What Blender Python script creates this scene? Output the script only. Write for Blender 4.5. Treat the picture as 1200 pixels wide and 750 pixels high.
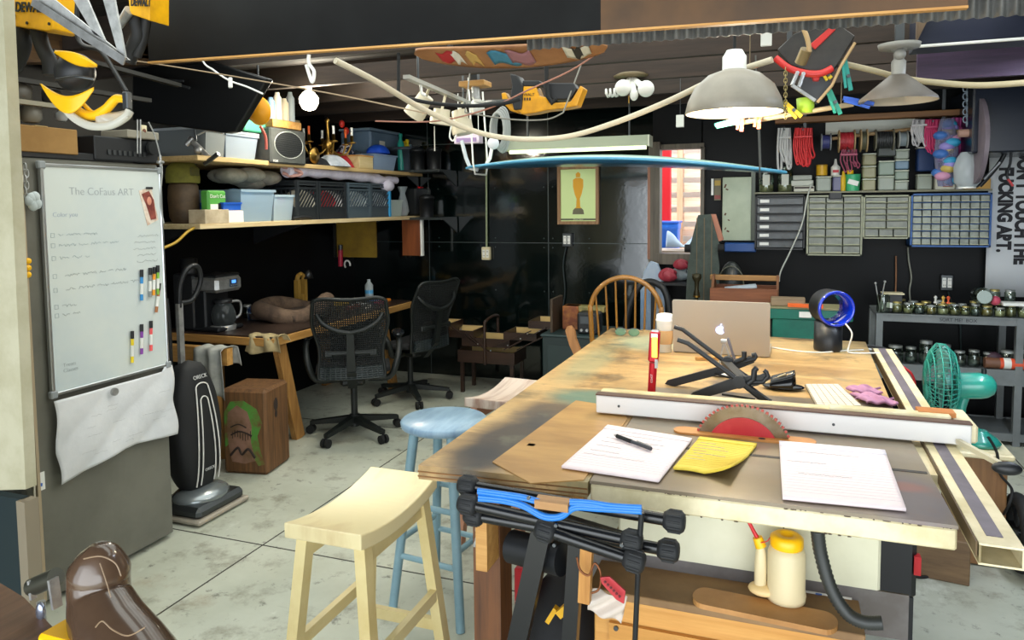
import bpy, math, random
from mathutils import Matrix, Vector
random.seed(7)
for o in list(bpy.data.objects): bpy.data.objects.remove(o)
SC = bpy.context.scene; COL = SC.collection; PI = math.pi
V = Vector
# ------------------------------------------------------------------ camera
F = 855.0; CH = 1.55
_yaw, _pit, _rol = math.radians(20.1), math.radians(4.0), math.radians(0.6)
FW = V((-math.sin(_yaw)*math.cos(_pit), math.cos(_yaw)*math.cos(_pit), -math.sin(_pit)))
_r0 = V((math.cos(_yaw), math.sin(_yaw), 0)); _u0 = _r0.cross(FW)
RT = _r0*math.cos(_rol) - _u0*math.sin(_rol); UP = _u0*math.cos(_rol) + _r0*math.sin(_rol)
cd = bpy.data.cameras.new('camera'); cam = bpy.data.objects.new('camera', cd); COL.objects.link(cam)
m = Matrix((RT, UP, -FW)).transposed().to_4x4(); m.translation = V((0, 0, CH)); cam.matrix_world = m
cd.sensor_width = 36; cd.lens = F/1200*36; cd.shift_y = -75/1200; cd.clip_start = 0.05; cd.clip_end = 100
SC.camera = cam
def A(px, py, X=None, Y=None, Z=None):
    """world point seen at a photo pixel, on one plane X, Y or Z"""
    d = FW + RT*((px-600)/F) - UP*((py-300)/F)
    t = X/d.x if X is not None else Y/d.y if Y is not None else (Z-CH)/d.z
    return V((0, 0, CH)) + d*t
# ------------------------------------------------------------------ world, big lights, exposure
w = bpy.data.worlds.new('world'); SC.world = w; w.use_nodes = True
bg = w.node_tree.nodes['Background']; bg.inputs[0].default_value = (0.86, 0.94, 1.0, 1); bg.inputs[1].default_value = 2.2
SC.view_settings.view_transform = 'Standard'; SC.view_settings.look = 'None'
SC.view_settings.gamma = 1; SC.view_settings.use_curve_mapping = False
SC.view_settings.exposure = 0.5
def light(name, kind, loc, energy, color, **kw):
    l = bpy.data.lights.new(name, kind); l.energy = energy; l.color = color
    for k, v in kw.items(): setattr(l, k, v)
    o = bpy.data.objects.new(name, l); COL.objects.link(o); o.location = loc
    return o
day = light('garage_door_daylight', 'AREA', (0.1, -1.35, 1.15), 60, (0.93, 0.98, 1.0), shape='RECTANGLE', size=4.8, size_y=2.1)
day.rotation_euler = (math.radians(90), 0, 0)
top_fill = light('overhead_fill', 'AREA', (-0.9, 3.3, 2.40), 85, (0.95, 1.0, 0.95), shape='RECTANGLE', size=3.6, size_y=3.6)  # soft downward fill added below the closed ceiling, no skylight is built
ledl = light('led_strip_light', 'AREA', (1.25, 3.3, 2.2), 22, (0.75, 0.85, 1.0), shape='RECTANGLE', size=0.08, size_y=1.2)
# ------------------------------------------------------------------ materials
def lin(c):
    if isinstance(c, str):
        c = [int(c[i:i+2], 16)/255 for i in (0, 2, 4)]
    return tuple((x/12.92 if x < .04045 else ((x+.055)/1.055)**2.4) for x in c[:3]) + (1,)
_M = {}
def mt(name, c, rough=.5, metal=0, c2=None, ns=6, amt=1.0, sc=(1, 1, 1), bump=0, coat=0, emit=0, edge=(.4, .65), spec=.5, det=5):
    if name in _M: return _M[name]
    M = bpy.data.materials.new(name); M.use_nodes = True; nt = M.node_tree; b = nt.nodes['Principled BSDF']
    b.inputs['Base Color'].default_value = lin(c); b.inputs['Roughness'].default_value = rough
    b.inputs['Metallic'].default_value = metal; b.inputs['Coat Weight'].default_value = coat
    b.inputs['Specular IOR Level'].default_value = spec
    if emit:
        b.inputs['Emission Color'].default_value = lin(c); b.inputs['Emission Strength'].default_value = emit
    if c2 is not None or bump:
        tc = nt.nodes.new('ShaderNodeTexCoord'); mp = nt.nodes.new('ShaderNodeMapping'); mp.inputs['Scale'].default_value = sc
        nz = nt.nodes.new('ShaderNodeTexNoise'); nz.inputs['Scale'].default_value = ns; nz.inputs['Detail'].default_value = det
        nz.inputs['Roughness'].default_value = .62
        nt.links.new(tc.outputs['Object'], mp.inputs[0]); nt.links.new(mp.outputs[0], nz.inputs['Vector'])
        if c2 is not None:
            rp = nt.nodes.new('ShaderNodeValToRGB'); rp.color_ramp.elements[0].position = edge[0]; rp.color_ramp.elements[1].position = edge[1]
            a, d = lin(c), lin(c2); rp.color_ramp.elements[0].color = a
            rp.color_ramp.elements[1].color = tuple(a[i]+(d[i]-a[i])*amt for i in range(3)) + (1,)
            nt.links.new(nz.outputs['Fac'], rp.inputs[0]); nt.links.new(rp.outputs[0], b.inputs['Base Color'])
        if bump:
            bp = nt.nodes.new('ShaderNodeBump'); bp.inputs['Strength'].default_value = bump; bp.inputs['Distance'].default_value = .02
            nt.links.new(nz.outputs['Fac'], bp.inputs['Height']); nt.links.new(bp.outputs[0], b.inputs['Normal'])
    _M[name] = M; return M
def glass(name, tint='e8f2ee', tr=.8, rough=.05, glossy=False):
    if name in _M: return _M[name]
    M = bpy.data.materials.new(name); M.use_nodes = True; nt = M.node_tree; b = nt.nodes['Principled BSDF']
    b.inputs['Base Color'].default_value = lin(tint); b.inputs['Roughness'].default_value = rough
    t = nt.nodes.new('ShaderNodeBsdfTransparent'); t.inputs[0].default_value = lin(tint)
    mx = nt.nodes.new('ShaderNodeMixShader'); lw = nt.nodes.new('ShaderNodeLayerWeight'); lw.inputs[0].default_value = .35
    mr = nt.nodes.new('ShaderNodeMapRange'); mr.inputs[3].default_value = 1-tr; mr.inputs[4].default_value = min(1, 1-tr+.5)
    if glossy: b = nt.nodes.new('ShaderNodeBsdfGlossy'); b.inputs['Roughness'].default_value = rough; b.inputs[0].default_value = lin('cfd6d2')
    nt.links.new(lw.outputs['Facing'], mr.inputs[0]); nt.links.new(mr.outputs[0], mx.inputs[0])
    nt.links.new(t.outputs[0], mx.inputs[1]); nt.links.new(b.outputs[0], mx.inputs[2])
    nt.links.new(mx.outputs[0], nt.nodes['Material Output'].inputs[0])
    _M[name] = M; return M
def wood(name, c1, c2, axis='x', rough=.55, s=1.0, coat=0):
    sc = {'x': (.6, 9, 9), 'y': (9, .6, 9), 'z': (9, 9, .6)}[axis]
    return mt(name, c1, rough, c2=c2, ns=4*s, sc=sc, bump=.08, coat=coat, edge=(.35, .7))
black = mt('black_plastic', '15171a', .45)
blackr = mt('black_rubber', '0e0f10', .8)
dark = mt('dark_fabric', '1a1b1d', .9, bump=.1, ns=60)
white = mt('white_plastic', 'e6e6e0', .4)
cream = mt('cream_enamel', 'e4d8b4', .45, c2='cbbd92', ns=9, bump=.05)
steel = mt('steel', 'b4b5b4', .32, .6, c2='969694', ns=20)
dsteel = mt('dark_steel', '55585a', .4, .9)
brass = mt('brass', 'b08a45', .3, 1)
paper = mt('paper', 'eee6e2', .8)
red = mt('red_plastic', 'c01a22', .4)
yellow = mt('yellow_plastic', 'f2b705', .4)
blue = mt('blue_plastic', '1c55b8', .4)
teal = mt('teal_plastic', '0f8a7c', .45)
orange = mt('orange_plastic', 'e8641c', .45)
pine = wood('pine_wood', 'c99a58', 'a87638', 'x')
piney = wood('pine_wood_lengthwise', 'c99a58', 'a87638', 'y')
pinez = wood('pine_wood_upright', 'bd8c4e', '8e622f', 'z')
ink = mt('black_ink', '2a2a2e', .8)
clear = glass('clear_glass', 'dfe8dc', .85, .06, True)
frost = glass('frosted_plastic', 'd6dfdf', .42, .3)
# ------------------------------------------------------------------ mesh builder
def root_of(o):
    while o.parent: o = o.parent
    return o
class MB:
    def __init__(s): s.v = []; s.f = []; s.sm = []; s.M = None
    def add(s, vs, fs, smooth=False):
        n = len(s.v)
        if s.M is not None: vs = [s.M @ V(p) for p in vs]
        s.v += [V(p) for p in vs]; s.f += [[i+n for i in f] for f in fs]; s.sm += [smooth]*len(fs)
        return s
    def box(s, c, d, rz=0, rx=0, ry=0, bev=0.0):
        hx, hy, hz = d[0]/2, d[1]/2, d[2]/2
        R = Matrix.Translation(V(c)) @ Matrix.Rotation(rz, 4, 'Z') @ Matrix.Rotation(ry, 4, 'Y') @ Matrix.Rotation(rx, 4, 'X')
        if bev <= 0:
            vs = [R @ V((a*hx, b*hy, e*hz)) for a in (-1, 1) for b in (-1, 1) for e in (-1, 1)]
            fs = [(0, 1, 3, 2), (4, 6, 7, 5), (0, 4, 5, 1), (2, 3, 7, 6), (0, 2, 6, 4), (1, 5, 7, 3)]
            return s.add(vs, fs)
        b_ = min(bev, hx*.95, hy*.95, hz*.95)
        vs = []; idx = {}
        for a in (-1, 1):
            for b in (-1, 1):
                for e in (-1, 1):
                    P = V((a*hx, b*hy, e*hz))
                    for ax in range(3):
                        q = P.copy()
                        for o in range(3):
                            if o != ax: q[o] -= (a, b, e)[o]*b_
                        idx[(a, b, e, ax)] = len(vs); vs.append(R @ q)
        fs = []
        def quad(ks, nrm):
            f = [idx[k] for k in ks]; p = [vs[i] for i in f]
            n = (p[1]-p[0]).cross(p[2]-p[0])
            if n.dot(R.to_3x3() @ V(nrm)) < 0: f.reverse()
            fs.append(f)
        for ax in range(3):
            o1, o2 = [o for o in range(3) if o != ax]
            for sg in (-1, 1):
                ks = []
                for p, q in ((-1, -1), (1, -1), (1, 1), (-1, 1)):
                    k = [0, 0, 0]; k[ax] = sg; k[o1] = p; k[o2] = q; ks.append((*k, ax))
                n = [0, 0, 0]; n[ax] = sg; quad(ks, n)
            for p in (-1, 1):
                for q in (-1, 1):
                    k1 = [0, 0, 0]; k1[ax] = -1; k1[o1] = p; k1[o2] = q; k2 = k1[:]; k2[ax] = 1
                    n = [0, 0, 0]; n[o1] = p; n[o2] = q
                    quad([(*k1, o1), (*k2, o1), (*k2, o2), (*k1, o2)], n)
        for a in (-1, 1):
            for b in (-1, 1):
                for e in (-1, 1): quad([(a, b, e, 0), (a, b, e, 1), (a, b, e, 2)], (a, b, e))
        return s.add(vs, fs)
    def frame(s, p0, p1, up=(0, 0, 1)):
        p0, p1 = V(p0), V(p1); z = (p1-p0).normalized(); u = V(up)
        if abs(z.dot(u)) > .98: u = V((1, 0, 0))
        x = u.cross(z).normalized(); y = z.cross(x)
        return p0, p1, x, y, z
    def bar(s, p0, p1, w, h, up=(0, 0, 1), bev=0, w1=None, h1=None):
        p0, p1, x, y, z = s.frame(p0, p1, up); w1 = w1 or w; h1 = h1 or h; vs = []
        for p, a, b in ((p0, w, h), (p1, w1, h1)):
            for q, r in ((-1, -1), (1, -1), (1, 1), (-1, 1)): vs.append(p + x*q*a/2 + y*r*b/2)
        return s.add(vs, [(3, 2, 1, 0), (4, 5, 6, 7), (0, 1, 5, 4), (1, 2, 6, 5), (2, 3, 7, 6), (3, 0, 4, 7)])
    def cyl(s, p0, p1, r0, r1=None, n=20, cap=True):
        r1 = r0 if r1 is None else r1; p0, p1, x, y, z = s.frame(p0, p1); vs = []
        for p, r in ((p0, r0), (p1, r1)):
            for i in range(n): a = 2*PI*i/n; vs.append(p + x*math.cos(a)*r + y*math.sin(a)*r)
        s.add(vs, [(i, (i+1) % n, n+(i+1) % n, n+i) for i in range(n)], True)
        if cap: s.add(vs, [list(range(n))[::-1], list(range(n, 2*n))])
        return s
    def tube(s, pts, r, n=8, closed=False, cap=True):
        pts = [V(p) for p in pts]; N = len(pts); vs = []; px = None
        for i, p in enumerate(pts):
            a = pts[(i-1) % N] if (i or closed) else p; b = pts[(i+1) % N] if (i < N-1 or closed) else p
            t = (b-a).normalized() if (b-a).length else V((0, 0, 1))
            if px is None:
                u = V((0, 0, 1)) if abs(t.z) < .9 else V((1, 0, 0)); x = u.cross(t).normalized()
            else: x = (px - t*px.dot(t)).normalized()
            px = x; y = t.cross(x); rr = r[i] if isinstance(r, (list, tuple)) else r
            for k in range(n): an = 2*PI*k/n; vs.append(p + x*math.cos(an)*rr + y*math.sin(an)*rr)
        fs = [(i*n+k, i*n+(k+1) % n, ((i+1) % N)*n+(k+1) % n, ((i+1) % N)*n+k) for i in range(N if closed else N-1) for k in range(n)]
        s.add(vs, fs, True)
        if cap and not closed: s.add([vs[i] for i in range(n)] + [vs[(N-1)*n+i] for i in range(n)], [list(range(n))[::-1], list(range(n, 2*n))])
        return s
    def lathe(s, prof, c=(0, 0, 0), n=24, ax=None, sc=(1, 1), cap=True):
        R = Matrix.Translation(V(c)) @ (ax if ax is not None else Matrix.Identity(4)); vs = []
        for r, z in prof:
            for i in range(n): a = 2*PI*i/n; vs.append(R @ V((math.cos(a)*r*sc[0], math.sin(a)*r*sc[1], z)))
        N = len(prof)
        s.add(vs, [(j*n+i, j*n+(i+1) % n, (j+1)*n+(i+1) % n, (j+1)*n+i) for j in range(N-1) for i in range(n)], True)
        if not cap: return s
        if prof[0][0] > 1e-4: s.add(vs[:n], [list(range(n))[::-1]])
        if prof[-1][0] > 1e-4: s.add(vs[-n:], [list(range(n))])
        return s
    def prism(s, poly, d, o=(0, 0, 0), u=(1, 0, 0), v=(0, 0, 1)):
        o, u, v = V(o), V(u), V(v); w_ = u.cross(v).normalized()*d; n = len(poly)
        vs = [o+u*a+v*b for a, b in poly] + [o+u*a+v*b+w_ for a, b in poly]
        return s.add(vs, [list(range(n))[::-1], list(range(n, 2*n))] + [(i, (i+1) % n, n+(i+1) % n, n+i) for i in range(n)])
    def sph(s, c, r, nu=20, nv=12, R=None):
        if not isinstance(r, (tuple, list)): r = (r, r, r)
        vs = []; c = V(c)
        for j in range(nv+1):
            t = PI*j/nv
            for i in range(nu):
                a = 2*PI*i/nu; p = V((r[0]*math.sin(t)*math.cos(a), r[1]*math.sin(t)*math.sin(a), r[2]*math.cos(t)))
                vs.append(c + (R @ p if R is not None else p))
        return s.add(vs, [(j*nu+i, (j+1)*nu+i, (j+1)*nu+(i+1) % nu, j*nu+(i+1) % nu) for j in range(nv) for i in range(nu)], True)
    def grid(s, fn, nu, nv, smooth=True):
        vs = [fn(i/nu, j/nv) for j in range(nv+1) for i in range(nu+1)]
        return s.add(vs, [(j*(nu+1)+i, j*(nu+1)+i+1, (j+1)*(nu+1)+i+1, (j+1)*(nu+1)+i) for j in range(nv) for i in range(nu)], smooth)
    def build(s, name, mat, parent=None, solid=0, sub=0, wire=0, bevel=0, label=None, cat=None, group=None, kind=None, disp=0):
        me = bpy.data.meshes.new(name)
        if parent is not None:
            inv = root_of(parent).matrix_basis.inverted(); vs = [inv @ p for p in s.v]; org = None
        else:
            xs = [p.x for p in s.v]; ys = [p.y for p in s.v]; zs = [p.z for p in s.v]
            org = V(((min(xs)+max(xs))/2, (min(ys)+max(ys))/2, min(zs))) if kind != 'structure' else V((0, 0, 0))
            vs = [p-org for p in s.v]
        me.from_pydata([tuple(p) for p in vs], [], s.f); me.update()
        me.polygons.foreach_set('use_smooth', s.sm); me.materials.append(mat)
        o = bpy.data.objects.new(name, me); COL.objects.link(o)
        if parent is not None: o.parent = parent
        else: o.location = org
        if solid: k = o.modifiers.new('s', 'SOLIDIFY'); k.thickness = solid; k.offset = 0
        if wire: k = o.modifiers.new('w', 'WIREFRAME'); k.thickness = wire
        if sub: k = o.modifiers.new('u', 'SUBSURF'); k.levels = sub; k.render_levels = sub
        if bevel: k = o.modifiers.new('b', 'BEVEL'); k.width = bevel; k.segments = 2; k.limit_method = 'ANGLE'
        if label: o['label'] = label
        if cat: o['category'] = cat
        if group: o['group'] = group
        if kind: o['kind'] = kind
        return o
def T(name, label, cat, loc=(0, 0, 0), rz=0, group=None):
    o = bpy.data.objects.new(name, None); COL.objects.link(o); o.empty_display_size = .05
    o.matrix_basis = Matrix.Translation(V(loc)) @ Matrix.Rotation(rz, 4, 'Z')
    o['label'] = label; o['category'] = cat
    if group: o['group'] = group
    return o
def put(o, loc, rz=0): o.matrix_basis = Matrix.Translation(V(loc)) @ Matrix.Rotation(rz, 4, 'Z'); return o
def dup(r, loc, rz=0, label=None, sc=None):
    def cp(o, par):
        c = o.copy(); COL.objects.link(c)
        if par: c.parent = par
        for k in [q for q in bpy.data.objects if q.parent == o]: cp(k, c)
        return c
    c = cp(r, None); c.matrix_basis = Matrix.Translation(V(loc)) @ Matrix.Rotation(rz, 4, 'Z')
    if sc: c.scale = sc
    if label: c['label'] = label
    return c
def text(name, body, size, M, mat, parent=None, ext=.0006, off=0, xs=1, label=None, align='CENTER', fit=None):
    cu = bpy.data.curves.new(name, 'FONT'); cu.body = body; cu.size = size; cu.extrude = ext; cu.offset = off
    cu.align_x = align; cu.align_y = 'CENTER'
    t = bpy.data.objects.new(name+'_tmp', cu); COL.objects.link(t); bpy.context.view_layer.update()
    me = bpy.data.meshes.new_from_object(t.evaluated_get(bpy.context.evaluated_depsgraph_get()))
    bpy.data.objects.remove(t)
    if fit: xv = [v.co.x for v in me.vertices]; xs = fit/(max(xv)-min(xv))
    me.materials.clear(); me.materials.append(mat)
    MM = M @ Matrix.Diagonal((xs, 1, 1, 1))
    if parent is not None: MM = root_of(parent).matrix_basis.inverted() @ MM
    me.transform(MM); o = bpy.data.objects.new(name, me); COL.objects.link(o)
    if parent is not None: o.parent = parent
    if label: o['label'] = label
    return o
def fr(o, x, y):
    """matrix with given origin, text-right and text-up directions"""
    x = V(x).normalized(); y = V(y).normalized(); z = x.cross(y)
    R = Matrix((x, y, z)).transposed().to_4x4(); R.translation = V(o); return R
def spline(pts, n=10):
    pts = [V(p) for p in pts]; out = []
    for i in range(len(pts)-1):
        p0 = pts[max(i-1, 0)]; p1 = pts[i]; p2 = pts[i+1]; p3 = pts[min(i+2, len(pts)-1)]
        for k in range(n):
            t = k/n; out.append(.5*((2*p1)+(-p0+p2)*t+(2*p0-5*p1+4*p2-p3)*t*t+(-p0+3*p1-3*p2+p3)*t**3))
    out.append(pts[-1]); return out
def jit(a): return random.uniform(-a, a)
# ------------------------------------------------------------------ room
XL, XR, YF, YB, ZC = -3.8, 3.0, -1.4, 6.0, 2.42
def floor_mat():
    M = mt('painted_concrete', 'c2c5b6', .4, c2='a6a998', ns=1.6, bump=.04, edge=(.35, .72)); nt = M.node_tree; b = nt.nodes['Principled BSDF']
    rp = b.inputs['Base Color'].links[0].from_node; tc = [n for n in nt.nodes if n.type == 'TEX_COORD'][0]
    def nz(s, lo, hi, src=None, sc=(1, 1, 1)):
        mp = nt.nodes.new('ShaderNodeMapping'); mp.inputs['Scale'].default_value = sc; mp.inputs['Location'].default_value = (s, s*2, 0)
        n = nt.nodes.new('ShaderNodeTexNoise'); n.inputs['Scale'].default_value = s; n.inputs['Detail'].default_value = 8; n.inputs['Roughness'].default_value = .7
        r = nt.nodes.new('ShaderNodeMapRange'); r.inputs[1].default_value = lo; r.inputs[2].default_value = hi
        nt.links.new(tc.outputs['Object'], mp.inputs[0]); nt.links.new(mp.outputs[0], n.inputs['Vector']); nt.links.new(n.outputs['Fac'], r.inputs[0]); return r.outputs[0]
    def mix(fac, a, col, s=1.0):
        mx = nt.nodes.new('ShaderNodeMix'); mx.data_type = 'RGBA'; ml = nt.nodes.new('ShaderNodeMath'); ml.operation = 'MULTIPLY'; ml.inputs[1].default_value = s
        nt.links.new(fac, ml.inputs[0]); nt.links.new(ml.outputs[0], mx.inputs[0]); nt.links.new(a, mx.inputs[6]); mx.inputs[7].default_value = lin(col); return mx.outputs[2]
    c = mix(nz(5, .53, .70), rp.outputs[0], '746c5b', .8)
    c = mix(nz(2.3, .6, .75), c, '8a6a48', .5)
    c = mix(nz(14, .59, .68), c, '4c483f', .75)
    c = mix(nz(9, .62, .72, sc=(.25, 2, 1)), c, '5a5a50', .5)
    c = mix(nz(3.1, .6, .7, sc=(1, .5, 1)), c, 'dfe2d8', .7)
    nt.links.new(c, b.inputs['Base Color']); return M
MB().box(((XL+XR)/2, 2.2, -.05), (XR-XL, 7.8, .1)).build('floor', floor_mat(), kind='structure')
b = MB()
for x in (-2.21, -.6, 1.35): b.box((x, 2.3, .0005), (.006, 7.2, .002))
for y in (.9, 2.66, 4.42): b.box((-.4, y, .0005), (6.6, .006, .002))
b.build('trim_1', mt('slab_joint', '3a3730', .9), kind='structure')
wallb = mt('glossy_black_panel', '030908', .09, c2='06100f', ns=1.6, bump=.12, edge=(.3, .7), spec=.9)
wallm = mt('matte_black_paint', '040507', .5, c2='080b0e', ns=2, spec=.2)
wx0, wx1, wz0, wz1 = -.90, -.585, 1.13, 2.0
b = MB(); b.box(((XL-.97)/2, YB+.05, 1.21), (-.97-XL, .1, 2.42)); b.build('wall_back', wallb, kind='structure')
b = MB(); b.box(((wx1+XR)/2, YB+.05, 1.21), (XR-wx1, .1, 2.42)); b.box(((wx0+wx1)/2, YB+.05, wz0/2), (wx1-wx0+.0, .1, wz0)); b.box(((wx0+wx1)/2-.03, YB+.05, (wz1+ZC)/2), (wx1-wx0+.08, .1, ZC-wz1)); b.box((-.935, YB+.05, wz0/2), (.07, .1, wz0))
b.build('wall_rear', wallm, kind='structure')
MB().box((XL-.05, 2.3, 1.21), (.1, 7.5, 2.42)).build('wall_left', wallm, kind='structure')
MB().box((XR+.05, 2.3, 1.21), (.1, 7.5, 2.42)).build('wall_right', wallm, kind='structure')
ceilm = wood('dark_ceiling_board', '1f1813', '14100d', 'x', .8)
b = MB()
for i in range(37): b.box((-.4, YF+.1+i*.2, ZC+.02), (6.9, .194, .04))
b.build('ceiling', ceilm, kind='structure')
jm = wood('ceiling_joist_wood', '33261d', '201812', 'x', .8)
for i, y in enumerate((2.55, 3.15, 3.85, 4.45, 5.05, 5.6)):
    MB().box((-.4, y, 2.355), (6.8, .045, .13)).build('trim_%d' % (i+2), jm, kind='structure')
b = MB()
for z in (1.22, 2.1): b.box((-2.35, YB-.002, z), (2.7, .004, .006))
for x in (-3.0, -1.86, ): b.box((x, YB-.002, 1.2), (.006, .004, 2.4))
for x in (-2.9, -2.35, -1.9, -1.82, -1.5, -1.2, -1.0):
    for z in (.4, .8, 1.18, 1.26, 1.7): b.sph((x, YB-.002, z), .006, 8, 6)
b.build('trim_20', mt('panel_seam', '3b4444', .4), kind='structure')
# daylight opening in back wall and yard beyond
greyw = wood('grey_weathered_wood', '6e6558', '4f473d', 'z')
wn = MB(); wn.box((-.945, YB-.02, 1.56), (.09, .14, .96)); wn.box((-.735, YB-.02, 1.105), (.39, .16, .085)); wn.box((-.57, YB-.0, 1.56), (.03, .12, .86)); wn.box((-.745, YB, 2.0), (.37, .12, .04))
wf = wn.build('window_1', greyw, kind='structure')
MB().box((-.985, YB-.03, 1.5), (.02, .13, .8)).build('casing', wood('reddish_strip', 'a0705a', '80543f', 'z'), wf)
MB().box((-.2, 8.5, -.06), (5, 5, .1)).build('trim_21', mt('yard_concrete', 'd8d4cc', .8), kind='structure')
fence = T('board_fence', 'sunlit pale slatted wood fence seen through the back wall opening', 'fence', (-1.0, 8.2, 0))
fw_ = wood('bleached_wood', 'ead7c4', 'd4b090', 'x'); b = MB()
for i in range(15): b.box((-1.0, 8.2, .12+i*.16), (2.2, .03, .1))
b.build('slats', fw_, fence); b = MB()
for x in (-2.0, -1.42, -1.02, -.62, .0): b.box((x, 8.16, 1.2), (.06, .05, 2.4))
b.build('posts', wood('post_wood', 'd8b293', 'c39a77', 'z'), fence)
MB().box((-1.3, 8.4, 1.3), (2.6, .04, 2.6)).build('backing', mt('white_panel', 'f2f2f2', .8), fence)
MB().box((-1.155, 7.5, 1.1), (.26, .05, 2.2), bev=.01).build('standing_board', red, label='red board standing upright outside, left in the back opening', cat='board')
t = T('storage_bin', 'blue bin standing outside below the red board', 'bin', (-1.02, 7.1, 0)); b = MB()
b.lathe([(.15, 0), (.17, 1.30), (.18, 1.31), (.18, 1.36)], (-1.02, 7.1, 0), 4, Matrix.Rotation(PI/4, 4, 'Z')); b.build('bin_body', mt('sky_blue_plastic', '1d6fe0', .4), t); MB().box((-1.02, 7.1, 1.37), (.28, .28, .02), bev=.005).build('lid', blue, t)
MB().grid(lambda u, v: V((-.95+u*.42, 6.6+v*.2, 1.16+.07*math.sin(u*9+v*3)*math.sin(v*PI)+.07*math.sin(v*PI))), 24, 8).build('plastic_sheeting', glass('sheet_plastic', 'cfe0ee', .3, .3), solid=.004, label='crumpled clear plastic sheeting outside the sill of the back opening', cat='plastic sheeting')
t = T('yard_table', 'pale table outside carrying the plastic sheeting', 'table', (-.75, 6.75, 0)); MB().box((-.75, 6.75, 1.115), (.7, .4, .03)).build('top', fw_, t)
for x in (-1.05, -.45):
    for y in (6.6, 6.9): MB().box((x, y, .55), (.04, .04, 1.1)).build('leg', fw_, t)
sun = light('yard_sun', 'SUN', (0, 8, 5), 3.0, (1, .95, .88), angle=.05); sun.rotation_euler = (math.radians(35), math.radians(-12), 0)

# header with corrugated sheet behind
hl, hm, hr = A(177, 73, Y=2.0), A(705, 35, Y=2.0), A(1133, 8, Y=2.0)
t = T('header_panel', 'long black and brown glossy panel hanging under the ceiling across the top', 'panel', (-.8, 2.0, 2.0))
zb = hl.z
def hp(x0, x1, z0, z1, mat, nm):
    MB().prism([(x0, z0), (x1, z1), (x1, 2.42), (x0, 2.42)], -.02, (0, 1.99, 0)).build(nm, mat, t)
zm = hl.z+(hr.z-hl.z)*(hm.x-hl.x)/(hr.x-hl.x)
hp(hl.x, hm.x, zb, zm, mt('black_lacquer', '080808', .5, c2='101111', ns=3, bump=.05, spec=.15), 'black_board')
hp(hm.x, hr.x, zm, hr.z, mt('brown_stained_ply', '5a3d1e', .35, c2='3a2815', ns=2, coat=.1), 'brown_board')
MB().bar((hl.x, 1.995, zb-.003), (hr.x, 1.995, hr.z-.003), .022, .006).build('raw_edge', pine, t)
cza, czb = A(600, 60, Y=2.12), A(1180, 19, Y=2.12)
b = MB(); b.grid(lambda u, v: V((-.72+u*2.3, 2.12+.009*math.sin(u*2.3/.03*2*PI), cza.z+(czb.z-cza.z)*(-.72+u*2.3-cza.x)/(czb.x-cza.x)+v*.36)), 900, 1); b.M = None
b.build('corrugated_sheet', mt('galvanised_sheet', '6f7070', .45, .6, c2='555', ns=8) if 0 else mt('galvanised_sheet', '7a7a78', .45, .5, c2='5c5c5b', ns=8), solid=.002, label='corrugated grey metal sheet hanging behind the header panel', cat='metal sheet')
# dark soffit box upper right
s0, s1 = A(1076, 52, Y=3.45), A(1200, 42, Y=3.45)
t = T('duct_box', 'dark blue black boxed panel under the ceiling at upper right', 'panel', (1.3, 3.0, s0.z))
MB().box((s0.x+.75, 3.57, (s0.z+2.42)/2), (1.5, .22, 2.42-s0.z)).build('panel', mt('navy_black_paint', '141a2c', .4, c2='1d2236', ns=4), t)
MB().prism([(s0.x-.012, s0.z), (s0.x-.012, 2.42), (s0.x+.09, 2.42)], .02, (0, 3.44, 0)).build('end_trim', wood('brown_trim', '6f5a45', '51402f', 'z'), t)
MB().cyl((s0.x, 3.43, s0.z-.012), (s0.x+1.5, 3.43, s0.z-.012), .006).build('white_pipe', white, t)
pb0 = A(1076, 64, Y=4.0); MB().box((pb0.x+.9, 4.03, A(1140, 74, Y=4.0).z), (1.8, .03, .13)).build('purple_board', wood('purple_brown_board', '4a3550', '2f2338', 'x', .5), label='purple brown board under the ceiling behind the tan hose at right', cat='board')
q0 = A(1150, 95, Y=5.3)
MB().box((q0.x+.75, 5.6, 2.05), (1.6, .7, .42), bev=.01).build('wall_cabinet', mt('blue_black_gloss', '0d1626', .25), label='blue black cupboard high in the back right corner above the lettered banner', cat='cupboard')

# ------------------------------------------------------------------ left: grey cabinet with whiteboard
FX = -2.66
t = T('steel_cabinet', 'tall grey steel cabinet carrying the whiteboard', 'cabinet', (-3.0, 2.25, 0))
grey = mt('warm_grey_enamel', '6f6e64', .42, c2='626158', ns=3)
b = MB(); b.box((-3.03, 2.255, .885), (.72, .69, 1.73), bev=.008); b.build('body', grey, t)
MB().box((-3.03, 1.905, .885), (.70, .02, 1.70), bev=.006).build('door', mt('dark_grey_enamel', '4d4d48', .4), t)
MB().bar((FX+.012, 1.93, .04), (FX+.012, 1.93, 1.72), .02, .012, up=(0, 1, 0)).build('corner_trim', mt('beige_strip', 'a8977c', .5), t)
wbm = mt('whiteboard_surface', 'd3d9d4', .22, c2='c3ced0', ns=1.5)
t = T('whiteboard', 'magnetic whiteboard with faint writing fixed to the grey cabinet', 'whiteboard', (FX+.01, 2.3, .83))
y0, y1, z0, z1 = 2.015, 2.583, .83, 1.722
MB().box((FX+.008, (y0+y1)/2, (z0+z1)/2), (.012, y1-y0, z1-z0)).build('board', wbm, t)
b = MB(); al = mt('aluminium', 'b9bcbd', .3, .9)
for y in (y0, y1): b.box((FX+.009, y, (z0+z1)/2), (.02, .014, z1-z0+.014), bev=.003)
for z in (z0, z1): b.box((FX+.009, (y0+y1)/2, z), (.02, y1-y0, .014), bev=.003)
b.build('frame', al, t); b = MB()
for y in (y0, y1):
    for z in (z0, z1): MB().box((FX+.011, y, z), (.022, .03, .03), bev=.004).build('corner_cap', mt('grey_cap', '8f9496', .5), t)
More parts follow.
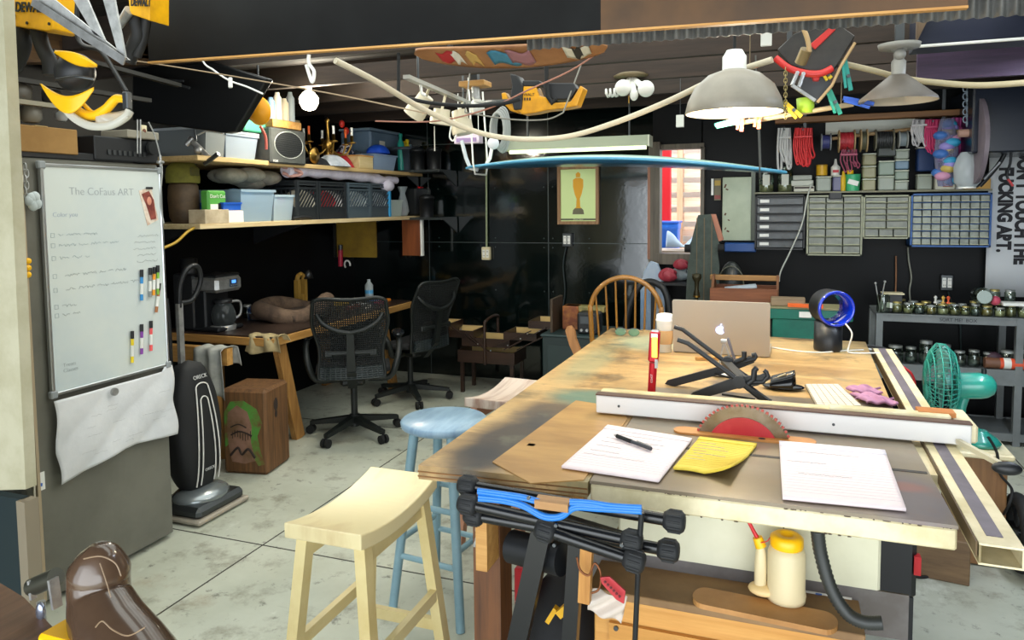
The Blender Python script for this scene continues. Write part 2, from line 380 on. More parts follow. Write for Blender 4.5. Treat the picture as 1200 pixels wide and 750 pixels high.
wx = FX+.0148; penb = mt('faded_marker', '93a5ad', .7); penk = mt('grey_marker', '868f92', .7)
def wtext(body, py, pz, size, mat, al='LEFT'): text('handwriting', body, size, fr((wx, py, pz), (0, 1, 0), (0, 0, 1)), mat, t, ext=.0002, off=-.0005, align=al)
wtext('The CoFaus ART', 2.125, 1.622, .044, mt('faint_marker', 'a3aaad', .7)); wtext('Color you', 2.05, 1.53, .026, mt('faint_blue', '93a3b8', .7))
for i, (l, yy) in enumerate([('__  ______ ______', 2.07), ('_______ ____ ____ __ ____', 2.07), ('____ ____ __', 2.07), ('______ ______ ___ __ _____', 2.09), ('____ _______ _____ ________ ____', 2.09), ('______', 2.07), ('___ ___', 2.07)]):
    wz = (1.45, 1.41, 1.36, 1.29, 1.235, 1.17, 1.135)[i]; k = 0; b = MB(); yy0 = yy; r = random.Random(i)
    for wd in l.split():
        L = len(wd)*.0105; n = len(wd)*3
        b.tube([(wx, yy0+L*q/n, wz+r.uniform(-.005, .007)) for q in range(n+1)], .0007, 4); yy0 += L+.014
    b.build('note_line', penk if i > 2 else penb, t)
    MB().tube([(wx, 2.038, wz-.007), (wx, 2.053, wz-.007), (wx, 2.053, wz+.009), (wx, 2.038, wz+.009)], .0007, 4, closed=True).build('tick_box', penb, t)
for i in range(5):
    r = random.Random(40+i); wz = 1.43-i*.028; L = .10+r.random()*.03; s_ = 2.42+r.random()*.03
    MB().tube([(wx, s_+L*q/20, wz+r.uniform(-.004, .006)) for q in range(21)], .0006, 4).build('side_note', penk, t)
wtext('Treats\nClasses', 2.06, .925, .022, penk)
# chipped photo
ph = T('magnet_photo', 'small reddish portrait photo held at the whiteboard top right', 'photo', (wx, 2.50, 1.50))
b = MB(); b.prism([(2.462, 1.63), (2.53, 1.645), (2.562, 1.50), (2.50, 1.475)], -.001, (wx+.0012, 0, 0), (0, 1, 0)); b.build('photo_paper', mt('photo_paper', 'e9ddcd', .4, c2='c9a58c', ns=20), ph)
MB().prism([(2.475, 1.615), (2.515, 1.63), (2.54, 1.59), (2.55, 1.505), (2.52, 1.50), (2.50, 1.56)], -.001, (wx+.0025, 0, 0), (0, 1, 0)).build('dark_red_figure', mt('photo_red', '74332c', .4, c2='a3584a', ns=25), ph)
MB().sph((wx+.004, 2.513, 1.585), (.002, .013, .019)).build('pale_oval', mt('photo_pink', 'd58f76', .5), ph)
MB().box((wx+.006, 2.515, 1.642), (.008, .035, .01), bev=.002).build('magnet', black, ph)
def pen(px, py, col, nm, py2, tilt=0):
    p0, p1 = A(px, py, X=wx+.009), A(px+tilt, py2, X=wx+.009); t = T('whiteboard_marker', nm, 'marker', p1)
    d = (p0-p1)
    MB().cyl(p1, p1+d*.78, .0065, n=12).build('barrel', col, t); MB().cyl(p1+d*.2, p1+d*.55, .0068, n=12).build('paper_band', white, t); MB().cyl(p1+d*.76, p0, .0075, n=12).build('cap', black, t)
pen(166, 316, mt('mk_b', '2f8fd0', .4), 'blue marker on the whiteboard, left of the upper cluster', 352)
pen(176, 314, mt('mk_g', '8e9493', .4), 'grey marker beside the blue one in the upper cluster', 348)
pen(181, 313, mt('mk_o', 'ef9a1b', .4), 'orange marker in the middle of the upper cluster', 346, -1)
pen(185, 311, mt('mk_gr', '7db93a', .4), 'green marker on the right of the upper cluster', 345, 0)
pen(187, 332, mt('mk_br', 'a5693d', .4), 'brown marker lowest in the upper cluster, leaning', 366, -4)
pen(155, 388, mt('mk_y', 'f0d31c', .4), 'yellow marker in the lower cluster on the whiteboard', 425)
pen(166, 380, mt('mk_p', '8a3ea8', .4), 'purple marker between the yellow and red ones', 415)
pen(177, 376, mt('mk_r', 'f0595c', .4), 'red marker rightmost in the lower cluster', 411)
# hanging paper
t = T('paper_sheet', 'large creased white drawing sheet hanging below the whiteboard', 'paper', (FX+.03, 2.3, .45))
def sh(u, v):
    y = 2.012+u*.59; top = .805-.0*u+(.02 if u > .9 else 0); bot = .475-.03*math.sin(u*PI)*.5+(.075*u if u > .35 else .02)
    bot = .472+.05*min(1, u*2)-.06*max(0, u-.6)
    return V((FX+.016+.010*abs(math.sin(v*5+u*7))*(.4+v)+.012*v*abs(math.sin(u*4)), y+.006*math.sin(v*9), top+(bot-top)*v))
MB().grid(sh, 40, 26).build('sheet', mt('tracing_paper', 'd9dadb', .6, c2='c9cbcd', ns=4, bump=.3), t, solid=.0006)
b = MB()
for i in range(16):
    r = random.Random(90+i); y = 2.06+.45*r.random(); z = .53+.22*r.random(); L = .03+.05*r.random(); b.tube([(FX+.046, y+L*q/8, z+r.uniform(-.002, .003)) for q in range(9)], .0005, 4)
b.build('pencil_lines', mt('pencil', 'a9abad', .8), t)
p = A(133, 459, X=FX+.035); MB().cyl(p, p+V((.012, 0, 0)), .016, n=20).build('round_magnet', steel, label='round metal magnet holding the drawing sheet', cat='magnet')
t = T('sticker', 'small white and blue sticker low on the left of the grey cabinet', 'sticker', A(46, 574, X=FX+.002))
p = A(46, 565, X=FX+.002); MB().box(p, (.002, .045, .07)).build('backing', white, t); MB().prism([(-.012, .012), (-.004, .016), (0, -.004), (.012, -.008), (.01, -.02), (-.008, -.016)], -.001, p+V((.002, 0, 0)), (0, 1, 0)).build('blue_mark', blue, t)
# chain, clip and cord on the cabinet edge
t = T('hanging_chain', 'chrome chain hanging at the left edge of the grey cabinet', 'chain', A(30, 230, X=FX+.03))
for i in range(6):
    p = A(29+(i % 2)*2, 196+i*7, X=FX+.025); b = MB()
    ax = (0, 1, 0) if i % 2 else (1, 0, 0)
    b.tube([p+V(ax)*.008*math.cos(a)+V((0, 0, 1))*.016*math.sin(a) for a in [k*2*PI/12 for k in range(12)]], .0028, 6, closed=True); b.build('link', steel, t)
MB().tube(spline([A(26, 205, X=FX+.03), A(25, 260, X=FX+.035), A(29, 330, X=FX+.03), A(31, 400, X=FX+.03), A(38, 500, X=FX+.03), A(41, 600, X=FX+.03), A(46, 668, X=FX+.03)]), .004, 6).build('cord', mt('cream_cord', 'cfc8b4', .7), label='thin cream cord running down the grey cabinet edge', cat='cord')
b = MB()
for i, pyy in enumerate((306, 314, 322)): p = A(33, pyy, X=FX+.03); b.sph(p, (.008, .013, .012), 12, 8)
b.build('cord_clip', yellow, label='yellow clip on the cord by the cabinet edge', cat='clip')
b = MB()
for i in range(5): b.sph(A(35+i*2, 238+jit(8), X=FX+.03), (.012, .02, .022), 12, 8)
b.build('rag_bundle', frost, label='clear plastic scrap tucked by the chain on the cabinet', cat='plastic bag')
# left edge cream board and teal box below
p = A(30, 572, Y=1.5)
b = MB(); b.prism([(-2.75, .62), (p.x, .715), (A(4, 0, Y=1.5).x, 2.36), (-2.75, 2.36)], -.035, (0, 1.5, 0)); b.build('cream_board', mt('cream_board_paint', 'b9b49a', .6, c2='a8a285', ns=6, bump=.15), label='tall cream painted board at the left edge of the picture', cat='board')
q = A(38, 640, Y=1.54); t = T('lower_board', 'dark teal board with a tan edge standing below the cream board', 'board', (q.x-.3, 1.54, 0)); MB().box((q.x-.33, 1.55, .33), (.60, .03, .66)).build('panel', mt('dark_teal_paint', '1c2a2d', .5), t)
MB().box((q.x-.018, 1.545, .33), (.036, .045, .66)).build('tan_edge', mt('tan_edge', '857a66', .6), t)
# ---------------------------------------------------------------- things on top of the cabinet
t = T('cardboard_box', 'low cardboard box on the shelf above the cabinet', 'box', (-2.9, 2.1, 1.8))
c0, c1 = A(2, 148, X=-2.66), A(92, 178, X=-2.66)
MB().box((-2.8, (c0.y+c1.y)/2, (A(45, 149, X=-2.66).z+A(45, 177, X=-2.66).z)/2), (.28, c1.y-c0.y, .10), bev=.003).build('carton', mt('cardboard', 'a07a44', .8, c2='8c6836', ns=5), t)
MB().box((-2.8, (c0.y+c1.y)/2, A(45, 148, X=-2.66).z+.002), (.282, .05, .003)).build('tape', mt('tape', 'b79a66', .3), t)
MB().box((-2.84, 2.16, 1.765), (.34, .60, .03), bev=.003).build('cabinet_shelf_board', black, label='black shelf board lying on the grey cabinet top', cat='board')
t = T('receiver', 'black stereo receiver lying on the cabinet above the whiteboard', 'receiver', (-2.8, 2.4, 1.78)); zt = A(150, 188, X=-2.66).z
MB().box((-2.81, 2.43, zt+.045), (.30, .33, .10), bev=.005).build('case', black, t); b = MB()
for i in range(8): b.box((-2.657, 2.33+i*.026, zt+.03), (.004, .014, .02))
b.build('keys', dsteel, t); MB().box((-2.72, 2.50, zt+.115), (.16, .17, .035), bev=.004).build('bracket_plate', mt('taupe_metal', '8b8576', .5), t)
MB().cyl((-2.65, 2.545, zt+.06), (-2.632, 2.545, zt+.06), .03, n=20).build('knob', blackr, t)
for px in (161, 164.5): MB().cyl(A(px, 140, X=-2.64), A(px, 180, X=-2.64), .0035, n=10).build('steel_rod', steel, label='thin steel rod standing by the receiver, %s of two' % ('left' if px < 163 else 'right'), cat='rod')
p = A(168, 154, X=-2.65); t = T('wall_switch', 'small cream switch plate beside the steel rods', 'switch', p); MB().box(p, (.008, .035, .055), bev=.002).build('plate', cream, t); MB().sph(p+V((.006, 0, 0)), (.005, .009, .012), 12, 8).build('toggle', mt('brown_toggle', '6a3a25', .5), t)
MB().tube(spline([A(174, 143, X=-2.6), A(181, 158, X=-2.6), A(187, 180, X=-2.6), A(190, 200, X=-2.6), A(188, 235, X=-2.6), A(192, 262, X=-2.6)]), .003, 6).build('grey_cable', mt('grey_cable', '9a9c9a', .5), label='grey cable hanging beside the whiteboard top right corner', cat='cable')
p = A(188, 190, X=-2.6); MB().box(p, (.02, .03, .012), bev=.003).cyl(p-V((0, 0, .02)), p+V((0, 0, .03)), .006, n=10).build('cable_clamp', steel, label='small steel clamp on the grey cable', cat='clamp')
# shelf wire and rack with grey junk behind tools
t = T('wall_rack', 'dark metal rack with boards high on the left wall', 'rack', (-3.2, 2.2, 1.8))
for i, (a, c) in enumerate((((0, 90), (175, 118)), ((0, 116), (90, 128)), ((60, 60), (210, 100)))):
    MB().bar(A(*a, X=-2.8), A(*c, X=-2.8), .03, .018).build('rail', mt('rack_metal_%d' % (i == 1), ('8a8573' if i == 1 else '26241f'), .5), t)
for i, (a, c, z) in enumerate((((0, 30), (170, 60), 0), ((10, 60), (60, 62), 0), ((60, 62), (165, 66), 0))):
    MB().bar(A(*a, X=-3.2), A(*c, X=-3.2), .12, .10).build('board', wood('rack_board_%d' % i, ('6b4d32', '82613d', '5d452e')[i], '3d2c1e', 'y'), t)
for i, (px, py, r, c) in enumerate(((22, 108, .045, '4b463d'), (36, 132, .04, '77756c'), (72, 136, .022, 'b9bcba'), (10, 130, .03, '35332e'), (60, 112, .035, '3b3833'))):
    p = A(px, py, X=-2.85); MB().lathe([(r*.7, -r), (r, -r*.6), (r, r*.5), (r*.5, r*.8), (r*.45, r*1.1)], p, 16).build('jar', mt('rackjar%d' % i, c, .4), label=('dull brown can on the rack behind the yellow tool', 'pale grey tin on the lower rack at far left', 'small white bottle on the rack left of the visor', 'dark can at the far left of the rack', 'dark round tin behind the ear muffs')[i], cat='can')
# ---------------------------------------------------------------- hanging tools top left
def quad_prism(name, mat, parent, pts, Y, d, **k):
    P = [A(x, y, Y=Y) for x, y in pts]; b = MB(); b.prism([(p.x, p.z) for p in P], -d, (0, Y, 0)); return b.build(name, mat, parent, bevel=.003, **k)
dy = mt('tool_yellow', 'e9ac08', .45, c2='c98f06', ns=10); gr = mt('grip_rubber', '1b1c1d', .6)
Yt = 1.7
t = T('nail_gun', 'yellow and black power tool hanging in the top left corner', 'power tool', A(30, 60, Y=Yt))
quad_prism('housing', dy, t, [(10, -20), (62, -20), (62, 34), (55, 36), (14, 30)], Yt, .09)
MB().tube(spline([A(22, 28, Y=Yt+.04), A(26, 50, Y=Yt+.04), A(20, 70, Y=Yt+.05), A(14, 80, Y=Yt+.05)]), [.028]*31, 12).build('handle', gr, t)
MB().tube(spline([A(44, 34, Y=Yt+.05), A(50, 55, Y=Yt+.05), A(58, 72, Y=Yt+.05), A(60, 88, Y=Yt+.05)]), [.024]*31, 12).build('battery_grip', gr, t)
MB().cyl(A(10, 32, Y=Yt), A(-8, 44, Y=Yt), .018).build('nozzle', steel, t); quad_prism('rear_cap', dy, t, [(-12, 18), (6, 24), (10, 32), (-12, 30)], Yt+.01, .06)
b = MB()
for x, y in ((17, 18), (58, 28), (32, 27)): p = A(x, y, Y=Yt-.002); b.cyl(p, p+V((0, -.003, 0)), .005, n=8)
b.build('screw', black, t)
pc = A(36, 9, Y=Yt-.003); text('lettering', 'DEWALT', .042, fr(pc, (RT*.995+UP*-.04), (0, 0, 1)) if 0 else fr(pc, (1, 0, -.12), (.12, 0, 1)), black, t, off=.0012, ext=.001, xs=.82)
t = T('hanging_drill', 'yellow and black power tool hanging left of the header panel', 'power tool', A(160, 60, Y=1.8))
quad_prism('housing', dy, t, [(149, -15), (175, -15), (175, 24), (152, 16)], 1.8, .08)
MB().tube(spline([A(158, 18, Y=1.84), A(162, 40, Y=1.85), A(155, 60, Y=1.86), A(150, 72, Y=1.86)]), [.024]*31, 12).build('handle', gr, t)
MB().tube(spline([A(172, 22, Y=1.85), A(168, 45, Y=1.86), A(160, 66, Y=1.86)]), [.015]*21, 12).build('trigger_guard', gr, t)
MB().cyl(A(152, 12, Y=1.8), A(140, 30, Y=1.82), .016, .012).build('nozzle', steel, t)
pc = A(165, 3, Y=1.795); text('lettering', 'DEWALT', .034, fr(pc, (1, 0, -.12), (.12, 0, 1)), black, t, off=.001, ext=.001, xs=.6)
t = T('speed_square', 'silver triangular rafter square hanging in the top left corner', 'square', A(90, 20, Y=1.5))
b = MB()
def qp(pts, d=.006, Y=1.5): P = [A(x, y, Y=Y) for x, y in pts]; b.prism([(p.x, p.z) for p in P], -d, (0, Y, 0))
qp([(36, -2), (62, -2), (151, 70), (139, 70)]); qp([(118, -10), (132, -10), (147, 68), (138, 62)]); qp([(30, -22), (135, -22), (133, -8), (40, -8)]); qp([(80, -10), (98, -10), (122, 46), (110, 40)])
b.build('blade', mt('brushed_alu', 'c4c5c2', .35, .3, c2='a5a6a3', ns=30), t)
P = [A(38, 2, Y=1.49), A(146, 72, Y=1.49)]; MB().bar(P[0], P[1], .004, .022).build('flange', steel, t)
# ear muffs / visor
Ye = 1.65
t = T('safety_headset', 'yellow ear muffs with clear visor hanging below the square', 'headset', A(95, 120, Y=Ye))
def P2(x, y, dY=0): return A(x, y, Y=Ye+dY)
def sweep(pts, r, mat, nm, sq=(1, 1)): return MB().tube(spline(pts, 8), r, 12).build(nm, mat, t)
c = P2(85, 92); R = Matrix.Rotation(math.radians(-8), 4, 'Y').to_3x3()
MB().sph(P2(88, 85), (.064, .05, .058), 24, 14, R).build('ear_cup', black, t)
b = MB(); b.grid(lambda u, v: P2(64+u*50, 60+u*17-6*math.sin(u*PI)+v*(12*math.sin(u*PI)+1)+0, -.05+.02*v-.03*math.sin(u*PI)), 20, 5); b.build('upper_shell', yellow, t, solid=.006)
b = MB(); b.grid(lambda u, v: P2(48+u*62, 98+10*math.sin(u*PI)*1.4+(4 if 0 else 0)-(u**3)*-4+v*(20*math.sin(u*PI*.95)+.5)-8*u*0, -.05-.03*math.sin(u*PI)), 24, 6); b.build('lower_shell', yellow, t, solid=.006)
MB().tube(spline([P2(66, 93, -.05), P2(88, 90, -.07), P2(110, 93, -.05)], 8), .004).build('seam_band', dsteel, t)
b = MB(); pts = spline([P2(80, 118, -.03), P2(92, 130, -.03), P2(108, 136, -.03), P2(124, 128, -.03), P2(136, 116, -.03), P2(147, 117, -.03)], 8)
b.tube(pts, [.010+.004*math.sin(i/len(pts)*PI) for i in range(len(pts))], 10); b.build('brow_band', yellow, t)
pts = spline([P2(72, 120, -.05), P2(84, 136, -.06), P2(104, 147, -.06), P2(128, 147, -.06), P2(146, 138, -.05), P2(152, 130, -.04)], 8)
MB().tube(pts, [.012]*len(pts), 10).build('visor_rim', glass('visor', 'd9d6c8', .35), t)
MB().tube(spline([P2(98, 122, -.02), P2(106, 130, -.02), P2(110, 132, -.02)]), .006).build('strap_arm', yellow, t)
b = MB(); b.grid(lambda u, v: P2(112+u*38, 146-u*8-14*v*(1-.3*u)+2*math.sin(u*PI), -.06+.03*v), 12, 5); b.build('visor', glass('visor2', 'd8d2c2', .3), t, solid=.002)
MB().tube(spline([V((P2(90, 38).x, Ye+.05, 2.41)), P2(90, 38, .05), P2(118, 60, .02), P2(135, 85, 0), P2(148, 108, -.02)]), .007).build('hanging_strap', black, t)
MB().box(P2(149, 118, -.03), (.02, .02, .05), bev=.003).build('pivot', dsteel, t)
# ---------------------------------------------------------------- hanging black panel (screen) and orange disc
t = T('tilted_screen', 'large black screen panel hanging tilted beside the left wall', 'screen', (-2.9, 3.0, 1.95))
P = [A(147, 82, X=-2.95), A(232, 62, X=-2.8), A(310, 92, X=-2.8), A(276, 155, X=-2.95), A(262, 156, X=-2.96), A(147, 160, X=-3.0)]
P = [A(146, 78, Y=3.05), A(240, 70, Y=3.05), A(306, 90, Y=3.05), A(268, 153, Y=3.05), A(256, 155, Y=3.05), A(146, 140, Y=3.05)]
MB().prism([(p.x, p.z) for p in P], -.05, (0, 3.1, 0)).build('panel', mt('screen_black', '0b0c0d', .4), t, bevel=.008)
b = MB(); b.bar(A(160, 86, Y=3.03), A(222, 103, Y=3.03), .012, .012); b.bar(A(175, 92, Y=3.03), A(215, 95, Y=3.03), .01, .01); b.build('mount_rail', mt('rail_black', '26282a', .5), t)
p = A(301, 130, Y=3.4); t = T('clamp_lamp', 'orange shaded clamp lamp behind the black screen', 'lamp', p)
MB().lathe([(.0, .03), (.04, .03), (.075, -.01), (.08, -.02), (.0, -.022)], p, 28, Matrix.Rotation(math.radians(96), 4, 'X')).build('shade', mt('lamp_orange', 'f5a512', .5), t)
MB().tube([p+V((0, .02, .02)), V((p.x, 3.42, 2.41))], .006).build('hanger', dsteel, t); MB().tube(spline([A(305, 148, Y=3.45), A(311, 160, Y=3.5), A(312, 175, Y=3.5)]), .008).build('handle', mt('salmon', 'd0695a', .5), t)
t = T('camera_bracket', 'silver articulated clamp arm at the left shelf end', 'clamp', A(232, 175, Y=3.3))
b = MB(); b.cyl(A(222, 162, Y=3.3), A(244, 184, Y=3.3), .016, n=14); b.build('arm', steel, t)
MB().cyl(A(218, 170, Y=3.28), A(226, 162, Y=3.3), .014).build('knob', steel, t); MB().cyl(A(240, 192, Y=3.28), A(256, 180, Y=3.28), .013).build('clamp_screw', dsteel, t); MB().sph(A(232, 176, Y=3.28), .022, 14, 10).build('joint', steel, t); MB().cyl(A(228, 152, Y=3.3), A(230, 165, Y=3.3), .006).build('spigot', dsteel, t)
MB().tube(spline([A(232, 158, Y=3.3), A(245, 153, Y=3.3), A(262, 156, Y=3.3)]), .005).build('arm_cable', mt('lgrey', 'b0b0ab', .5), t)
MB().box(A(206, 200, Y=3.4)+V((0, .05, 0)), (.07, .03, .26), bev=.004).build('skin_tone_board', mt('pink_blue_board', 'b58d7d', .6, c2='4a6490', ns=3), label='pink and blue picture board at the left end of the wall shelves', cat='picture')
# ------------------------------------------------------------------ left wall shelves
SX = -3.0
shz = 1.462; uhz = 1.842
t = T('wall_shelf', 'long lower wooden shelf on the left wall holding crates and bins', 'shelf', (-3.300, 4.6, shz-.03))
MB().box((-3.385, 4.57, shz-.014), (.76, 2.74, .028), bev=.002).build('board', wood('shelf_wood', 'd9c49a', 'bda271', 'y'), t)
for y in (3.5, 4.6, 5.7): MB().prism([(0, 0), (.5, 0), (0, -.16)], .03, (-3.78, y, shz-.028)).build('bracket', black, t)
t = T('wall_shelf', 'upper wooden shelf on the left wall holding the lamp and clutter', 'shelf', (-3.300, 4.6, uhz-.03))
MB().box((-3.385, 4.55, uhz-.014), (.76, 2.7, .028), bev=.002).build('board', wood('shelf_wood2', 'cdb07a', 'ab8c5a', 'y'), t)
for y in (3.5, 4.6, 5.7): MB().prism([(0, 0), (.5, 0), (0, -.16)], .03, (-3.78, y, uhz-.028)).build('bracket', black, t)
def sy(px, py=250, X=-3.100): return A(px, py, X=X).y
def tote(px0, px1, h, z, mat, label, X0=-3.450, X1=-3.070, nm='storage_bin', lid=None, cat='bin', cont=None, group=None):
    y0, y1 = sy(px0, X=X1), sy(px1, X=X1); cx, cy = (X0+X1)/2, (y0+y1)/2; lx, ly = (X1-X0)/2, (y1-y0)/2
    t = T(nm, label, cat, (cx, cy, z), group=group); k = .9; b = MB()
    vs = [];
    for (s_, zz) in ((k, 0), (1, h*.92), (1.05, h*.92), (1.05, h), (.97, h), (.97, h*.9), (k*.96, .006)):
        vs += [V((cx+a*lx*s_, cy+c_*ly*s_, z+zz)) for a, c_ in ((-1, -1), (1, -1), (1, 1), (-1, 1))]
    fs = [(3, 2, 1, 0)] + [(j*4+i, j*4+(i+1) % 4, (j+1)*4+(i+1) % 4, (j+1)*4+i) for j in range(6) for i in range(4)] + [(24, 25, 26, 27)]
    b.add(vs, fs); b.build('bin_body', mat, t)
    if lid: MB().box((cx, cy, z+h+.008), (lx*2.12, ly*2.12, .016), bev=.005).build('lid', lid, t)
    if cont:
        r = random.Random(px0)
        for i in range(7):
            MB().sph((cx+r.uniform(-.6, .6)*lx, cy+r.uniform(-.6, .6)*ly, z+h*.55+r.uniform(0, .25)*h), (lx*.35, ly*.4, h*.28), 12, 8).build('contents', cont[i % len(cont)], t)
    return t
def crate(px0, px1, mat, label, X1=-3.050, h=.27, side=0):
    y0, y1 = sy(px0, X=X1), sy(px1, X=X1); X0 = X1-.33; z = shz+.001
    t = T('milk_crate', label, 'crate', ((X0+X1)/2, (y0+y1)/2, z), group='milk crates on the lower shelf')
    b = MB(); L = y1-y0
    for (x, y) in ((X0, y0), (X1, y0), (X0, y1), (X1, y1)): b.box((x, y, z+h/2), (.022, .022, h))
    for zz in (.008, h*.30, h*.8, h*.9, h-.008):
        for x in (X0, X1): b.box((x, (y0+y1)/2, z+zz), (.012, L, .014))
        for y in (y0, y1): b.box(((X0+X1)/2, y, z+zz), (.33, .012, .014))
    for x in (X0, X1):
        n = max(6, int(L/.035))
        for i in range(-4, n):
            ya = y0+i*L/n; yb = ya+h*.5*.9
            za, zb_ = z+h*.30, z+h*.8
            if ya < y0: za += (y0-ya)/(yb-ya)*(zb_-za); ya = y0
            if yb > y1: zb_ = za+(zb_-za)*(y1-ya)/(yb-ya); yb = y1
            if yb > ya: b.bar((x, ya, za), (x, yb, zb_), .006, .012, up=(1, 0, 0))
    for y in (y0, y1):
        for i in range(1, 9): b.bar((X0+i*.33/9, y, z+h*.3), (X0+(i-.6)*.33/9, y, z+h*.8), .008, .006, up=(0, 1, 0))
    b.build('lattice', mat, t)
    b = MB()
    for x in (X0, X1): b.box((x, (y0+y1)/2, z+h*.15), (.006, L, h*.3))
    for y in (y0, y1): b.box(((X0+X1)/2, y, z+h*.15), (.33, .006, h*.3))
    b.box(((X0+X1)/2, (y0+y1)/2, z+.006), (.33, L, .008)); b.build('base_band', mat, t)
    return t
ck = mt('crate_black', '1b2024', .5); cg = mt('crate_grey', '44515a', .5); cb = mt('crate_blue', '2f8fc4', .5)
crate(349, 371, ck, 'black milk crate under the white roll, leftmost and turned end on')
crate(374, 404, ck, 'black milk crate with red and white things inside, second from left')
crate(408, 433, cg, 'dark grey milk crate between the black crate and the small blue sided one')
t = crate(435, 456, mt('crate_slate', '3b454d', .5), 'slate grey milk crate with a blue corner, rightmost of the crates')
y = sy(456, X=-3.050); MB().box((-3.050, y, shz+.135), (.03, .03, .27), bev=.004).build('blue_corner', cb, t)
for px, c, l in ((384, 'c8343c', 'red cloth bundle inside the second milk crate'), (392, 'e8e4e0', 'white bundle inside the second milk crate'), (360, 'd8cfba', 'tan bundle inside the leftmost milk crate'), (421, 'dde2e0', 'pale grey bundle inside the third milk crate'), (445, 'e4eaec', 'pale bundle inside the slate milk crate')):
    p = V((-3.180, sy(px), shz+.012+.1)); b = MB(); b.grid(lambda u, v: p+V((.12*math.sin(v*PI)*math.cos(u*2*PI)*(1+.15*math.sin(u*19)), .105*math.sin(v*PI)*math.sin(u*2*PI)*(1+.12*math.sin(u*25+v*6)), .10*math.cos(v*PI))), 30, 14); b.build('cloth_bundle', mt('bund'+c, c, .9), label=l, cat='cloth')  # paler bundles fill the crates, their tone standing in for the lit inside
# rolled white blanket over crates
b = MB(); pts = spline([V((-3.100, sy(336), 1.795)), V((-3.090, sy(350), 1.80)), V((-3.090, sy(372), 1.80)), V((-3.090, sy(400), 1.795)), V((-3.090, sy(430), 1.785)), V((-3.080, sy(445), 1.765)), V((-3.070, sy(461), 1.77))], 8)
n = len(pts); b.tube(pts, [(.043+.006*math.sin(i*.9)) * (.8 if i > n-9 else 1) for i in range(n)], 16)
t = T('rolled_blanket', 'rolled white blanket lying across the tops of the milk crates', 'blanket', pts[n//2]); b.build('roll', mt('white_fleece', 'd9d4e2', .95, c2='c6c0d2', ns=12, bump=.4), t)
MB().tube(spline([V((-3.110, sy(334), 1.82)), V((-3.050, sy(341), 1.80)), V((-3.040, sy(346), 1.775)), V((-3.070, sy(338), 1.76)), V((-3.110, sy(334), 1.78))], 6), .012).build('pink_edge', mt('dusty_pink', 'b98d84', .9), t)
MB().sph(pts[-7]+V((.02, 0, -.045)), (.045, .09, .05), 16, 10).build('hanging_corner', mt('white_fleece', ''), t)
# left clutter on the lower shelf
tote(262, 283, .12, shz+.001, blue, 'small blue tub at the left of the lower shelf', X0=-3.270, nm='tub', cat='tub')
t = T('soil_bag', 'green and white printed seed bag standing by the blue tub', 'bag', (-3.090, sy(253), shz)); p = V((-3.120, sy(254), shz+.001))
MB().box(p+V((0, 0, .095)), (.06, .15, .19), bev=.01).build('bag_body', mt('bag_green', '4e9a3f', .5), t); MB().box(p+V((.031, 0, .06)), (.003, .12, .10)).build('white_panel', white, t); text('lettering', "Don't Cut", .03, fr(p+V((.0325, 0, .155)), (0, 1, 0), (0, 0, 1)), white, t); MB().box(p+V((.033, .02, .08)), (.003, .04, .07)).build('black_pot_print', black, t)
t = T('paper_box', 'white carton with a pale top beside the seed bag', 'box', (-3.110, sy(270), shz)); p = V((-3.070, sy(262), shz+.001)); MB().box(p+V((0, 0, .035)), (.10, .16, .07), bev=.003).build('carton', paper, t); MB().box(p+V((0, 0, .071)), (.09, .14, .003)).build('label_strip', cream, t)
MB().box((-3.070, sy(240), shz+.04), (.12, .19, .08), bev=.003).build('carton', mt('beige_carton', 'c7b79a', .7, c2='a9977a', ns=9), label='beige carton at the left end of the lower shelf', cat='box')
p = V((-3.270, sy(243), shz)); b = MB(); b.lathe([(.065, 0), (.082, .04), (.088, .15), (.082, .22), (.07, .235)], p, 20); t = T('tin_pot', 'rusty brown pot with an olive cap on the lower shelf', 'pot', p); b.build('pot', mt('rusty_pot', '5d4a33', .6, c2='3d2f22', ns=8), t)
b = MB(); b.lathe([(.092, .235), (.095, .26), (.088, .32), (.065, .35), (.0, .36)], p, 20, sc=(1, 1)); b.build('olive_cap', mt('olive_felt', '7c7a2c', .8, c2='5c5a20', ns=8), t); MB().box(p+V((.09, 0, .30)), (.01, .07, .05), bev=.004).build('cap_badge', mt('dark_olive', '4c4a1c', .6), t)
tote(283, 322, .20, shz+.001, glass('bin_clear_blue', 'b7cfe0', .65, .15), 'large clear plastic bin with grey sacks in the middle of the lower shelf', cont=[mt('sack', '8f8c80', .9), mt('palecloth', '8fb4d8', .9)])
tote(322, 345, .17, shz+.001, glass('bin_clear2', 'c9dbe6', .62, .15), 'clear plastic bin with pink things beside the crates', cont=[mt('pinkc', 'c86aa0', .7), mt('palecloth', ''), white])
b = MB()
for i in range(6): 
    r = random.Random(i); p = V((-3.270+r.uniform(-.08, .08), sy(290+i*9), shz+.27+r.uniform(-.02, .03))); b.sph(p, (.10, .11, .05), 14, 8)
b.build('towel_pile', mt('grey_towels', 'a4a090', .9, c2='7f7d70', ns=10, bump=.4), label='grey towels heaped on top of the clear bins', cat='towels')
b = MB(); b.tube(spline([V((-3.050, sy(336), shz+.012)), V((-3.040, sy(345), shz+.02)), V((-3.040, sy(356), shz+.012))]), .012); b.build('coiled_strap', black, label='black strap lying at the front of the lower shelf', cat='strap')
tote(458, 472, .14, shz+.001, glass('bin_clear3', 'c8d6d2', .45, .2), 'small clear tub right of the milk crates', X0=-3.300, cont=[mt('mossy', '6d7a68', .9)])
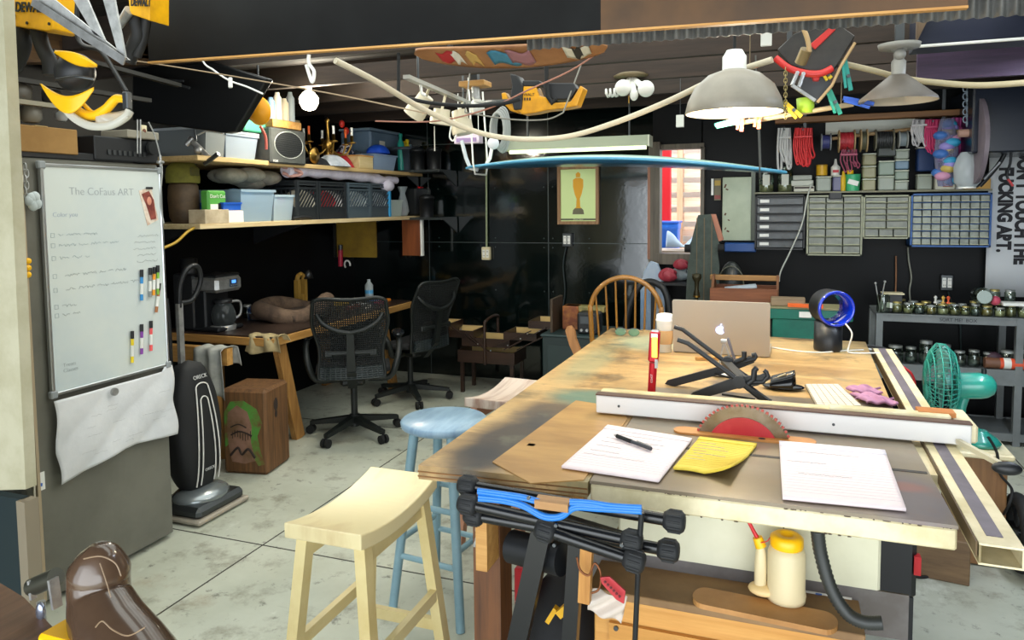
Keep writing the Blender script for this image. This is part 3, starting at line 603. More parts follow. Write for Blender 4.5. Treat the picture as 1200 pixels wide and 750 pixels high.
p = V((-3.150, sy(478), shz)); t = T('plastic_bag', 'clear plastic bag with red things standing by the black case', 'bag', p); b = MB(); b.lathe([(.05, .002), (.075, .04), (.06, .12), (.03, .2), (.06, .26)], p, 14, sc=(.7, 1)); b.build('bag', glass('bagp', 'cdd8dc', .5), t); MB().sph(p+V((0, 0, .045)), (.035, .05, .035), 12, 8).build('red_contents', mt('redpink', 'b04a50', .6), t)
p = V((-3.200, sy(490), shz)); t = T('tool_case', 'black hard case at the right end of the lower shelf', 'case', p); MB().box(p+V((0, 0, .13)), (.3, .28, .25), bev=.012).build('case', mt('case_black', '0e1214', .4), t); MB().box(p+V((.15, -.04, .255)), (.03, .06, .012), bev=.003).build('red_latch', red, t)
# upper shelf
def us(px, X=-3.150): return A(px, 195, X=X).y
p = V((-3.180, us(342), 2.02)); t = T('loudspeaker', 'grey square speaker with a round grille at the edge of the upper shelf', 'speaker', (-3.000, us(340), 1.83))
c0 = A(316, 148, X=-2.980); c1 = A(361, 194, X=-2.980); yc, zc = (c0.y+c1.y)/2, (c0.z+c1.z)/2; L, H_ = c1.y-c0.y-.02, c0.z-c1.z
MB().box((-3.070, yc, zc), (.17, L, H_), bev=.01).build('cabinet', mt('speaker_grey', '4a4c4a', .5, c2='3d403e', ns=14), t)
MB().tube([V((-2.983, yc+.40*L*math.cos(a), zc+.01+.42*H_*math.sin(a)*.9)) for a in [k*2*PI/40 for k in range(40)]], .0025, 6, closed=True).build('ring', mt('ring_grey', 'b9bdb8', .4), t)
b = MB()
for i in range(17):
    zz = -.36+i*.045; wv = math.sqrt(max(0, .38**2-zz**2)); b.box((-2.984, yc, zc+.01+zz*H_), (.004, wv*2*L, .006))
b.build('grille', black, t); text('lettering', 'POLK', .02, fr((-2.984, yc-L*.38, zc-H_*.44), (0, 1, 0), (0, 0, 1)), white, t)
MB().box((-3.070, yc, zc+H_/2+.03), (.16, L*.8, .05), bev=.003).build('wood_tray', pine, label='small wooden tray on top of the grey speaker', cat='tray')
for i, (px, h, c, l) in enumerate(((318, .14, '6f8fae', 'pale blue can on the speaker tray'), (326, .18, 'c9c2b4', 'beige can on the speaker tray'), (334, .15, 'd8ccb4', 'cream can on the speaker tray'), (341, .2, 'a9b4ba', 'grey can on the speaker tray'))):
    p = V((-3.050, A(px, 150, X=-3.050).y, zc+H_/2+.056)); MB().lathe([(.028, 0), (.028, h*.8), (.018, h*.88), (.014, h)], p, 14).build('spray_can', mt('sc'+c, c, .4), label=l, cat='can')
tote(268, 305, .15, uhz+.001, glass('bin_clear4', 'b9c6d4', .6, .2), 'clear tote with a grey lid at the left of the upper shelf', lid=mt('lidgrey', 'b8bec4', .5), cont=[mt('bluegr', '7d8fae', .7)])
t_ = tote(245, 268, .16, uhz+.001, glass('bin_smoke', '8f9698', .4, .25), 'smoky grey tote at the far left of the upper shelf', lid=mt('lidgrey', ''))
p = V((-3.150, us(288), uhz+.17)); MB().box(p+V((0, 0, .04)), (.2, .24, .07), bev=.006).build('green_box', mt('green_tub', '3da07a', .5), label='green and white box on the clear tote', cat='box')
# tubes / jars behind bulb
for i, (px, h, r, c, l) in enumerate(((312, .30, .05, '9a958a', 'tall grey canister left behind the bare lamp'), (322, .36, .045, 'b9b7ac', 'tall pale cylinder behind the speaker'), (334, .38, .045, '8d8c85', 'tall dark grey cylinder behind the speaker'), (347, .36, .05, 'c7b998', 'tall cream cylinder behind the bare lamp'))):
    p = V((-3.470, us(px, -3.450), uhz+.001)); MB().lathe([(r, 0), (r, h*.95), (r*1.08, h*.95), (r*1.08, h), (r*.9, h)], p, 18).build('canister', mt('cyl'+c, c, .5), label=l, cat='canister')
# chandelier brass
p = V((-3.150, us(385), uhz)); tch = t = T('brass_chandelier', 'brass candle chandelier standing on the upper shelf', 'chandelier', p); b = MB()
b.lathe([(.05, 0), (.055, .02), (.02, .05), (.015, .12), (.035, .15), (.04, .18), (.012, .21), (.012, .33), (.02, .35), (.0, .37)], p, 16); b.build('stem', brass, t)
for i in range(6):
    a = i*PI/3+.3; d = V((math.cos(a), math.sin(a), 0))
    MB().tube(spline([p+V((0, 0, .16)), p+d*.07+V((0, 0, .10)), p+d*.14+V((0, 0, .10)), p+d*.18+V((0, 0, .17))], 6), .007).build('arm', brass, t)
    MB().lathe([(.0, 0), (.03, .005), (.032, .012), (.012, .015), (.012, .06), (0, .062)], p+d*.18+V((0, 0, .17)), 12).build('candle_cup', brass, t)
    MB().cyl(p+d*.18+V((0, 0, .22)), p+d*.18+V((0, 0, .29)), .009, n=10).build('candle', (white, orange, white)[i % 3], t)
p = V((-3.070, us(372, -3.050), uhz)); MB().lathe([(0, -.012), (.055, -.01), (.06, 0), (.05, .006), (.02, .012), (0, .02)], p+V((0, 0, .07)), 24, Matrix.Rotation(PI/2, 4, 'Y')).build('brass_disc', brass, label='round brass plate leaning on the upper shelf by the speaker', cat='plate')
def heap(name, px, w, h, mat, label, X=-3.150, z=uhz, sd=1, d=.13):
    y = us(px, X); r = random.Random(sd); ph_ = r.random()*6
    b = MB(); b.grid(lambda u, v: V((X+d*(math.cos(u*2*PI))*(1-v)**.5*(1+.1*math.sin(u*19+ph_)), y+w*math.sin(u*2*PI)*(1-v)**.5*(1+.12*math.sin(u*25+ph_)), z+.002+h*v*(1+.15*math.sin(u*12+ph_)*(1-v)))), 36, 10)
    return b.build(name, mat, label=label, cat='cloth')
heap('cloth_pile', 368, .12, .07, mt('hblack', '15171b', .9, bump=.3, ns=30), 'black cloth heaped on the upper shelf right of the speaker', sd=1)
heap('cloth_pile', 388, .14, .09, mt('hwhite', 'c8ccd2', .9, c2='9ba2aa', ns=12, bump=.3), 'grey white cloth heaped in front of the chandelier', X=-3.090, sd=2)
heap('cloth_pile', 396, .11, .13, mt('hred', 'b0232b', .9, bump=.3, ns=30), 'red cloth heaped behind the grey white one', X=-3.210, sd=3)
heap('cloth_pile', 404, .09, .22, mt('hpat', '20253a', .9, c2='c8c2cc', ns=26, edge=(.5, .52)), 'patterned black and white cloth on the upper shelf', X=-3.300, sd=4)
heap('cloth_pile', 418, .12, .18, mt('hgrey', '5c6670', .9, bump=.3, ns=20), 'dark grey cloth behind the wooden box on the upper shelf', X=-3.350, sd=5)
for i, (px, zz) in enumerate(((402, .33), (407, .28))):
    MB().sph((-3.250, us(px, -3.250), uhz+zz+.03), (.02, .028, .03), 12, 8).build('red_ornament', mt('ornament_red', 'd8352a', .3), tch)  # plain red ornament, no emission
t = T('wooden_box', 'pale wooden box on the upper shelf front', 'box', (-3.070, us(427, -3.050), uhz)); MB().box((-3.090, us(427, -3.050), uhz+.05), (.12, .20, .095), bev=.003).build('box_body', wood('palewood', 'd6c294', 'c2a974', 'y'), t); MB().box((-3.090, us(427, -3.050), uhz+.1), (.125, .205, .012)).build('lid', pine, t)
tote(440, 466, .13, uhz+.001, glass('bin_clearb', 'b4cbe6', .62, .15), 'clear tote with a bright blue cloth on the upper shelf', X1=-3.050, cont=[mt('paleb', 'aab8c8', .8)])
p = V((-3.170, us(446), uhz+.15)); b = MB(); b.grid(lambda u, v: p+V((.09*math.cos(u*2*PI)*math.sin(v*PI/2+.01), .12*math.sin(u*2*PI)*math.sin(v*PI/2+.01)*(1+.1*math.sin(u*30)), .075*math.cos(v*PI/2))), 30, 8); b.build('cloth', mt('vividblue', '1a55d8', .6, bump=.3, ns=20), label='bright blue cloth on top of the clear tote', cat='cloth')
t = T('storage_tote', 'tall pale blue tote with a red label at the back of the upper shelf', 'tote', (-3.400, us(462, -3.350), uhz)); y = 5.70; MB().box((-3.410, y, uhz+.18), (.3, .5, .35), bev=.015).build('tote_body', mt('tote_blue', '6f87a0', .45, c2='5f7790', ns=3), t); MB().box((-3.410, y, uhz+.365), (.32, .52, .02), bev=.006).build('lid', mt('tote_lid', '8198ae', .5), t); MB().box((-3.258, y-.06, uhz+.24), (.004, .09, .07)).build('label_card', white, t); MB().box((-3.255, y-.06, uhz+.22), (.003, .07, .02)).build('red_print', red, t)
t = T('storage_bin', 'dark blue grey bin holding yellow bottles at the far end of the upper shelf', 'bin', (-3.130, us(483, -3.050), uhz)); y = us(484, -3.050); b = MB(); z = uhz
b.lathe([(.13, 0), (.155, .2), (.17, .2), (.17, .225), (.15, .225), (.125, .01)], (-3.150, y, z), 4, Matrix.Rotation(PI/4, 4, 'Z')); b.build('bin_body', mt('bin_slate', '39434f', .5), t)
b = MB()
for i in range(7): b.box((-3.035, y-.10+i*.033, z+.1), (.006, .006, .17))
b.build('ribs', mt('rib_slate', '2c353f', .5), t)
for i, (dy_, c, h, l) in enumerate(((-.09, '1d8f82', .34, 'teal bottle in the dark bin'), (-.03, 'e8c21c', .28, 'yellow bottle in the dark bin, left one'), (.03, 'ead021', .30, 'yellow bottle in the dark bin, right one'), (.08, '7f9aa8', .26, 'blue grey bottle in the dark bin'))):
    MB().lathe([(.028, .02), (.03, .05), (.03, h*.75), (.014, h*.85), (.014, h*.92), (.018, h*.93), (.016, h), (0, h)], (-3.120, y+dy_, z), 14).build('bottle', mt('bt'+c, c, .35), label=l, cat='bottle')
t = T('metal_rack', 'pair of dark metal shelves in the far left corner holding dark tubs', 'shelf', (-2.91, 5.83, 1.3)); b = MB()
for x in (-3.1, -2.72):
    for z in (1.37, 1.78): MB().prism([(0, z+.06), (.28, z+.06), (.28, z-.06)], .012, (x, 5.70, 0), (0, 1, 0), (0, 0, 1)).build('bracket', mt('rackm', '2a3030', .4), t)
for z in (1.44, 1.85): MB().box((-2.91, 5.81, z), (.4, .34, .02)).build('shelf', mt('rackm', ''), t)
for i, (x, z, l) in enumerate(((-2.98, 1.86, 'left black canister on the top of the corner rack'), (-2.82, 1.86, 'right black canister on the top of the corner rack'), (-2.9, 1.45, 'black tub on the lower shelf of the corner rack'))):
    MB().lathe([(.06, 0), (.065, .16), (.07, .16), (.07, .18), (.03, .2), (.0, .2)], (x, 5.76, z), 18).build('canister', black, label=l, cat='canister')
# ------------------------------------------------------------------ bare lamp with cord
p = A(362, 118, Y=3.9); t = T('bare_lamp', 'glowing bare lamp hanging by a white cord above the speaker', 'lamp', p)
MB().lathe([(0, -.065), (.038, -.052), (.058, -.015), (.058, .02), (.035, .05), (.018, .06)], p, 20).build('bulb', mt('bulb_warm', 'fff2d0', .3, emit=14), t)
MB().cyl(p+V((0, 0, .055)), p+V((0, 0, .11)), .02).build('socket', white, t)
MB().tube(spline([p+V((0, 0, .10)), A(366, 88, Y=3.9), A(363, 78, Y=3.9), A(360, 70, Y=3.87), V((A(360, 70, Y=3.87).x, 3.87, 2.30))]), .006).build('cord', white, t)
l = light('bare_lamp_light', 'POINT', p+V((.05, -.05, -.0)), 32, (1, .93, .75), shadow_soft_size=.05)
# ------------------------------------------------------------------ workbench left
dz = .75; dx = -2.93; dy0, dy1 = 3.68, 5.5
t = T('workbench', 'long dark topped wooden workbench along the left wall', 'workbench', (-3.4, 4.6, 0))
MB().box(((XL+dx)/2, (dy0+dy1)/2, dz-.008), (dx-XL-.01, dy1-dy0, .016)).build('top', mt('dark_brown_top', '3e2f28', .35, c2='2a201c', ns=3), t)
b = MB(); b.box((dx-.01, (dy0+dy1)/2, dz-.035), (.04, dy1-dy0, .05), bev=.003); b.build('front_edge', piney, t)
MB().box(((XL+dx)/2, dy0+.01, dz-.035), (dx-XL-.04, .04, .05), bev=.003).build('end_edge', pine, t)
for y, yy in ((4.05, 3.80), (5.35, 5.2)):
    MB().bar((-3.02, y-.2, dz-.06), (-3.02, y-.02, 0.0), .09, .04, up=(1, 0, 0)).build('leg', pinez, t); MB().bar((-3.7, y, dz-.06), (-3.7, y, 0.0), .09, .04, up=(1, 0, 0)).build('leg', pinez, t)
p0, p1 = A(223, 413, Y=3.35), A(274, 408, Y=3.42)
MB().bar(V((-3.65, 3.40, .68)), V((-3.03, 3.42, .675)), .05, .10, up=(0, 0, 1)).build('sawhorse_beam', pine, label='pine beam end sticking out before the workbench, draped with rags', cat='beam')
sh_ = T('saw_horse', 'pine stand carrying the draped beam before the workbench', 'stand', (-3.4, 3.4, 0))
for x in (-3.62, -3.2):
    for y, s_ in ((3.3, -1), (3.5, 1)): MB().bar((x, 3.4+s_*.03, .63), (x, y+s_*.05, 0), .035, .06, up=(1, 0, 0)).build('leg', pinez, sh_)
MB().box((-3.41, 3.4, .3), (.42, .26, .02)).build('shelf', pine, sh_)
def drape(name, cx, cy, wdt, top, f, bk, mat, label, hwid=.035, ax='x'):
    def fn(u, v):
        s_ = (v-.5)*2; a = wdt*(u-.5)*(1+.25*abs(s_)); w_ = .012*math.sin(u*14+s_*2)
        if abs(s_) < .25: y, z = s_/.25*hwid, top+.006+w_*.3
        else:
            k = (abs(s_)-.25)/.75; ln = f if s_ < 0 else bk; y = math.copysign(hwid+.006+.02*k+w_, s_); z = top-ln*k*(1+.12*math.sin(u*6))
        return V((cx+a, cy+y, z)) if ax == 'x' else V((cx+y, cy+a, z))
    return MB().grid(fn, 26, 30).build(name, mat, solid=.003, label=label, cat='cloth')
drape('grey_rag', -3.13, 3.41, .2, .725, .30, .12, mt('rag_grey', 'b4b5ae', .95, c2='8f918c', ns=6), 'long grey rag hanging over the beam end by the workbench', .055)
drape('tan_rag', -3.0, 3.72, .22, .752, .10, .04, mt('rag_tan', 'b8a77e', .95, c2='8f7f5a', ns=8), 'tan rag draped over the near corner of the workbench', .03)
# coffee maker
cx, cy = -3.47, 3.82; t = T('coffee_maker', 'black and steel drip coffee maker on the near end of the workbench', 'coffee maker', (cx, cy, dz+.001), 0); z = dz+.001
b = MB(); b.box((cx, cy, z+.015), (.22, .24, .03), bev=.01); b.box((cx-.05, cy, z+.16), (.10, .22, .28), bev=.01); b.build('body', black, t)
b = MB(); b.box((cx, cy, z+.305), (.22, .24, .10), bev=.02); b.build('top_housing', steel, t); MB().box((cx, cy, z+.362), (.20, .22, .02), bev=.008).build('lid', black, t)
MB().box((cx+.111, cy+.03, z+.31), (.004, .07, .05)).build('panel', mt('panelblue', '3a4a60', .3), t); MB().box((cx+.114, cy+.03, z+.318), (.003, .035, .02)).build('display', mt('lcd', '4f8fe8', .3, emit=1.2), t)
b = MB()
for i in range(4): b.cyl((cx+.112, cy+.005+i*.017, z+.295), (cx+.116, cy+.005+i*.017, z+.295), .005, n=8)
b.build('buttons', steel, t)
MB().lathe([(.0, .0), (.065, .0), (.078, .03), (.08, .07), (.065, .12), (.05, .14), (.055, .15)], (cx+.045, cy, z+.032), 24).build('carafe', glass('carafe', '4a4f50', .5), t)
MB().lathe([(.058, 0), (.06, .02), (0, .028)], (cx+.045, cy, z+.182), 20).build('carafe_lid', black, t)
MB().tube(spline([(cx+.06, cy+.06, z+.18), (cx+.08, cy+.12, z+.17), (cx+.08, cy+.12, z+.09), (cx+.06, cy+.075, z+.06)]), .009).build('carafe_handle', steel, t)
MB().lathe([(.08, 0), (.085, .03), (.08, .034)], (cx+.04, cy, z+.0), 24).build('warming_plate', steel, t)
cx2 = -3.62; t = T('coffee_grinder', 'black kitchen machine standing left of the coffee maker', 'machine', (cx2, 3.76, dz)); MB().box((-3.64, 3.76, dz+.19), (.18, .12, .37), bev=.015).build('body', mt('soft_black', '1d1e20', .5), t); MB().lathe([(.05, 0), (.055, .1), (0, .11)], (-3.64, 3.76, dz+.37), 16).build('hopper', black, t)
p = A(290, 372, Z=dz+.001); t = T('glass_jar', 'small clear jar between the coffee maker and the blue mug', 'jar', p); MB().lathe([(.03, 0), (.034, .01), (.034, .07), (.026, .08)], p, 16).build('jar', clear, t); MB().lathe([(.03, 0), (.03, .015), (0, .016)], p+V((0, 0, .08)), 16).build('lid', steel, t)
p = A(297, 374, Z=dz+.001); t = T('mug', 'dark blue and white patterned mug on the workbench', 'mug', p); MB().lathe([(.036, 0), (.039, .01), (.04, .085), (.036, .085), (.034, .01), (0, .01)], p, 20).build('cup', mt('mug_blue', '1d3560', .3, c2='c9d3e0', ns=40, edge=(.52, .55)), t); MB().tube(spline([p+V((.02, .033, .07)), p+V((.03, .058, .06)), p+V((.03, .055, .03)), p+V((.02, .034, .018))], 6), .005).build('handle', mt('mug_blue', ''), t)
MB().cyl(p+V((0, 0, .02)), p+V((.03, .01, .125)), .003).build('spoon', steel, label='spoon standing in the blue mug', cat='spoon')
# pet bed (burlap)
p = V((-3.32, 4.42, dz)); t = T('burlap_bed', 'brown burlap sack bed slumped on the workbench', 'pet bed', p); bm_ = mt('burlap', '6f5a49', .95, c2='4d3d32', ns=12, bump=.5)
pts = [p+V((.22*math.cos(a), .27*math.sin(a), .065+.03*math.sin(2*a+.6)+.02*math.sin(3*a))) for a in [k*2*PI/28 for k in range(28)]]
MB().tube(pts, .058, 12, closed=True).build('bolster', bm_, t)
MB().grid(lambda u, v: p+V(((u-.5)*.38, (v-.5)*.5, .03+.012*math.sin(u*9)*math.sin(v*7))), 12, 12).build('cushion', mt('burlap_dark', '55453a', .95, c2='3c3029', ns=8), t, solid=.04)
# wooden clamp arch at back
p = A(355, 342, X=-3.6); t = T('wooden_arch', 'upright rounded pine board with a slot at the back of the workbench', 'wooden board', (p.x, p.y, dz)); h = p.z-dz+.16; b = MB()
y = p.y; r_ = .06
for s_ in (-1, 1): b.box((-3.62, y+s_*.042, dz+h/2-.03), (.04, .036, h-.06))
b.tube([V((-3.62, y+.042*math.cos(a), dz+h-.06+.042*math.sin(a))) for a in [k*PI/12 for k in range(13)]], .019, 8); b.box((-3.62, y, dz+.05), (.04, .06, .1)); b.build('board', wood('yellow_pine', 'c49a44', '9a7430', 'z'), t)
# back wall things above bench
c0, c1 = A(392, 262, Y=5.5), A(440, 302, Y=5.5)
t = T('cork_panel', 'small yellow board with a dark edge hanging under the wall shelf above the bench', 'board', c0); MB().box(((c0.x+c1.x)/2, 5.52, (c0.z+c1.z)/2+.03), (c1.x-c0.x, .02, c0.z-c1.z+.06)).build('panel', mt('yellow_cork', '9a7c22', .7, c2='7c611c', ns=4), t)
b = MB(); b.box((c0.x, 5.51, (c0.z+c1.z)/2+.03), (.025, .04, c0.z-c1.z+.07)); b.build('frame', mt('fr_black', '1a1a18', .5), t)
c0, c1 = A(471, 262, Y=5.7), A(495, 299, Y=5.7)
t = T('wooden_board', 'small orange brown wood panel under the right end of the wall shelf', 'board', c0); MB().box(((c0.x+c1.x)/2, 5.71, (c0.z+c1.z)/2+.02), (c1.x-c0.x, .02, c0.z-c1.z+.05)).build('panel', wood('rust_wood', '8a4a20', '6a3517', 'z'), t); MB().box((c1.x, 5.70, (c0.z+c1.z)/2+.02), (.02, .03, c0.z-c1.z+.05)).build('pale_edge', white, t)
c = A(399, 303, Y=5.45); t = T('heat_gun', 'red and white torch hanging beside the yellow board', 'tool', c); MB().cyl(A(399, 292, Y=5.45), A(399, 312, Y=5.45), .02).build('body', mt('crimson', 'c42a45', .4), t); MB().cyl(A(399, 287, Y=5.45), A(399, 293, Y=5.45), .02).build('cap', dsteel, t)
b = MB(); q = A(407, 310, Y=5.45); b.tube([q+V((.028*math.cos(a), 0, .035*math.sin(a))) for a in [k*PI/8-.3 for k in range(12)]], .008, 6); b.build('white_ring', white, t)
# stand microphone-like lamp
t = T('bench_lamp', 'small dark jointed work lamp at the back of the bench', 'lamp', (-3.65, 4.95, dz)); b = MB(); b.lathe([(.07, 0), (.07, .012), (.02, .02), (.01, .03)], (-3.65, 4.95, dz), 18); b.build('base', dsteel, t)
MB().tube([(-3.65, 4.95, dz+.02), (-3.63, 4.97, dz+.14), (-3.6, 4.99, dz+.24)], .007).build('arm', dsteel, t); MB().lathe([(.015, .04), (.03, .02), (.045, -.03), (.04, -.03), (.0, .0)], (-3.6, 4.99, dz+.25), 16).build('head', dsteel, t)
MB().box((-3.55, 5.0, dz+.02), (.25, .3, .035), bev=.006).build('flat_black_device', black, label='flat black device lying under the small work lamp', cat='device')
# items at far bench
for i, (x, y, d, c, l) in enumerate(((-3.35, 5.0, (.12, .20, .05), 'c9a23a', 'yellow wooden block on the far part of the bench'), (-3.45, 4.88, (.06, .07, .06), 'a8892f', 'small mustard box on the bench'), (-3.2, 5.12, (.10, .14, .012), 'd6d8da', 'white paper scraps on the bench'), (-3.05, 5.2, (.06, .1, .03), 'a83c5a', 'pink tool at the bench front'), (-3.08, 5.32, (.04, .14, .025), 'd1781c', 'orange handled tool at the bench front'), (-3.02, 4.95, (.03, .13, .022), 'e0d6cc', 'pale handled tool at the bench front'), (-3.22, 5.36, (.13, .1, .03), '3a6bb0', 'blue tray at the far end of the bench'), (-3.12, 4.9, (.05, .16, .03), '6b2c24', 'dark red tool beside the pale handled one'))):
    MB().box((x, y, dz+.001+d[2]/2), d, rz=.3*((i % 3)-1), bev=min(d)*.25).build(('wooden_block', 'small_box', 'paper_scrap', 'hand_tool', 'hand_tool', 'hand_tool', 'tray', 'hand_tool')[i], mt('bi'+c, c, .5), label=l, cat=('block', 'box', 'paper', 'tool', 'tool', 'tool', 'tray', 'tool')[i])
p = V((-3.28, 5.4, dz+.03)); t = T('spray_bottle', 'clear bottle with a blue band at the far end of the bench', 'bottle', p); MB().lathe([(.03, .002), (.035, .01), (.035, .1), (.015, .13), (.015, .15)], p, 16).build('bottle', frost, t); MB().lathe([(.036, .03), (.036, .06)], p, 16).build('band', mt('lightblue', '5fb0dd', .4), t)
# ------------------------------------------------------------------ vacuum
vx, vy = -2.80, 2.88
t = T('upright_vacuum', 'black upright vacuum cleaner with a silver foot beside the grey cabinet', 'vacuum cleaner', (vx, vy, 0)); b = MB()
b.box((vx+.02, vy, .055), (.30, .33, .06), rz=0, bev=.02); b.build('foot', dsteel, t)
MB().box((vx+.02, vy, .012+.008), (.33, .36, .025), bev=.008).build('bumper', mt('beige_rubber', '9c9384', .6), t)
MB().sph((vx+.03, vy, .09), (.13, .15, .05), 20, 10).build('silver_hood', mt('silver_hood', '8d9496', .25, .6), t)
def bag(u, v):
    a = u*2*PI; s_ = (math.sin(v*PI))**.28; top = 1-.12*max(0, v-.75)/.25
    w_ = (.135+.015*math.sin(v*PI))*s_*top; d = (.085+.03*(1-v))*s_
    ca, sa = math.cos(a), math.sin(a); return V((vx+d*math.copysign(abs(ca)**.7, ca)+.0-.02*v, vy+w_*math.copysign(abs(sa)**.7, sa), .10+.68*v))
MB().grid(bag, 40, 30).build('bag', mt('vac_black', '0f1012', .7, bump=.15, ns=8), t)
b = MB()
def fbag(v, yy): return vx+(.085+.03*(1-v))*(math.sin(v*PI))**.28-.02*v+.003
for k, (wd, tp) in enumerate(((.075, .80), (.045, .70))):
    pts = []
    for i in range(11): v = .08+(tp-.08)*i/10; ww = wd*(1-.45*(i/10)**2); pts.append((v, -ww))
    for i in range(1, 8): a = PI-i*PI/8; pts.append((tp+.035*math.sin(a), wd*.55*math.cos(a)))
    for i in range(11): v = tp-(tp-.08)*i/10; ww = wd*(1-.45*((10-i)/10)**2); pts.append((v, ww))
    b.tube([V((fbag(v, y)-.0*abs(y), vy+y, .10+.68*v)) for v, y in pts], .0035, 6)
b.build('reflective_piping', mt('piping', 'd8d5cf', .5), t)
text('lettering', 'ORECK', .028, fr((fbag(.88, 0)+.004, vy, .10+.68*.88), (0, 1, 0), (-.25, 0, 1)), mt('silver_print', 'c5c5c2', .5), t); text('lettering', 'ORECK', .02, fr((fbag(.2, 0)+.004, vy+.0, .10+.68*.19), (0, 1, 0), (0, 0, 1)), mt('silver_print', ''), t)
MB().bar((vx-.04, vy-.02, .70), (vx-.04, vy-.02, 1.07), .03, .02).build('handle_tube', steel, t)
MB().tube(spline([(vx-.04, vy-.02, 1.05), (vx-.04, vy-.01, 1.16), (vx-.03, vy+.03, 1.24), (vx-.03, vy+.1, 1.25), (vx-.04, vy+.13, 1.17), (vx-.05, vy+.08, 1.08), (vx-.05, vy, 1.07)]), .013).build('handle_grip', black, t)
MB().tube(spline([(vx-.08, vy-.06, 1.1), (vx-.07, vy-.06, .95), (vx-.07, vy-.06, .75)]), .010).build('cord_loop', black, t)
# wood block
bx, by = -2.92, 3.50; t = T('painted_log_block', 'square timber block with a graffiti face painted in green and pink', 'wood block', (bx, by, 0), math.radians(10))
bw = wood('old_timber', '75502c', '4a3018', 'z', .7, 1.2); b = MB(); b.M = Matrix.Translation((bx, by, 0)) @ Matrix.Rotation(math.radians(10), 4, 'Z'); b.M = b.M @ Matrix.Diagonal((.82, .82, .93, 1)); BM = b.M
b.box((0, 0, .27), (.34, .34, .54), bev=.02); b.build('block', bw, t)
def pp(pts, mat, nm, off=.001, fc='f'):
    b = MB(); b.M = BM; y = -.17-off; b.prism(pts, .0015, (0, y, .27)); b.build(nm, mat, t)
gn = mt('spray_green', '4f8a34', .7, c2='6b4a28', ns=7, edge=(.45, .62)); pk = mt('spray_pink', '8f6a58', .7, c2='6e5236', ns=7, edge=(.42, .62)); dk = mt('spray_dark', '2c2019', .8)
pp([(-.15, -.1), (-.15, .12), (-.1, .19), (0, .2), (.1, .15), (.14, .06), (.1, -.02), (.12, -.12), (.15, -.2), (.1, -.21), (.02, -.1), (-.08, -.05)], gn, 'green_paint')
pp([(-.13, 0), (-.12, .12), (-.05, .17), (.03, .13), (.06, .04), (.05, -.06), (.08, -.18), (.0, -.2), (-.1, -.19), (-.12, -.1)], pk, 'pink_face', .003)
b = MB(); b.M = BM
for i in range(8): b.box((-.09+i*.02, -.1755, .27-.02+.012*math.sin(i)), (.004, .002, .045))
b.tube(spline([(-.1, -.176, .25), (-.03, -.176, .275), (.06, -.176, .25)]), .005); b.tube(spline([(-.11, -.176, .12), (-.05, -.176, .17), (-.02, -.176, .13), (.03, -.176, .165), (.08, -.176, .11)]), .008); b.tube(spline([(-.1, -.176, .3), (-.04, -.176, .32), (.02, -.176, .30)]), .004)
b.build('dark_outline', dk, t)
b = MB(); b.M = BM
for z_, r_ in ((.42, .03), (.36, .018)): b.sph((.1715, -.03, z_), (.002, r_, r_*1.4), 14, 8)
b.build('dark_knot', dk, t)
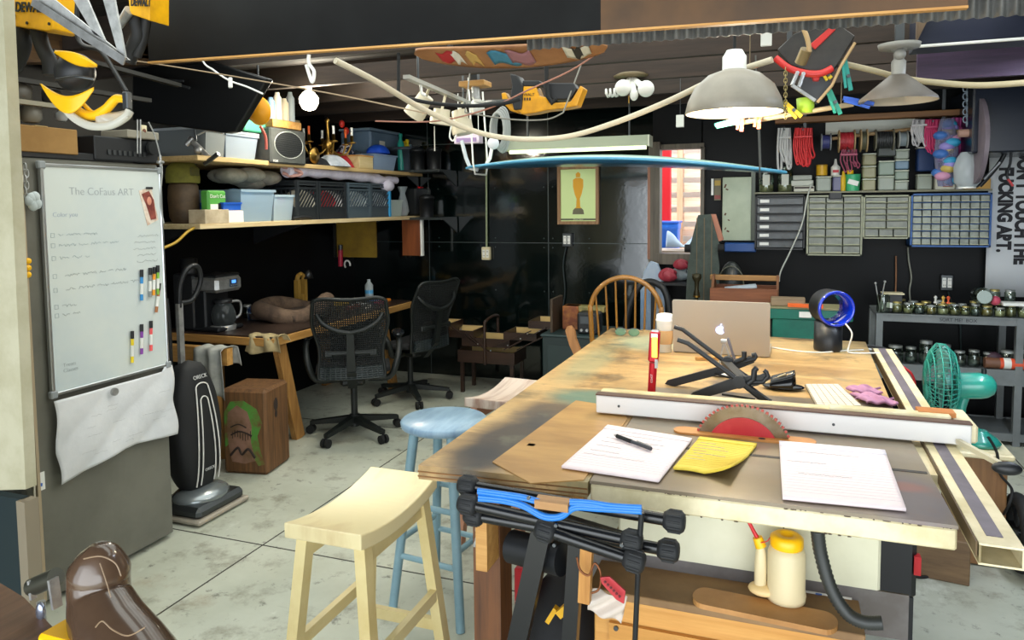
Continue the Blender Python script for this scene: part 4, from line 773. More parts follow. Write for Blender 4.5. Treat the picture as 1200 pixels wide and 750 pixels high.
# ------------------------------------------------------------------ office chairs
def office_chair():
    t = T('office_chair', '', 'chair', (0, 0, 0), 0, 'mesh backed office chairs at the workbench'); gm = mt('chair_graphite', '121716', .5); ms = mt('chair_mesh', '0f1414', .6)
    b = MB(); b.cyl((0, 0, .06), (0, 0, .14), .035); b.build('hub', gm, t)
    MB().cyl((0, 0, .13), (0, 0, .38), .022).build('gas_lift', gm, t)
    for i in range(5):
        a = i*2*PI/5+.35; d = V((math.cos(a), math.sin(a), 0))
        b = MB(); b.bar(V((0, 0, .11))+d*.02, V((0, 0, .075))+d*.31, .05, .045, w1=.034, h1=.025); lg = b.build('base_leg', gm, t)
        c = d*.31; s_ = V((-d.y, d.x, 0)); b = MB()
        for k in (-1, 1): b.cyl(c+s_*k*.008+V((0, 0, .029)), c+s_*k*.026+V((0, 0, .029)), .029, n=18)
        b.cyl(c+V((0, 0, .03)), c+V((0, 0, .075)), .008); b.build('caster', blackr, lg)
    MB().box((0, -.02, .385), (.16, .2, .05), bev=.015).build('tilt_box', gm, t)
    def seat(u, v):
        x = (u-.5)*2; y = (v-.5)*2; rr = 1-.12*abs(y)**3; return V((x*.245*rr, .03+y*.23*(1-.08*abs(x)**3), .445+.02*abs(x)**2-.03*max(0, y)**3+.02*max(0, -y)**2))
    MB().grid(seat, 16, 16).build('seat', dark, t, solid=.045)
    def back(u, v):
        x = (u-.5)*2; w_ = .215+.035*math.sin(v*PI*.5)**2-.05*math.exp(-((v-.35)/.16)**2)*.4
        w_ = .20+.04*v+.012*math.cos(v*9); tz = .50*v
        top = (.028*(abs(x)**2)-.045*abs(x)**6)*max(0, v-.6)/.4
        return V((x*w_, -.22-.10*v+.035*math.sin(v*PI*1.1)+.05*(1-abs(x)**2)*-.6, .44+tz+.03*v+top))
    MB().grid(back, 34, 38).build('back_mesh', ms, t, wire=.0085)
    b = MB()
    loop = [back(0, v/20) for v in range(21)] + [back(u/20, 1) for u in range(1, 21)] + [back(1, 1-v/20) for v in range(1, 21)] + [back(1-u/20, 0) for u in range(1, 20)]
    b.tube(loop, .011, 8, closed=True); b.build('back_rim', gm, t)
    MB().grid(lambda u, v: back(.03+u*.94, v*.16)+V((0, -.004, 0)), 12, 6).build('lumbar_shell', mt('chair_shell', '222a2b', .4), t, wire=.022)
    b = MB(); b.bar((0, -.16, .37), (0, -.285, .50), .06, .03, up=(0, 1, 0)); b.bar((0, -.285, .50), (0, -.33, .76), .055, .025, up=(0, 1, 0), w1=.045)
    for s_ in (-1, 1): b.tube(spline([V((0, -.33, .755)), V((s_*.09, -.335, .775)), V((s_*.17, -.32, .82)), V((s_*.205, -.29, .87))], 6), [.016]*19, 8)
    b.build('spine_yoke', gm, t)
    b = MB(); b.box((0, -.29, .62), (.30, .02, .03), bev=.008)
    for s_ in (-1, 1): b.box((s_*.14, -.285, .615), (.06, .025, .045), bev=.01)
    b.build('lumbar_bar', gm, t)
    for s_ in (-1, 1):
        b = MB(); b.tube(spline([V((s_*.10, -.02, .39)), V((s_*.24, -.05, .40)), V((s_*.29, -.06, .50)), V((s_*.31, .0, .60)), V((s_*.305, .04, .655))], 8), [.022]*33, 10); am = b.build('arm', gm, t)
        MB().sph((s_*.305, .09, .675), (.045, .12, .022), 20, 10).build('arm_pad', mt('pad_black', '14181c', .25), am)
    return t
oc = office_chair(); put(oc, (-2.70, 4.22, 0), math.radians(30)); oc['label'] = 'dark mesh office chair nearer the camera, its back turned to it'
dup(oc, (-2.76, 5.14, 0), math.radians(74), label='dark mesh office chair farther along the bench, seen from the side')
# ------------------------------------------------------------------ stools
def saddle_stool(name, mat, top, H=.74, L=.44, W=.235):
    t = T(name, '', 'stool', (0, 0, 0))
    def surf(u, v):
        x = (u-.5)*L; y = (v-.5)*W; return V((x, y, H-.028+.028*(abs(u-.5)*2)**2))
    b = MB(); n = 18
    vs = []; 
    for j in (0, 1):
        for i in range(n+1):
            p = surf(i/n, j); vs += [p, V((p.x, p.y, p.z-.042))]
    fs = []
    for i in range(n):
        a = i*2; c = (n+1)*2+i*2
        fs += [(a, a+2, c+2, c), (a+1, c+1, c+3, a+3), (a, a+1, a+3, a+2), (c, c+2, c+3, c+1)]
    fs += [(0, (n+1)*2, (n+1)*2+1, 1), (2*n, 2*n+1, (n+1)*2+2*n+1, (n+1)*2+2*n)]
    b.add(vs, fs); b.build('seat', top, t, bevel=.004)
    for sx in (-1, 1):
        for s_ in (-1, 1):
            MB().bar((sx*(L/2-.055), s_*(W/2-.03), H-.045), (sx*(L/2-.0), s_*(W/2+.035), 0), .038, .032, up=(0, 1, 0)).build('leg', mat, t)
    b = MB(); b.bar((-(L/2-.05), -(W/2-.03), H-.085), (L/2-.05, -(W/2-.03), H-.085), .02, .05); b.bar((-(L/2-.05), (W/2-.03), H-.085), (L/2-.05, (W/2-.03), H-.085), .02, .05); b.build('apron', mat, t)
    for s_ in (-1, 1):
        MB().bar((-(L/2-.028), s_*(W/2+.005), .36), (L/2-.028, s_*(W/2+.005), .36), .02, .035).build('long_rung', mat, t)
    for sx in (-1, 1): MB().bar((sx*(L/2-.018), -(W/2+.015), .25), (sx*(L/2-.018), W/2+.015, .25), .02, .035).build('short_rung', mat, t)
    return t
ss = saddle_stool('saddle_stool', mt('cream_paint', 'd9c892', .45, c2='c9b47a', ns=4), mt('cream_paint_top', 'dccd9e', .38, c2='c2a878', ns=2.2, sc=(1, 3, 1), edge=(.45, .7)), .72); ss['label'] = 'cream painted saddle stool in the foreground left of the big table'
put(ss, (-1.10, 1.77, 0), math.radians(90))
s2 = saddle_stool('saddle_stool', mt('dusty_pink_wood', 'c08a6c', .5, c2='a87358', ns=4), mt('worn_pink_top', 'cdbcae', .4, c2='9a7a68', ns=3, sc=(.6, 6, 1), edge=(.45, .65)), .70, .42, .24); s2['label'] = 'brownish pink saddle stool half hidden behind the far left of the table'
put(s2, (-1.165, 3.12, 0), math.radians(85))
t = T('round_stool', 'pale blue painted round stool beside the table', 'stool', (-1.20, 2.50, 0)); bp_ = mt('pale_blue_paint', '86a8b4', .4, c2='7595a2', ns=5); bt_ = mt('pale_blue_top', '8ea9bc', .33, c2='6f8ba4', ns=5, sc=(5, 1, 1), edge=(.4, .7)); c = V((-1.20, 2.50, 0)); h = .735
MB().lathe([(.0, -.035), (.15, -.035), (.165, -.026), (.168, -.01), (.16, -.001), (.0, 0)], c+V((0, 0, h)), 40).build('seat', bt_, t)
ps = []
for i in range(4):
    a = math.radians(38+90*i); d = V((math.cos(a), math.sin(a), 0)); MB().cyl(c+d*.115+V((0, 0, h-.03)), c+d*.215, .019, .017).build('leg', bp_, t); ps.append(d)
for z_, k0 in ((.22, 0), (.28, 1), (.42, 0), (.50, 1)):
    for i in range(4):
        if i % 2 == k0:
            r_ = .115+.1*(h-z_)/h; MB().cyl(c+ps[i]*r_+V((0, 0, z_)), c+ps[(i+1) % 4]*r_+V((0, 0, z_)), .011).build('rung', bp_, t)
# ------------------------------------------------------------------ big table and table saw
TZ = .90
t = T('work_table', 'large plywood topped work table that surrounds the table saw', 'table', (-.3, 2.6, 0))
ply = mt('worn_plywood', 'c0a06c', .36, c2='9a784a', ns=2.2, sc=(1, 1, 1), edge=(.4, .62), bump=.02)
nt = ply.node_tree; rp = nt.nodes['Principled BSDF'].inputs['Base Color'].links[0].from_node
tc = [n for n in nt.nodes if n.type == 'TEX_COORD'][0]
def blot(loc, sc, lo, hi, col, cur, fac, ns=3):
    mp = nt.nodes.new('ShaderNodeMapping'); mp.inputs['Location'].default_value = loc; mp.inputs['Scale'].default_value = sc
    g = nt.nodes.new('ShaderNodeTexNoise'); g.inputs['Scale'].default_value = ns; g.inputs['Detail'].default_value = 7; g.inputs['Roughness'].default_value = .65
    r = nt.nodes.new('ShaderNodeMapRange'); r.inputs[1].default_value = lo; r.inputs[2].default_value = hi; r.inputs[4].default_value = fac
    mx = nt.nodes.new('ShaderNodeMix'); mx.data_type = 'RGBA'; mx.inputs[7].default_value = lin(col)
    nt.links.new(tc.outputs['Object'], mp.inputs[0]); nt.links.new(mp.outputs[0], g.inputs['Vector']); nt.links.new(g.outputs['Fac'], r.inputs[0]); nt.links.new(r.outputs[0], mx.inputs[0]); nt.links.new(cur, mx.inputs[6]); return mx.outputs[2]
cur = blot((0, 0, 0), (1, 5, 1), .5, .66, 'd2ac74', rp.outputs[0], .8, 3)
cur = blot((3.3, 1, 0), (1, 1.4, 1), .55, .68, '6a5a3e', cur, .75, 2.4)
cur = blot((7.3, 5, 0), (1.2, 1, 1), .56, .66, '2f2a28', cur, .8, 2.0)
cur = blot((1.3, 9, 0), (1, 1, 1), .60, .70, '4f7a68', cur, .55, 2.6)
cur = blot((2, 2, 0), (2, 14, 1), .60, .68, '5d3d1e', cur, .6, 5)
def blob(nt, tc, cur, c, rad, col, fac, org, dist=.25):
    mp = nt.nodes.new('ShaderNodeMapping'); mp.vector_type = 'TEXTURE'; mp.inputs['Location'].default_value = (c[0]-org[0], c[1]-org[1], c[2]-org[2]); mp.inputs['Scale'].default_value = (rad[0], rad[1], .5); mp.inputs['Rotation'].default_value = (0, 0, rad[2])
    g = nt.nodes.new('ShaderNodeTexGradient'); g.gradient_type = 'SPHERICAL'; n = nt.nodes.new('ShaderNodeTexNoise'); n.inputs['Scale'].default_value = 9; n.inputs['Detail'].default_value = 6
    ad = nt.nodes.new('ShaderNodeMath'); ad.operation = 'MULTIPLY_ADD'; ad.inputs[1].default_value = dist*2; sb_ = nt.nodes.new('ShaderNodeMath'); sb_.operation = 'SUBTRACT'; sb_.inputs[1].default_value = dist
    r = nt.nodes.new('ShaderNodeMapRange'); r.inputs[1].default_value = .05; r.inputs[2].default_value = .55; r.inputs[4].default_value = fac
    mx = nt.nodes.new('ShaderNodeMix'); mx.data_type = 'RGBA'; mx.inputs[7].default_value = lin(col)
    L_ = nt.links.new; L_(tc.outputs['Object'], mp.inputs[0]); L_(mp.outputs[0], g.inputs[0]); L_(tc.outputs['Object'], n.inputs['Vector']); L_(n.outputs['Fac'], ad.inputs[0]); L_(g.outputs['Fac'], ad.inputs[2]); L_(ad.outputs[0], sb_.inputs[0]); L_(sb_.outputs[0], r.inputs[0]); L_(r.outputs[0], mx.inputs[0]); L_(cur, mx.inputs[6]); return mx.outputs[2]
og = (-.3, 2.6, 0)
for c_, rd, cl_, fc_ in (((-.69, 1.85, .9), (.16, .38, .0), '25242a', .9), ((-.73, 1.70, .9), (.10, .14, 0), '1f2026', .75), ((-.66, 2.15, .9), (.15, .22, 0), '2c3038', .7), ((-.58, 2.36, .9), (.20, .14, 0), '4f7d70', .75), ((-.72, 2.9, .9), (.10, .5, 0), '7d9a80', .35), ((-.55, 3.4, .9), (.22, .3, 0), '8fb09a', .5), ((.1, 3.0, .9), (.3, .12, .1), '7a5a36', .5), ((-.1, 3.5, .9), (.5, .2, 0), 'd8bd8c', .5)):
    cur = blob(nt, tc, cur, c_, rd, cl_, fc_, og)
nt.links.new(cur, nt.nodes['Principled BSDF'].inputs['Base Color'])
b = MB(); P_ = [(-.843, 1.602), (-.412, 1.624), (-.412, 2.56), (.348, 2.56), (.385, 3.70), (-.82, 3.74)]
b.add([V((x, y, TZ-.036)) for x, y in P_] + [V((x, y, TZ)) for x, y in P_], [list(range(6))[::-1], list(range(6, 12))] + [(i, (i+1) % 6, 6+(i+1) % 6, 6+i) for i in range(6)])
b.build('plywood_top', ply, t)
b = MB()
for z in (.872, .884): b.bar((-.844, 1.6015, z), (-.412, 1.6235, z), .003, .003); b.bar((-.844, 1.602, z), (-.821, 3.74, z), .003, .003)
b.build('ply_layers', mt('ply_dark_layer', '7d5327', .7), t)
MB().box((-.62, 1.83, TZ+.0015), (.02, .02, .003)).build('patch', ply, t)
patchm = mt('ply_patch', 'b58c52', .35, c2='9a7240', ns=3, sc=(1, 4, 1))
def flat(pts, mat, nm, z, par, d=.003):
    P = [A(x, y, Z=z) for x, y in pts]; n = len(P); bb = MB()
    bb.add([V((p.x, p.y, z-d)) for p in P]+[V((p.x, p.y, z)) for p in P], [list(range(n)), list(range(n, 2*n))[::-1]]+[(i, n+i, n+(i+1) % n, (i+1) % n) for i in range(n)])
    return bb.build(nm, mat, par)
flat([(577, 541), (622, 566), (684, 562), (735, 491), (731, 478), (675, 469)], patchm, 'ply_overlay', TZ+.003, t)
b = MB(); b.prism([(-.655, .838), (-.42, .838), (-.42, .864), (-.655, .864)], .04, (0, 1.65, 0)); b.build('edge_batten', pine, t)
lw_ = wood('brown_post', '6b4222', '432816', 'z')
for x, y in ((-.70, 1.74), (-.74, 3.55), (.25, 3.55)): MB().box((x, y, .432), (.075, .085, .864)).build('leg', lw_, t)
MB().box((-.70, 2.62, .82), (.04, 1.75, .08)).build('side_rail', lw_, t); MB().box((-.24, 3.55, .82), (.9, .04, .08)).build('end_rail', lw_, t)
MB().box((-.68, 1.655, .71), (.03, .08, .13)).build('short_board_end', pine, t)
# saw
t = T('table_saw', 'cream enamel table saw with a steel top and raised red blade', 'table saw', (-.05, 2.1, .61))
sx0, sx1, sy0, sy1 = -.408, .345, 1.630, 2.56
stm = mt('saw_table_steel', '998b74', .3, .25, c2='74685a', ns=3, bump=.02, edge=(.3, .7))
n2 = stm.node_tree; rp2 = n2.nodes['Principled BSDF'].inputs['Base Color'].links[0].from_node; tc2 = [n for n in n2.nodes if n.type == 'TEX_COORD'][0]; cu2 = rp2.outputs[0]
for c_, rd, cl_, fc_ in (((.27, 1.82, .9), (.07, .04, 0), 'c8703a', .8), ((.28, 1.75, .9), (.12, .2, 0), '6f6a78', .6), ((-.15, 1.72, .9), (.3, .12, 0), '6d5c40', .6), ((-.1, 2.4, .9), (.35, .12, 0), '8a7658', .6)): cu2 = blob(n2, tc2, cu2, c_, rd, cl_, fc_, (-.05, 2.1, .61))
n2.links.new(cu2, n2.nodes['Principled BSDF'].inputs['Base Color'])
MB().box(((sx0+sx1)/2, (sy0+sy1)/2, TZ-.001), (sx1-sx0, sy1-sy0, .008)).build('table_top', stm, t)
MB().box(((sx0+sx1)/2, (sy0+sy1)/2, TZ-.028), (sx1-sx0-.002, sy1-sy0-.002, .045), bev=.004).build('table_casting', cream, t)
b = MB(); r = random.Random(3)
for i in range(46):
    x = r.uniform(sx0+.01, sx1-.01); z = TZ-.0055+r.uniform(-.001, .001) if r.random() < .6 else TZ-.0495; b.sph((x, sy0+.0008, z), (r.uniform(.001, .005)*(2 if i % 9 == 0 else 1), .0012, r.uniform(.0006, .0018)), 7, 5)
b.build('chipped_paint', mt('chip', '4a3b2a', .7), t)
MB().box(((sx0+sx1)/2+.04, 1.93, TZ+.0036), (sx1-sx0-.09, .014, .0012)).build('mitre_slot', mt('slot_dark', '2c2825', .6), t)
MB().box((-.075, 2.2, .745), (.62, .72, .232), bev=.006).build('cabinet', mt('pale_cream_enamel', 'd3d0b8', .4, c2='c4c1a6', ns=3), t)
# throat plate, blade
P = A(860, 505, Z=TZ); by_ = 2.075; bxc = -.085
b = MB(); b.prism([(bxc+.0, 0)], 0) if 0 else None
pl = [(bxc+math.copysign(.16, math.cos(a))*1.0+.028*math.cos(a), by_+.03*math.sin(a)) for a in [k*2*PI/28+.01 for k in range(28)]]
n = len(pl); b.add([V((x, y, TZ+.003)) for x, y in pl]+[V((x, y, TZ+.009)) for x, y in pl], [list(range(n))[::-1], list(range(n, 2*n))]+[(i, (i+1) % n, n+(i+1) % n, n+i) for i in range(n)])
b.build('throat_plate', mt('plate_orange_ply', 'c98a48', .5, c2='b07436', ns=8), t)
MB().sph((bxc+.05, by_-.018, TZ+.009), (.010, .007, .002), 12, 6).build('plate_hole', black, t)
R_ = .128; zc = .862; bl = []
nt_ = 60
for i in range(nt_):
    a = 2*PI*i/nt_
    bl += [(bxc+(R_+.006)*math.cos(a), zc+(R_+.006)*math.sin(a)), (bxc+(R_+.004)*math.cos(a+.05), zc+(R_+.004)*math.sin(a+.05)), (bxc+(R_-.006)*math.cos(a+.055), zc+(R_-.006)*math.sin(a+.055))]
MB().prism(bl, -.003, (0, by_, 0)).build('blade', mt('blade_steel', '8f8170', .35, .7, c2='6b5a3c', ns=8), t)
MB().cyl((bxc, by_+.0045, zc), (bxc, by_-.0045, zc), R_-.032, n=48).build('red_disc', mt('blade_red', 'b3202a', .35, c2='d3464a', ns=5, edge=(.5, .7)), t)
b = MB()
for i in range(nt_):
    a = 2*PI*i/nt_+.02; b.box((bxc+(R_+.002)*math.cos(a), by_-.001, zc+(R_+.002)*math.sin(a)), (.006, .005, .006), ry=-a)
b.build('carbide_teeth', mt('tooth_red', 'b5443c', .4), t)
# fence
t2 = T('rip_fence', 'long white rip fence lying across the table saw', 'fence', (0, 2.18, TZ))
f0 = A(697, 487, Z=TZ+.004); f1 = A(1140, 527, Z=TZ+.004); ft = .962
MB().box(((f0.x+f1.x)/2, 2.178, .936), (f1.x-f0.x, .03, .055), bev=.003).build('face', mt('fence_white', 'e2dfdc', .4), t2)
MB().box(((f0.x+f1.x)/2, 2.178, .9655), (f1.x-f0.x+.002, .033, .004)).build('dark_top_strip', mt('strip_brown', '54382a', .5), t2)
MB().box((-.05, 2.215, .945), (.93, .036, .05), bev=.002).build('back_board', mt('cream_board', 'd8c79a', .5, c2='c0a878', ns=9), t2)
MB().box((.29, 2.212, .966), (.30, .035, .02), bev=.003).build('top_block', cream, t2)
MB().box((.44, 2.26, .935), (.12, .16, .05), bev=.006).build('clamp_head', cream, t2); MB().box((.41, 2.24, .972), (.09, .05, .012)).build('orange_batten', mt('batten_or', 'b97434', .5), t2)
MB().bar((.45, 2.16, .92), (.505, 2.0, .92), .012, .012).build('lever', mt('lever_cream', 'c9c0a4', .4), t2); MB().sph(A(1180, 549, Z=.92), (.032, .016, .016), 16, 10).build('lever_knob', black, t2)
b = MB()
for x in (-.45, .15): b.cyl((x, 2.161, .935), (x, 2.164, .935), .004, n=10)
b.build('screw', dsteel, t2)
# rails
t = T('fence_rail', 'long hollow cream fence rail along the right side of the saw', 'rail', (.4, 2.5, .86))
r0, r1 = V((.402, 1.56, 0)), V((.436, 3.54, 0)); wd, hh, th = .074, .040, .004; zt = TZ+.002
def rl(off, z, w_, h_, nm, mat, a=0, e=1):
    d = (r1-r0).normalized(); s_ = V((d.y, -d.x, 0)); p = r0+s_*off+(r1-r0)*a+V((0, 0, z)); q = r0+s_*off+(r1-r0)*e+V((0, 0, z)); return MB().bar(p, q, w_, h_, up=(0, 0, 1)).build(nm, mat, t)
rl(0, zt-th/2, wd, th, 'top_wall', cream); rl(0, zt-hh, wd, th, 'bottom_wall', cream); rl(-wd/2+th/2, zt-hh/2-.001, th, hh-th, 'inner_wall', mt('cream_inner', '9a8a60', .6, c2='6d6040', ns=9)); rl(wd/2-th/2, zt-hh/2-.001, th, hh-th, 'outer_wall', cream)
rl(-.003, zt+.0008, .028, .0016, 'scale_strip', mt('purple_grey_tape', '6f6670', .5, c2='575058', ns=7), .02)
rl(-.041, zt-.012, .003, .03, 'dark_side', mt('brown_side', '5d4a30', .5, .4), .0, 1)  # browner strip along the left side of the rail
MB().bar((.358, 1.95, .868), (.362, 2.25, .868), .025, .05).build('rail_bracket', cream, t)
# ---- papers and pads
def pad(px, nm, mat, label, cat, th=.006, curl=0):
    P = [A(x, y, Z=TZ+.005) for x, y in px]
    b = MB(); b.grid(lambda u, v: (P[0]*(1-u)+P[1]*u)*(1-v)+(P[3]*(1-u)+P[2]*u)*v+V((0, 0, th/2+.001+curl*.016*max(0, u-.6)*max(0, v-.3)*4*u+curl*.004*math.sin(u*5)*v)), 14, 14)
    o = b.build(nm, mat, solid=th, label=label, cat=cat); return o, P
pm = mt('pink_white_paper', 'ecdcdc', .7)
def lines(o, P, n, col, z, dn=3):
    b = MB()
    for i in range(n):
        v = .16+.8*i/n; p = P[0]*(1-v)+P[3]*v; q = P[1]*(1-v)+P[2]*v; b.bar(p+(q-p)*.02+V((0, 0, z)), q+(p-q)*.02+V((0, 0, z)), .0006, .0003)
    b.build('ruled_lines', mt('rule'+col, col, .8), o)
def padthing(px, label, mat, hmat, col, th, curl=0, writ=0, seed=1):
    P = [A(x, y, Z=TZ+.005) for x, y in px]; c = sum(P, V())/4
    t = T('notepad', label, 'notepad', c)
    def at(u, v, z=0): return (P[0]*(1-u)+P[1]*u)*(1-v)+(P[3]*(1-u)+P[2]*u)*v+V((0, 0, z+th/2+.001+curl*.05*max(0, u-.55)*max(0, v-.35)*(u+v)+curl*.003*math.sin(u*5)*v))
    MB().grid(lambda u, v: at(u, v), 20, 20).build('sheets', mat, t, solid=th)
    MB().grid(lambda u, v: at(u, v*.10, th/2+.001), 8, 3).build('top_binding', hmat, t, solid=.002)
    b = MB()
    for i in range(17): v = .15+.8*i/17; b.tube([at(.02+.96*k/10, v, th/2+.0007) for k in range(11)], .0003, 4)
    b.build('ruled_lines', mt('rule'+col, col, .8), t)
    if writ:
        b = MB(); r = random.Random(seed)
        for i in range(writ):
            v = .19+.62*i/writ+r.uniform(-.01, .01); u0 = .06+.1*r.random(); L = r.uniform(.2, .7)
            b.tube([at(u0+L*k/40, v+r.uniform(-.006, .006), th/2+.001) for k in range(41)], .0005, 4)
        b.build('pencil_writing', mt('pencilw', 'b8aeb2', .8), t)
    return t
padthing([(712, 501), (811, 517), (772, 566), (658, 549)], 'white notepad under the black pen, leftmost on the saw top', pm, pm, 'd5ccd6', .006, writ=6)
padthing([(913, 520), (1037, 531), (1062, 600), (917, 586)], 'large white notepad on the right of the saw top', pm, mt('bind_w', 'e9e2ea', .6), 'd9d0d8', .006, writ=3, seed=5)
padthing([(820, 515), (887, 523), (856, 561), (789, 551)], 'small yellow legal pad with a curled corner in the middle of the saw top', mt('legal_yellow', 'e8cf52', .7, c2='dcbf3a', ns=6), mt('legal_bind', 'e3c944', .6), 'c9a83a', .006, curl=1, writ=7, seed=9)
p0, p1 = A(723, 511, Z=TZ+.02), A(763, 526, Z=TZ+.02); t = T('pen', 'black ballpoint pen lying on the left notepad', 'pen', p0); MB().cyl(p0, p0+(p1-p0)*.45, .0055, n=12).build('grip', blackr, t); MB().cyl(p0+(p1-p0)*.45, p1, .005, n=12).build('barrel', mt('pen_grey', '33363c', .3), t); MB().bar(p0+(p1-p0)*.6+V((0, 0, .007)), p1+V((0, 0, .007)), .003, .002).build('clip', steel, t); MB().cyl(p0+(p0-p1)*.08, p0, .002, .005).build('tip', steel, t)
# ---- flashlight
c = A(763, 466, Z=TZ+.001); c.y = min(max(c.y, 2.3), 2.6); t = T('work_torch', 'red pen shaped work light standing upright with a yellow lit strip', 'torch', c); top = A(768, 387, Y=c.y); h = top.z-c.z; dr = V((top.x-c.x, 0, h))
MB().cyl(c, c+dr*.52, .0135, n=20).build('grip', mt('torch_red', 'c2182a', .3, .3), t); MB().box(c+dr*.76, (.034, .026, h*.46), ry=math.atan2(dr.x, h), bev=.006).build('head', mt('torch_red', ''), t)
MB().box(c+dr*.76+V((.003, -.0135, 0)), (.018, .003, h*.30), bev=.001).build('cob_strip', mt('cob_yellow', 'e6f04a', .3, emit=.9), t)
b = MB(); b.box(c+dr*.98, (.022, .018, .012)); b.box(c+dr*.93+V((0, -.0125, 0)), (.022, .004, .014)); b.box(c+dr*.52+V((.012, -.012, 0)), (.01, .006, .03)); b.build('clip', steel, t); text('lettering', 'COAST', .009, fr(c+dr*.30+V((0, -.0142, 0)), (0, 0, 1), (-1, 0, 0)), white, t)
# ---- coffee cup
c = A(779, 412, Z=TZ+.001); t = T('takeaway_cup', 'white takeaway coffee cup with a brown sleeve beside the laptop', 'cup', c); h = A(779, 368, Y=c.y).z-TZ
MB().lathe([(0, 0), (.028, 0), (.037, h*.82)], c, 28).build('cup', white, t); MB().lathe([(.0325, h*.22), (.0365, h*.58), (.038, h*.58), (.034, h*.22)], c, 28, cap=False).build('sleeve', mt('kraft', 'a98458', .8), t); MB().lathe([(.040, h*.82), (.041, h*.85), (.038, h*.87), (.036, h*.98), (.03, h), (.03, h*.97), (0, h*.97)], c, 28).build('lid', mt('lidw', 'eceae8', .35), t)
# ---- laptop
l0, l1 = A(789, 412, Z=TZ+.003), A(902, 419, Z=TZ+.003); l0.z = l1.z = TZ+.003; dx_ = (l1-l0).normalized(); nb = V((-dx_.y, dx_.x, 0)); W = (l1-l0).length; cc = (l0+l1)/2
hh = A(845, 352, Y=cc.y).z-TZ
t = T('laptop', 'open silver laptop with a glowing apple emblem facing the camera', 'laptop', cc)
upv = (V((0, 0, 1))*.985+nb*-.17).normalized(); nrm = dx_.cross(upv)
def lp(a, z, o=0): return cc+dx_*a+upv*z+nrm*o
def rrect(w_, h_, r_, o=(0, 0), n=6):
    P = []
    for cx_, cy_, a0 in ((w_/2-r_, h_/2-r_, 0), (-w_/2+r_, h_/2-r_, 90), (-w_/2+r_, -h_/2+r_, 180), (w_/2-r_, -h_/2+r_, 270)):
        for k in range(n+1): a = math.radians(a0+90*k/n); P.append((o[0]+cx_+r_*math.cos(a), o[1]+cy_+r_*math.sin(a)))
    return P
alm = mt('laptop_aluminium', 'b0aaa0', .4, .35)
MB().prism(rrect(W, hh, .009), -.006, lp(0, hh/2, -.003), dx_, upv).build('screen_lid', alm, t)
MB().prism(rrect(W-.008, hh-.008, .007), -.001, lp(0, hh/2, -.0045), dx_, upv).build('display', mt('display_black', '08090a', .2), t)
MB().prism(rrect(W, .24, .009), .012, cc+nb*.125+V((0, 0, .0025)), dx_, nb).build('base', alm, t); MB().prism(rrect(W*.86, .09, .003), .001, cc+nb*.07+V((0, 0, .0145)), dx_, nb).build('keyboard', black, t)
ap = []
for k in range(26):
    a = math.radians(90+14+(360-28)*k/25); rx = .0125*(1+.07*math.cos(2*a)); ap.append((rx*math.cos(a)*1.02, .0135*math.sin(a)*(1-.06*math.cos(3*a))))
ap2 = [(x, y) for x, y in ap if not (x > .0095 and -.004 < y < .006)]
k_ = next((i for i, (x, y) in enumerate(ap2) if x > 0 and y > .006), len(ap2))
ap2 = ap2[:k_]+[(.0085, -.003), (.0075, .001), (.0085, .005)]+ap2[k_:]
em = mt('emblem_glow', 'b9c8ff', .3, emit=1.6)
S_ = 1.35
MB().prism([(x*S_, y*S_) for x, y in ap2], .0008, lp(0, hh*.47, .0035), dx_, upv).prism([(x*S_, y*S_) for x, y in ((0, .0155), (.001, .019), (.0045, .0215), (.0055, .0215), (.0048, .018), (.002, .0155))], .0008, lp(0, hh*.47, .0035), dx_, upv).build('emblem', em, t)
# ---- phone stand and tray
c = A(850, 440, Z=TZ+.004); t = T('phone_stand', 'small silver folding phone stand before the laptop', 'stand', c)
b = MB(); b.box(c+V((0, 0, .004)), (.09, .05, .006), bev=.002); b.build('foot', white, t); q = A(848, 400, Y=c.y+.05)
MB().bar(c+V((-.03, .05, .0)), q, .008, .006).build('leg', steel, t); MB().bar(c+V((.035, .05, .0)), q, .008, .006).build('leg', steel, t); MB().bar(c+V((.045, .06, 0)), A(853, 396, Y=c.y+.06), .024, .008).build('slab', mt('slab_grey', '74717a', .4, .5), t); MB().cyl(q-V((.01, 0, 0)), q+V((.012, 0, 0)), .009).build('hinge', steel, t)
MB().bar(A(815, 420, Z=TZ+.008), A(842, 420, Z=TZ+.008), .02, .012).build('wood_stub', pine, label='short pine stick lying by the phone stand', cat='stick')
# ---- black folding stand (crossed arms with hooks)
t = T('folding_stand', 'black folding stand with crossed arms and curved hooks on the table', 'stand', A(850, 450, Z=TZ)); bk = mt('stand_black', '1e2023', .45); ya, yb_ = 2.60, 2.36
def sb(a, c_, ya_, w_=.014, h_=.02, w1=None, h1=None): MB().bar(A(*a, Y=ya_), A(*c_, Y=ya_), w_, h_, up=(0, 1, 0), w1=w1, h1=h1).build('arm', bk, t)
b = MB()
def pl_(pts, Y, d=.012):
    P = [A(x, y, Y=Y) for x, y in pts]
    b.prism([(p.x, p.z) for p in P], -d, (0, Y, 0))
pl_([(779, 450), (782, 446), (842, 430), (868, 420), (882, 418), (884, 425), (864, 433), (840, 440), (790, 453)], ya); b.build('long_foot', bk, t); b = MB()
pl_([(808, 464), (812, 460), (862, 442), (890, 440), (900, 436), (904, 444), (888, 452), (862, 456), (822, 467)], yb_)
b.build('long_foot', bk, t)
b = MB()
def rod(pts, Y, r=.0065): b.tube([A(x, y, Y=Y) for x, y in pts], r, 8)
rod([(790, 383), (800, 386), (822, 403), (850, 424), (880, 445)], ya, .008); b.build('long_arm', bk, t); b = MB(); rod([(794, 398), (806, 402), (828, 418), (860, 442), (890, 466), (904, 471)], yb_, .008)
b.build('long_arm', bk, t)
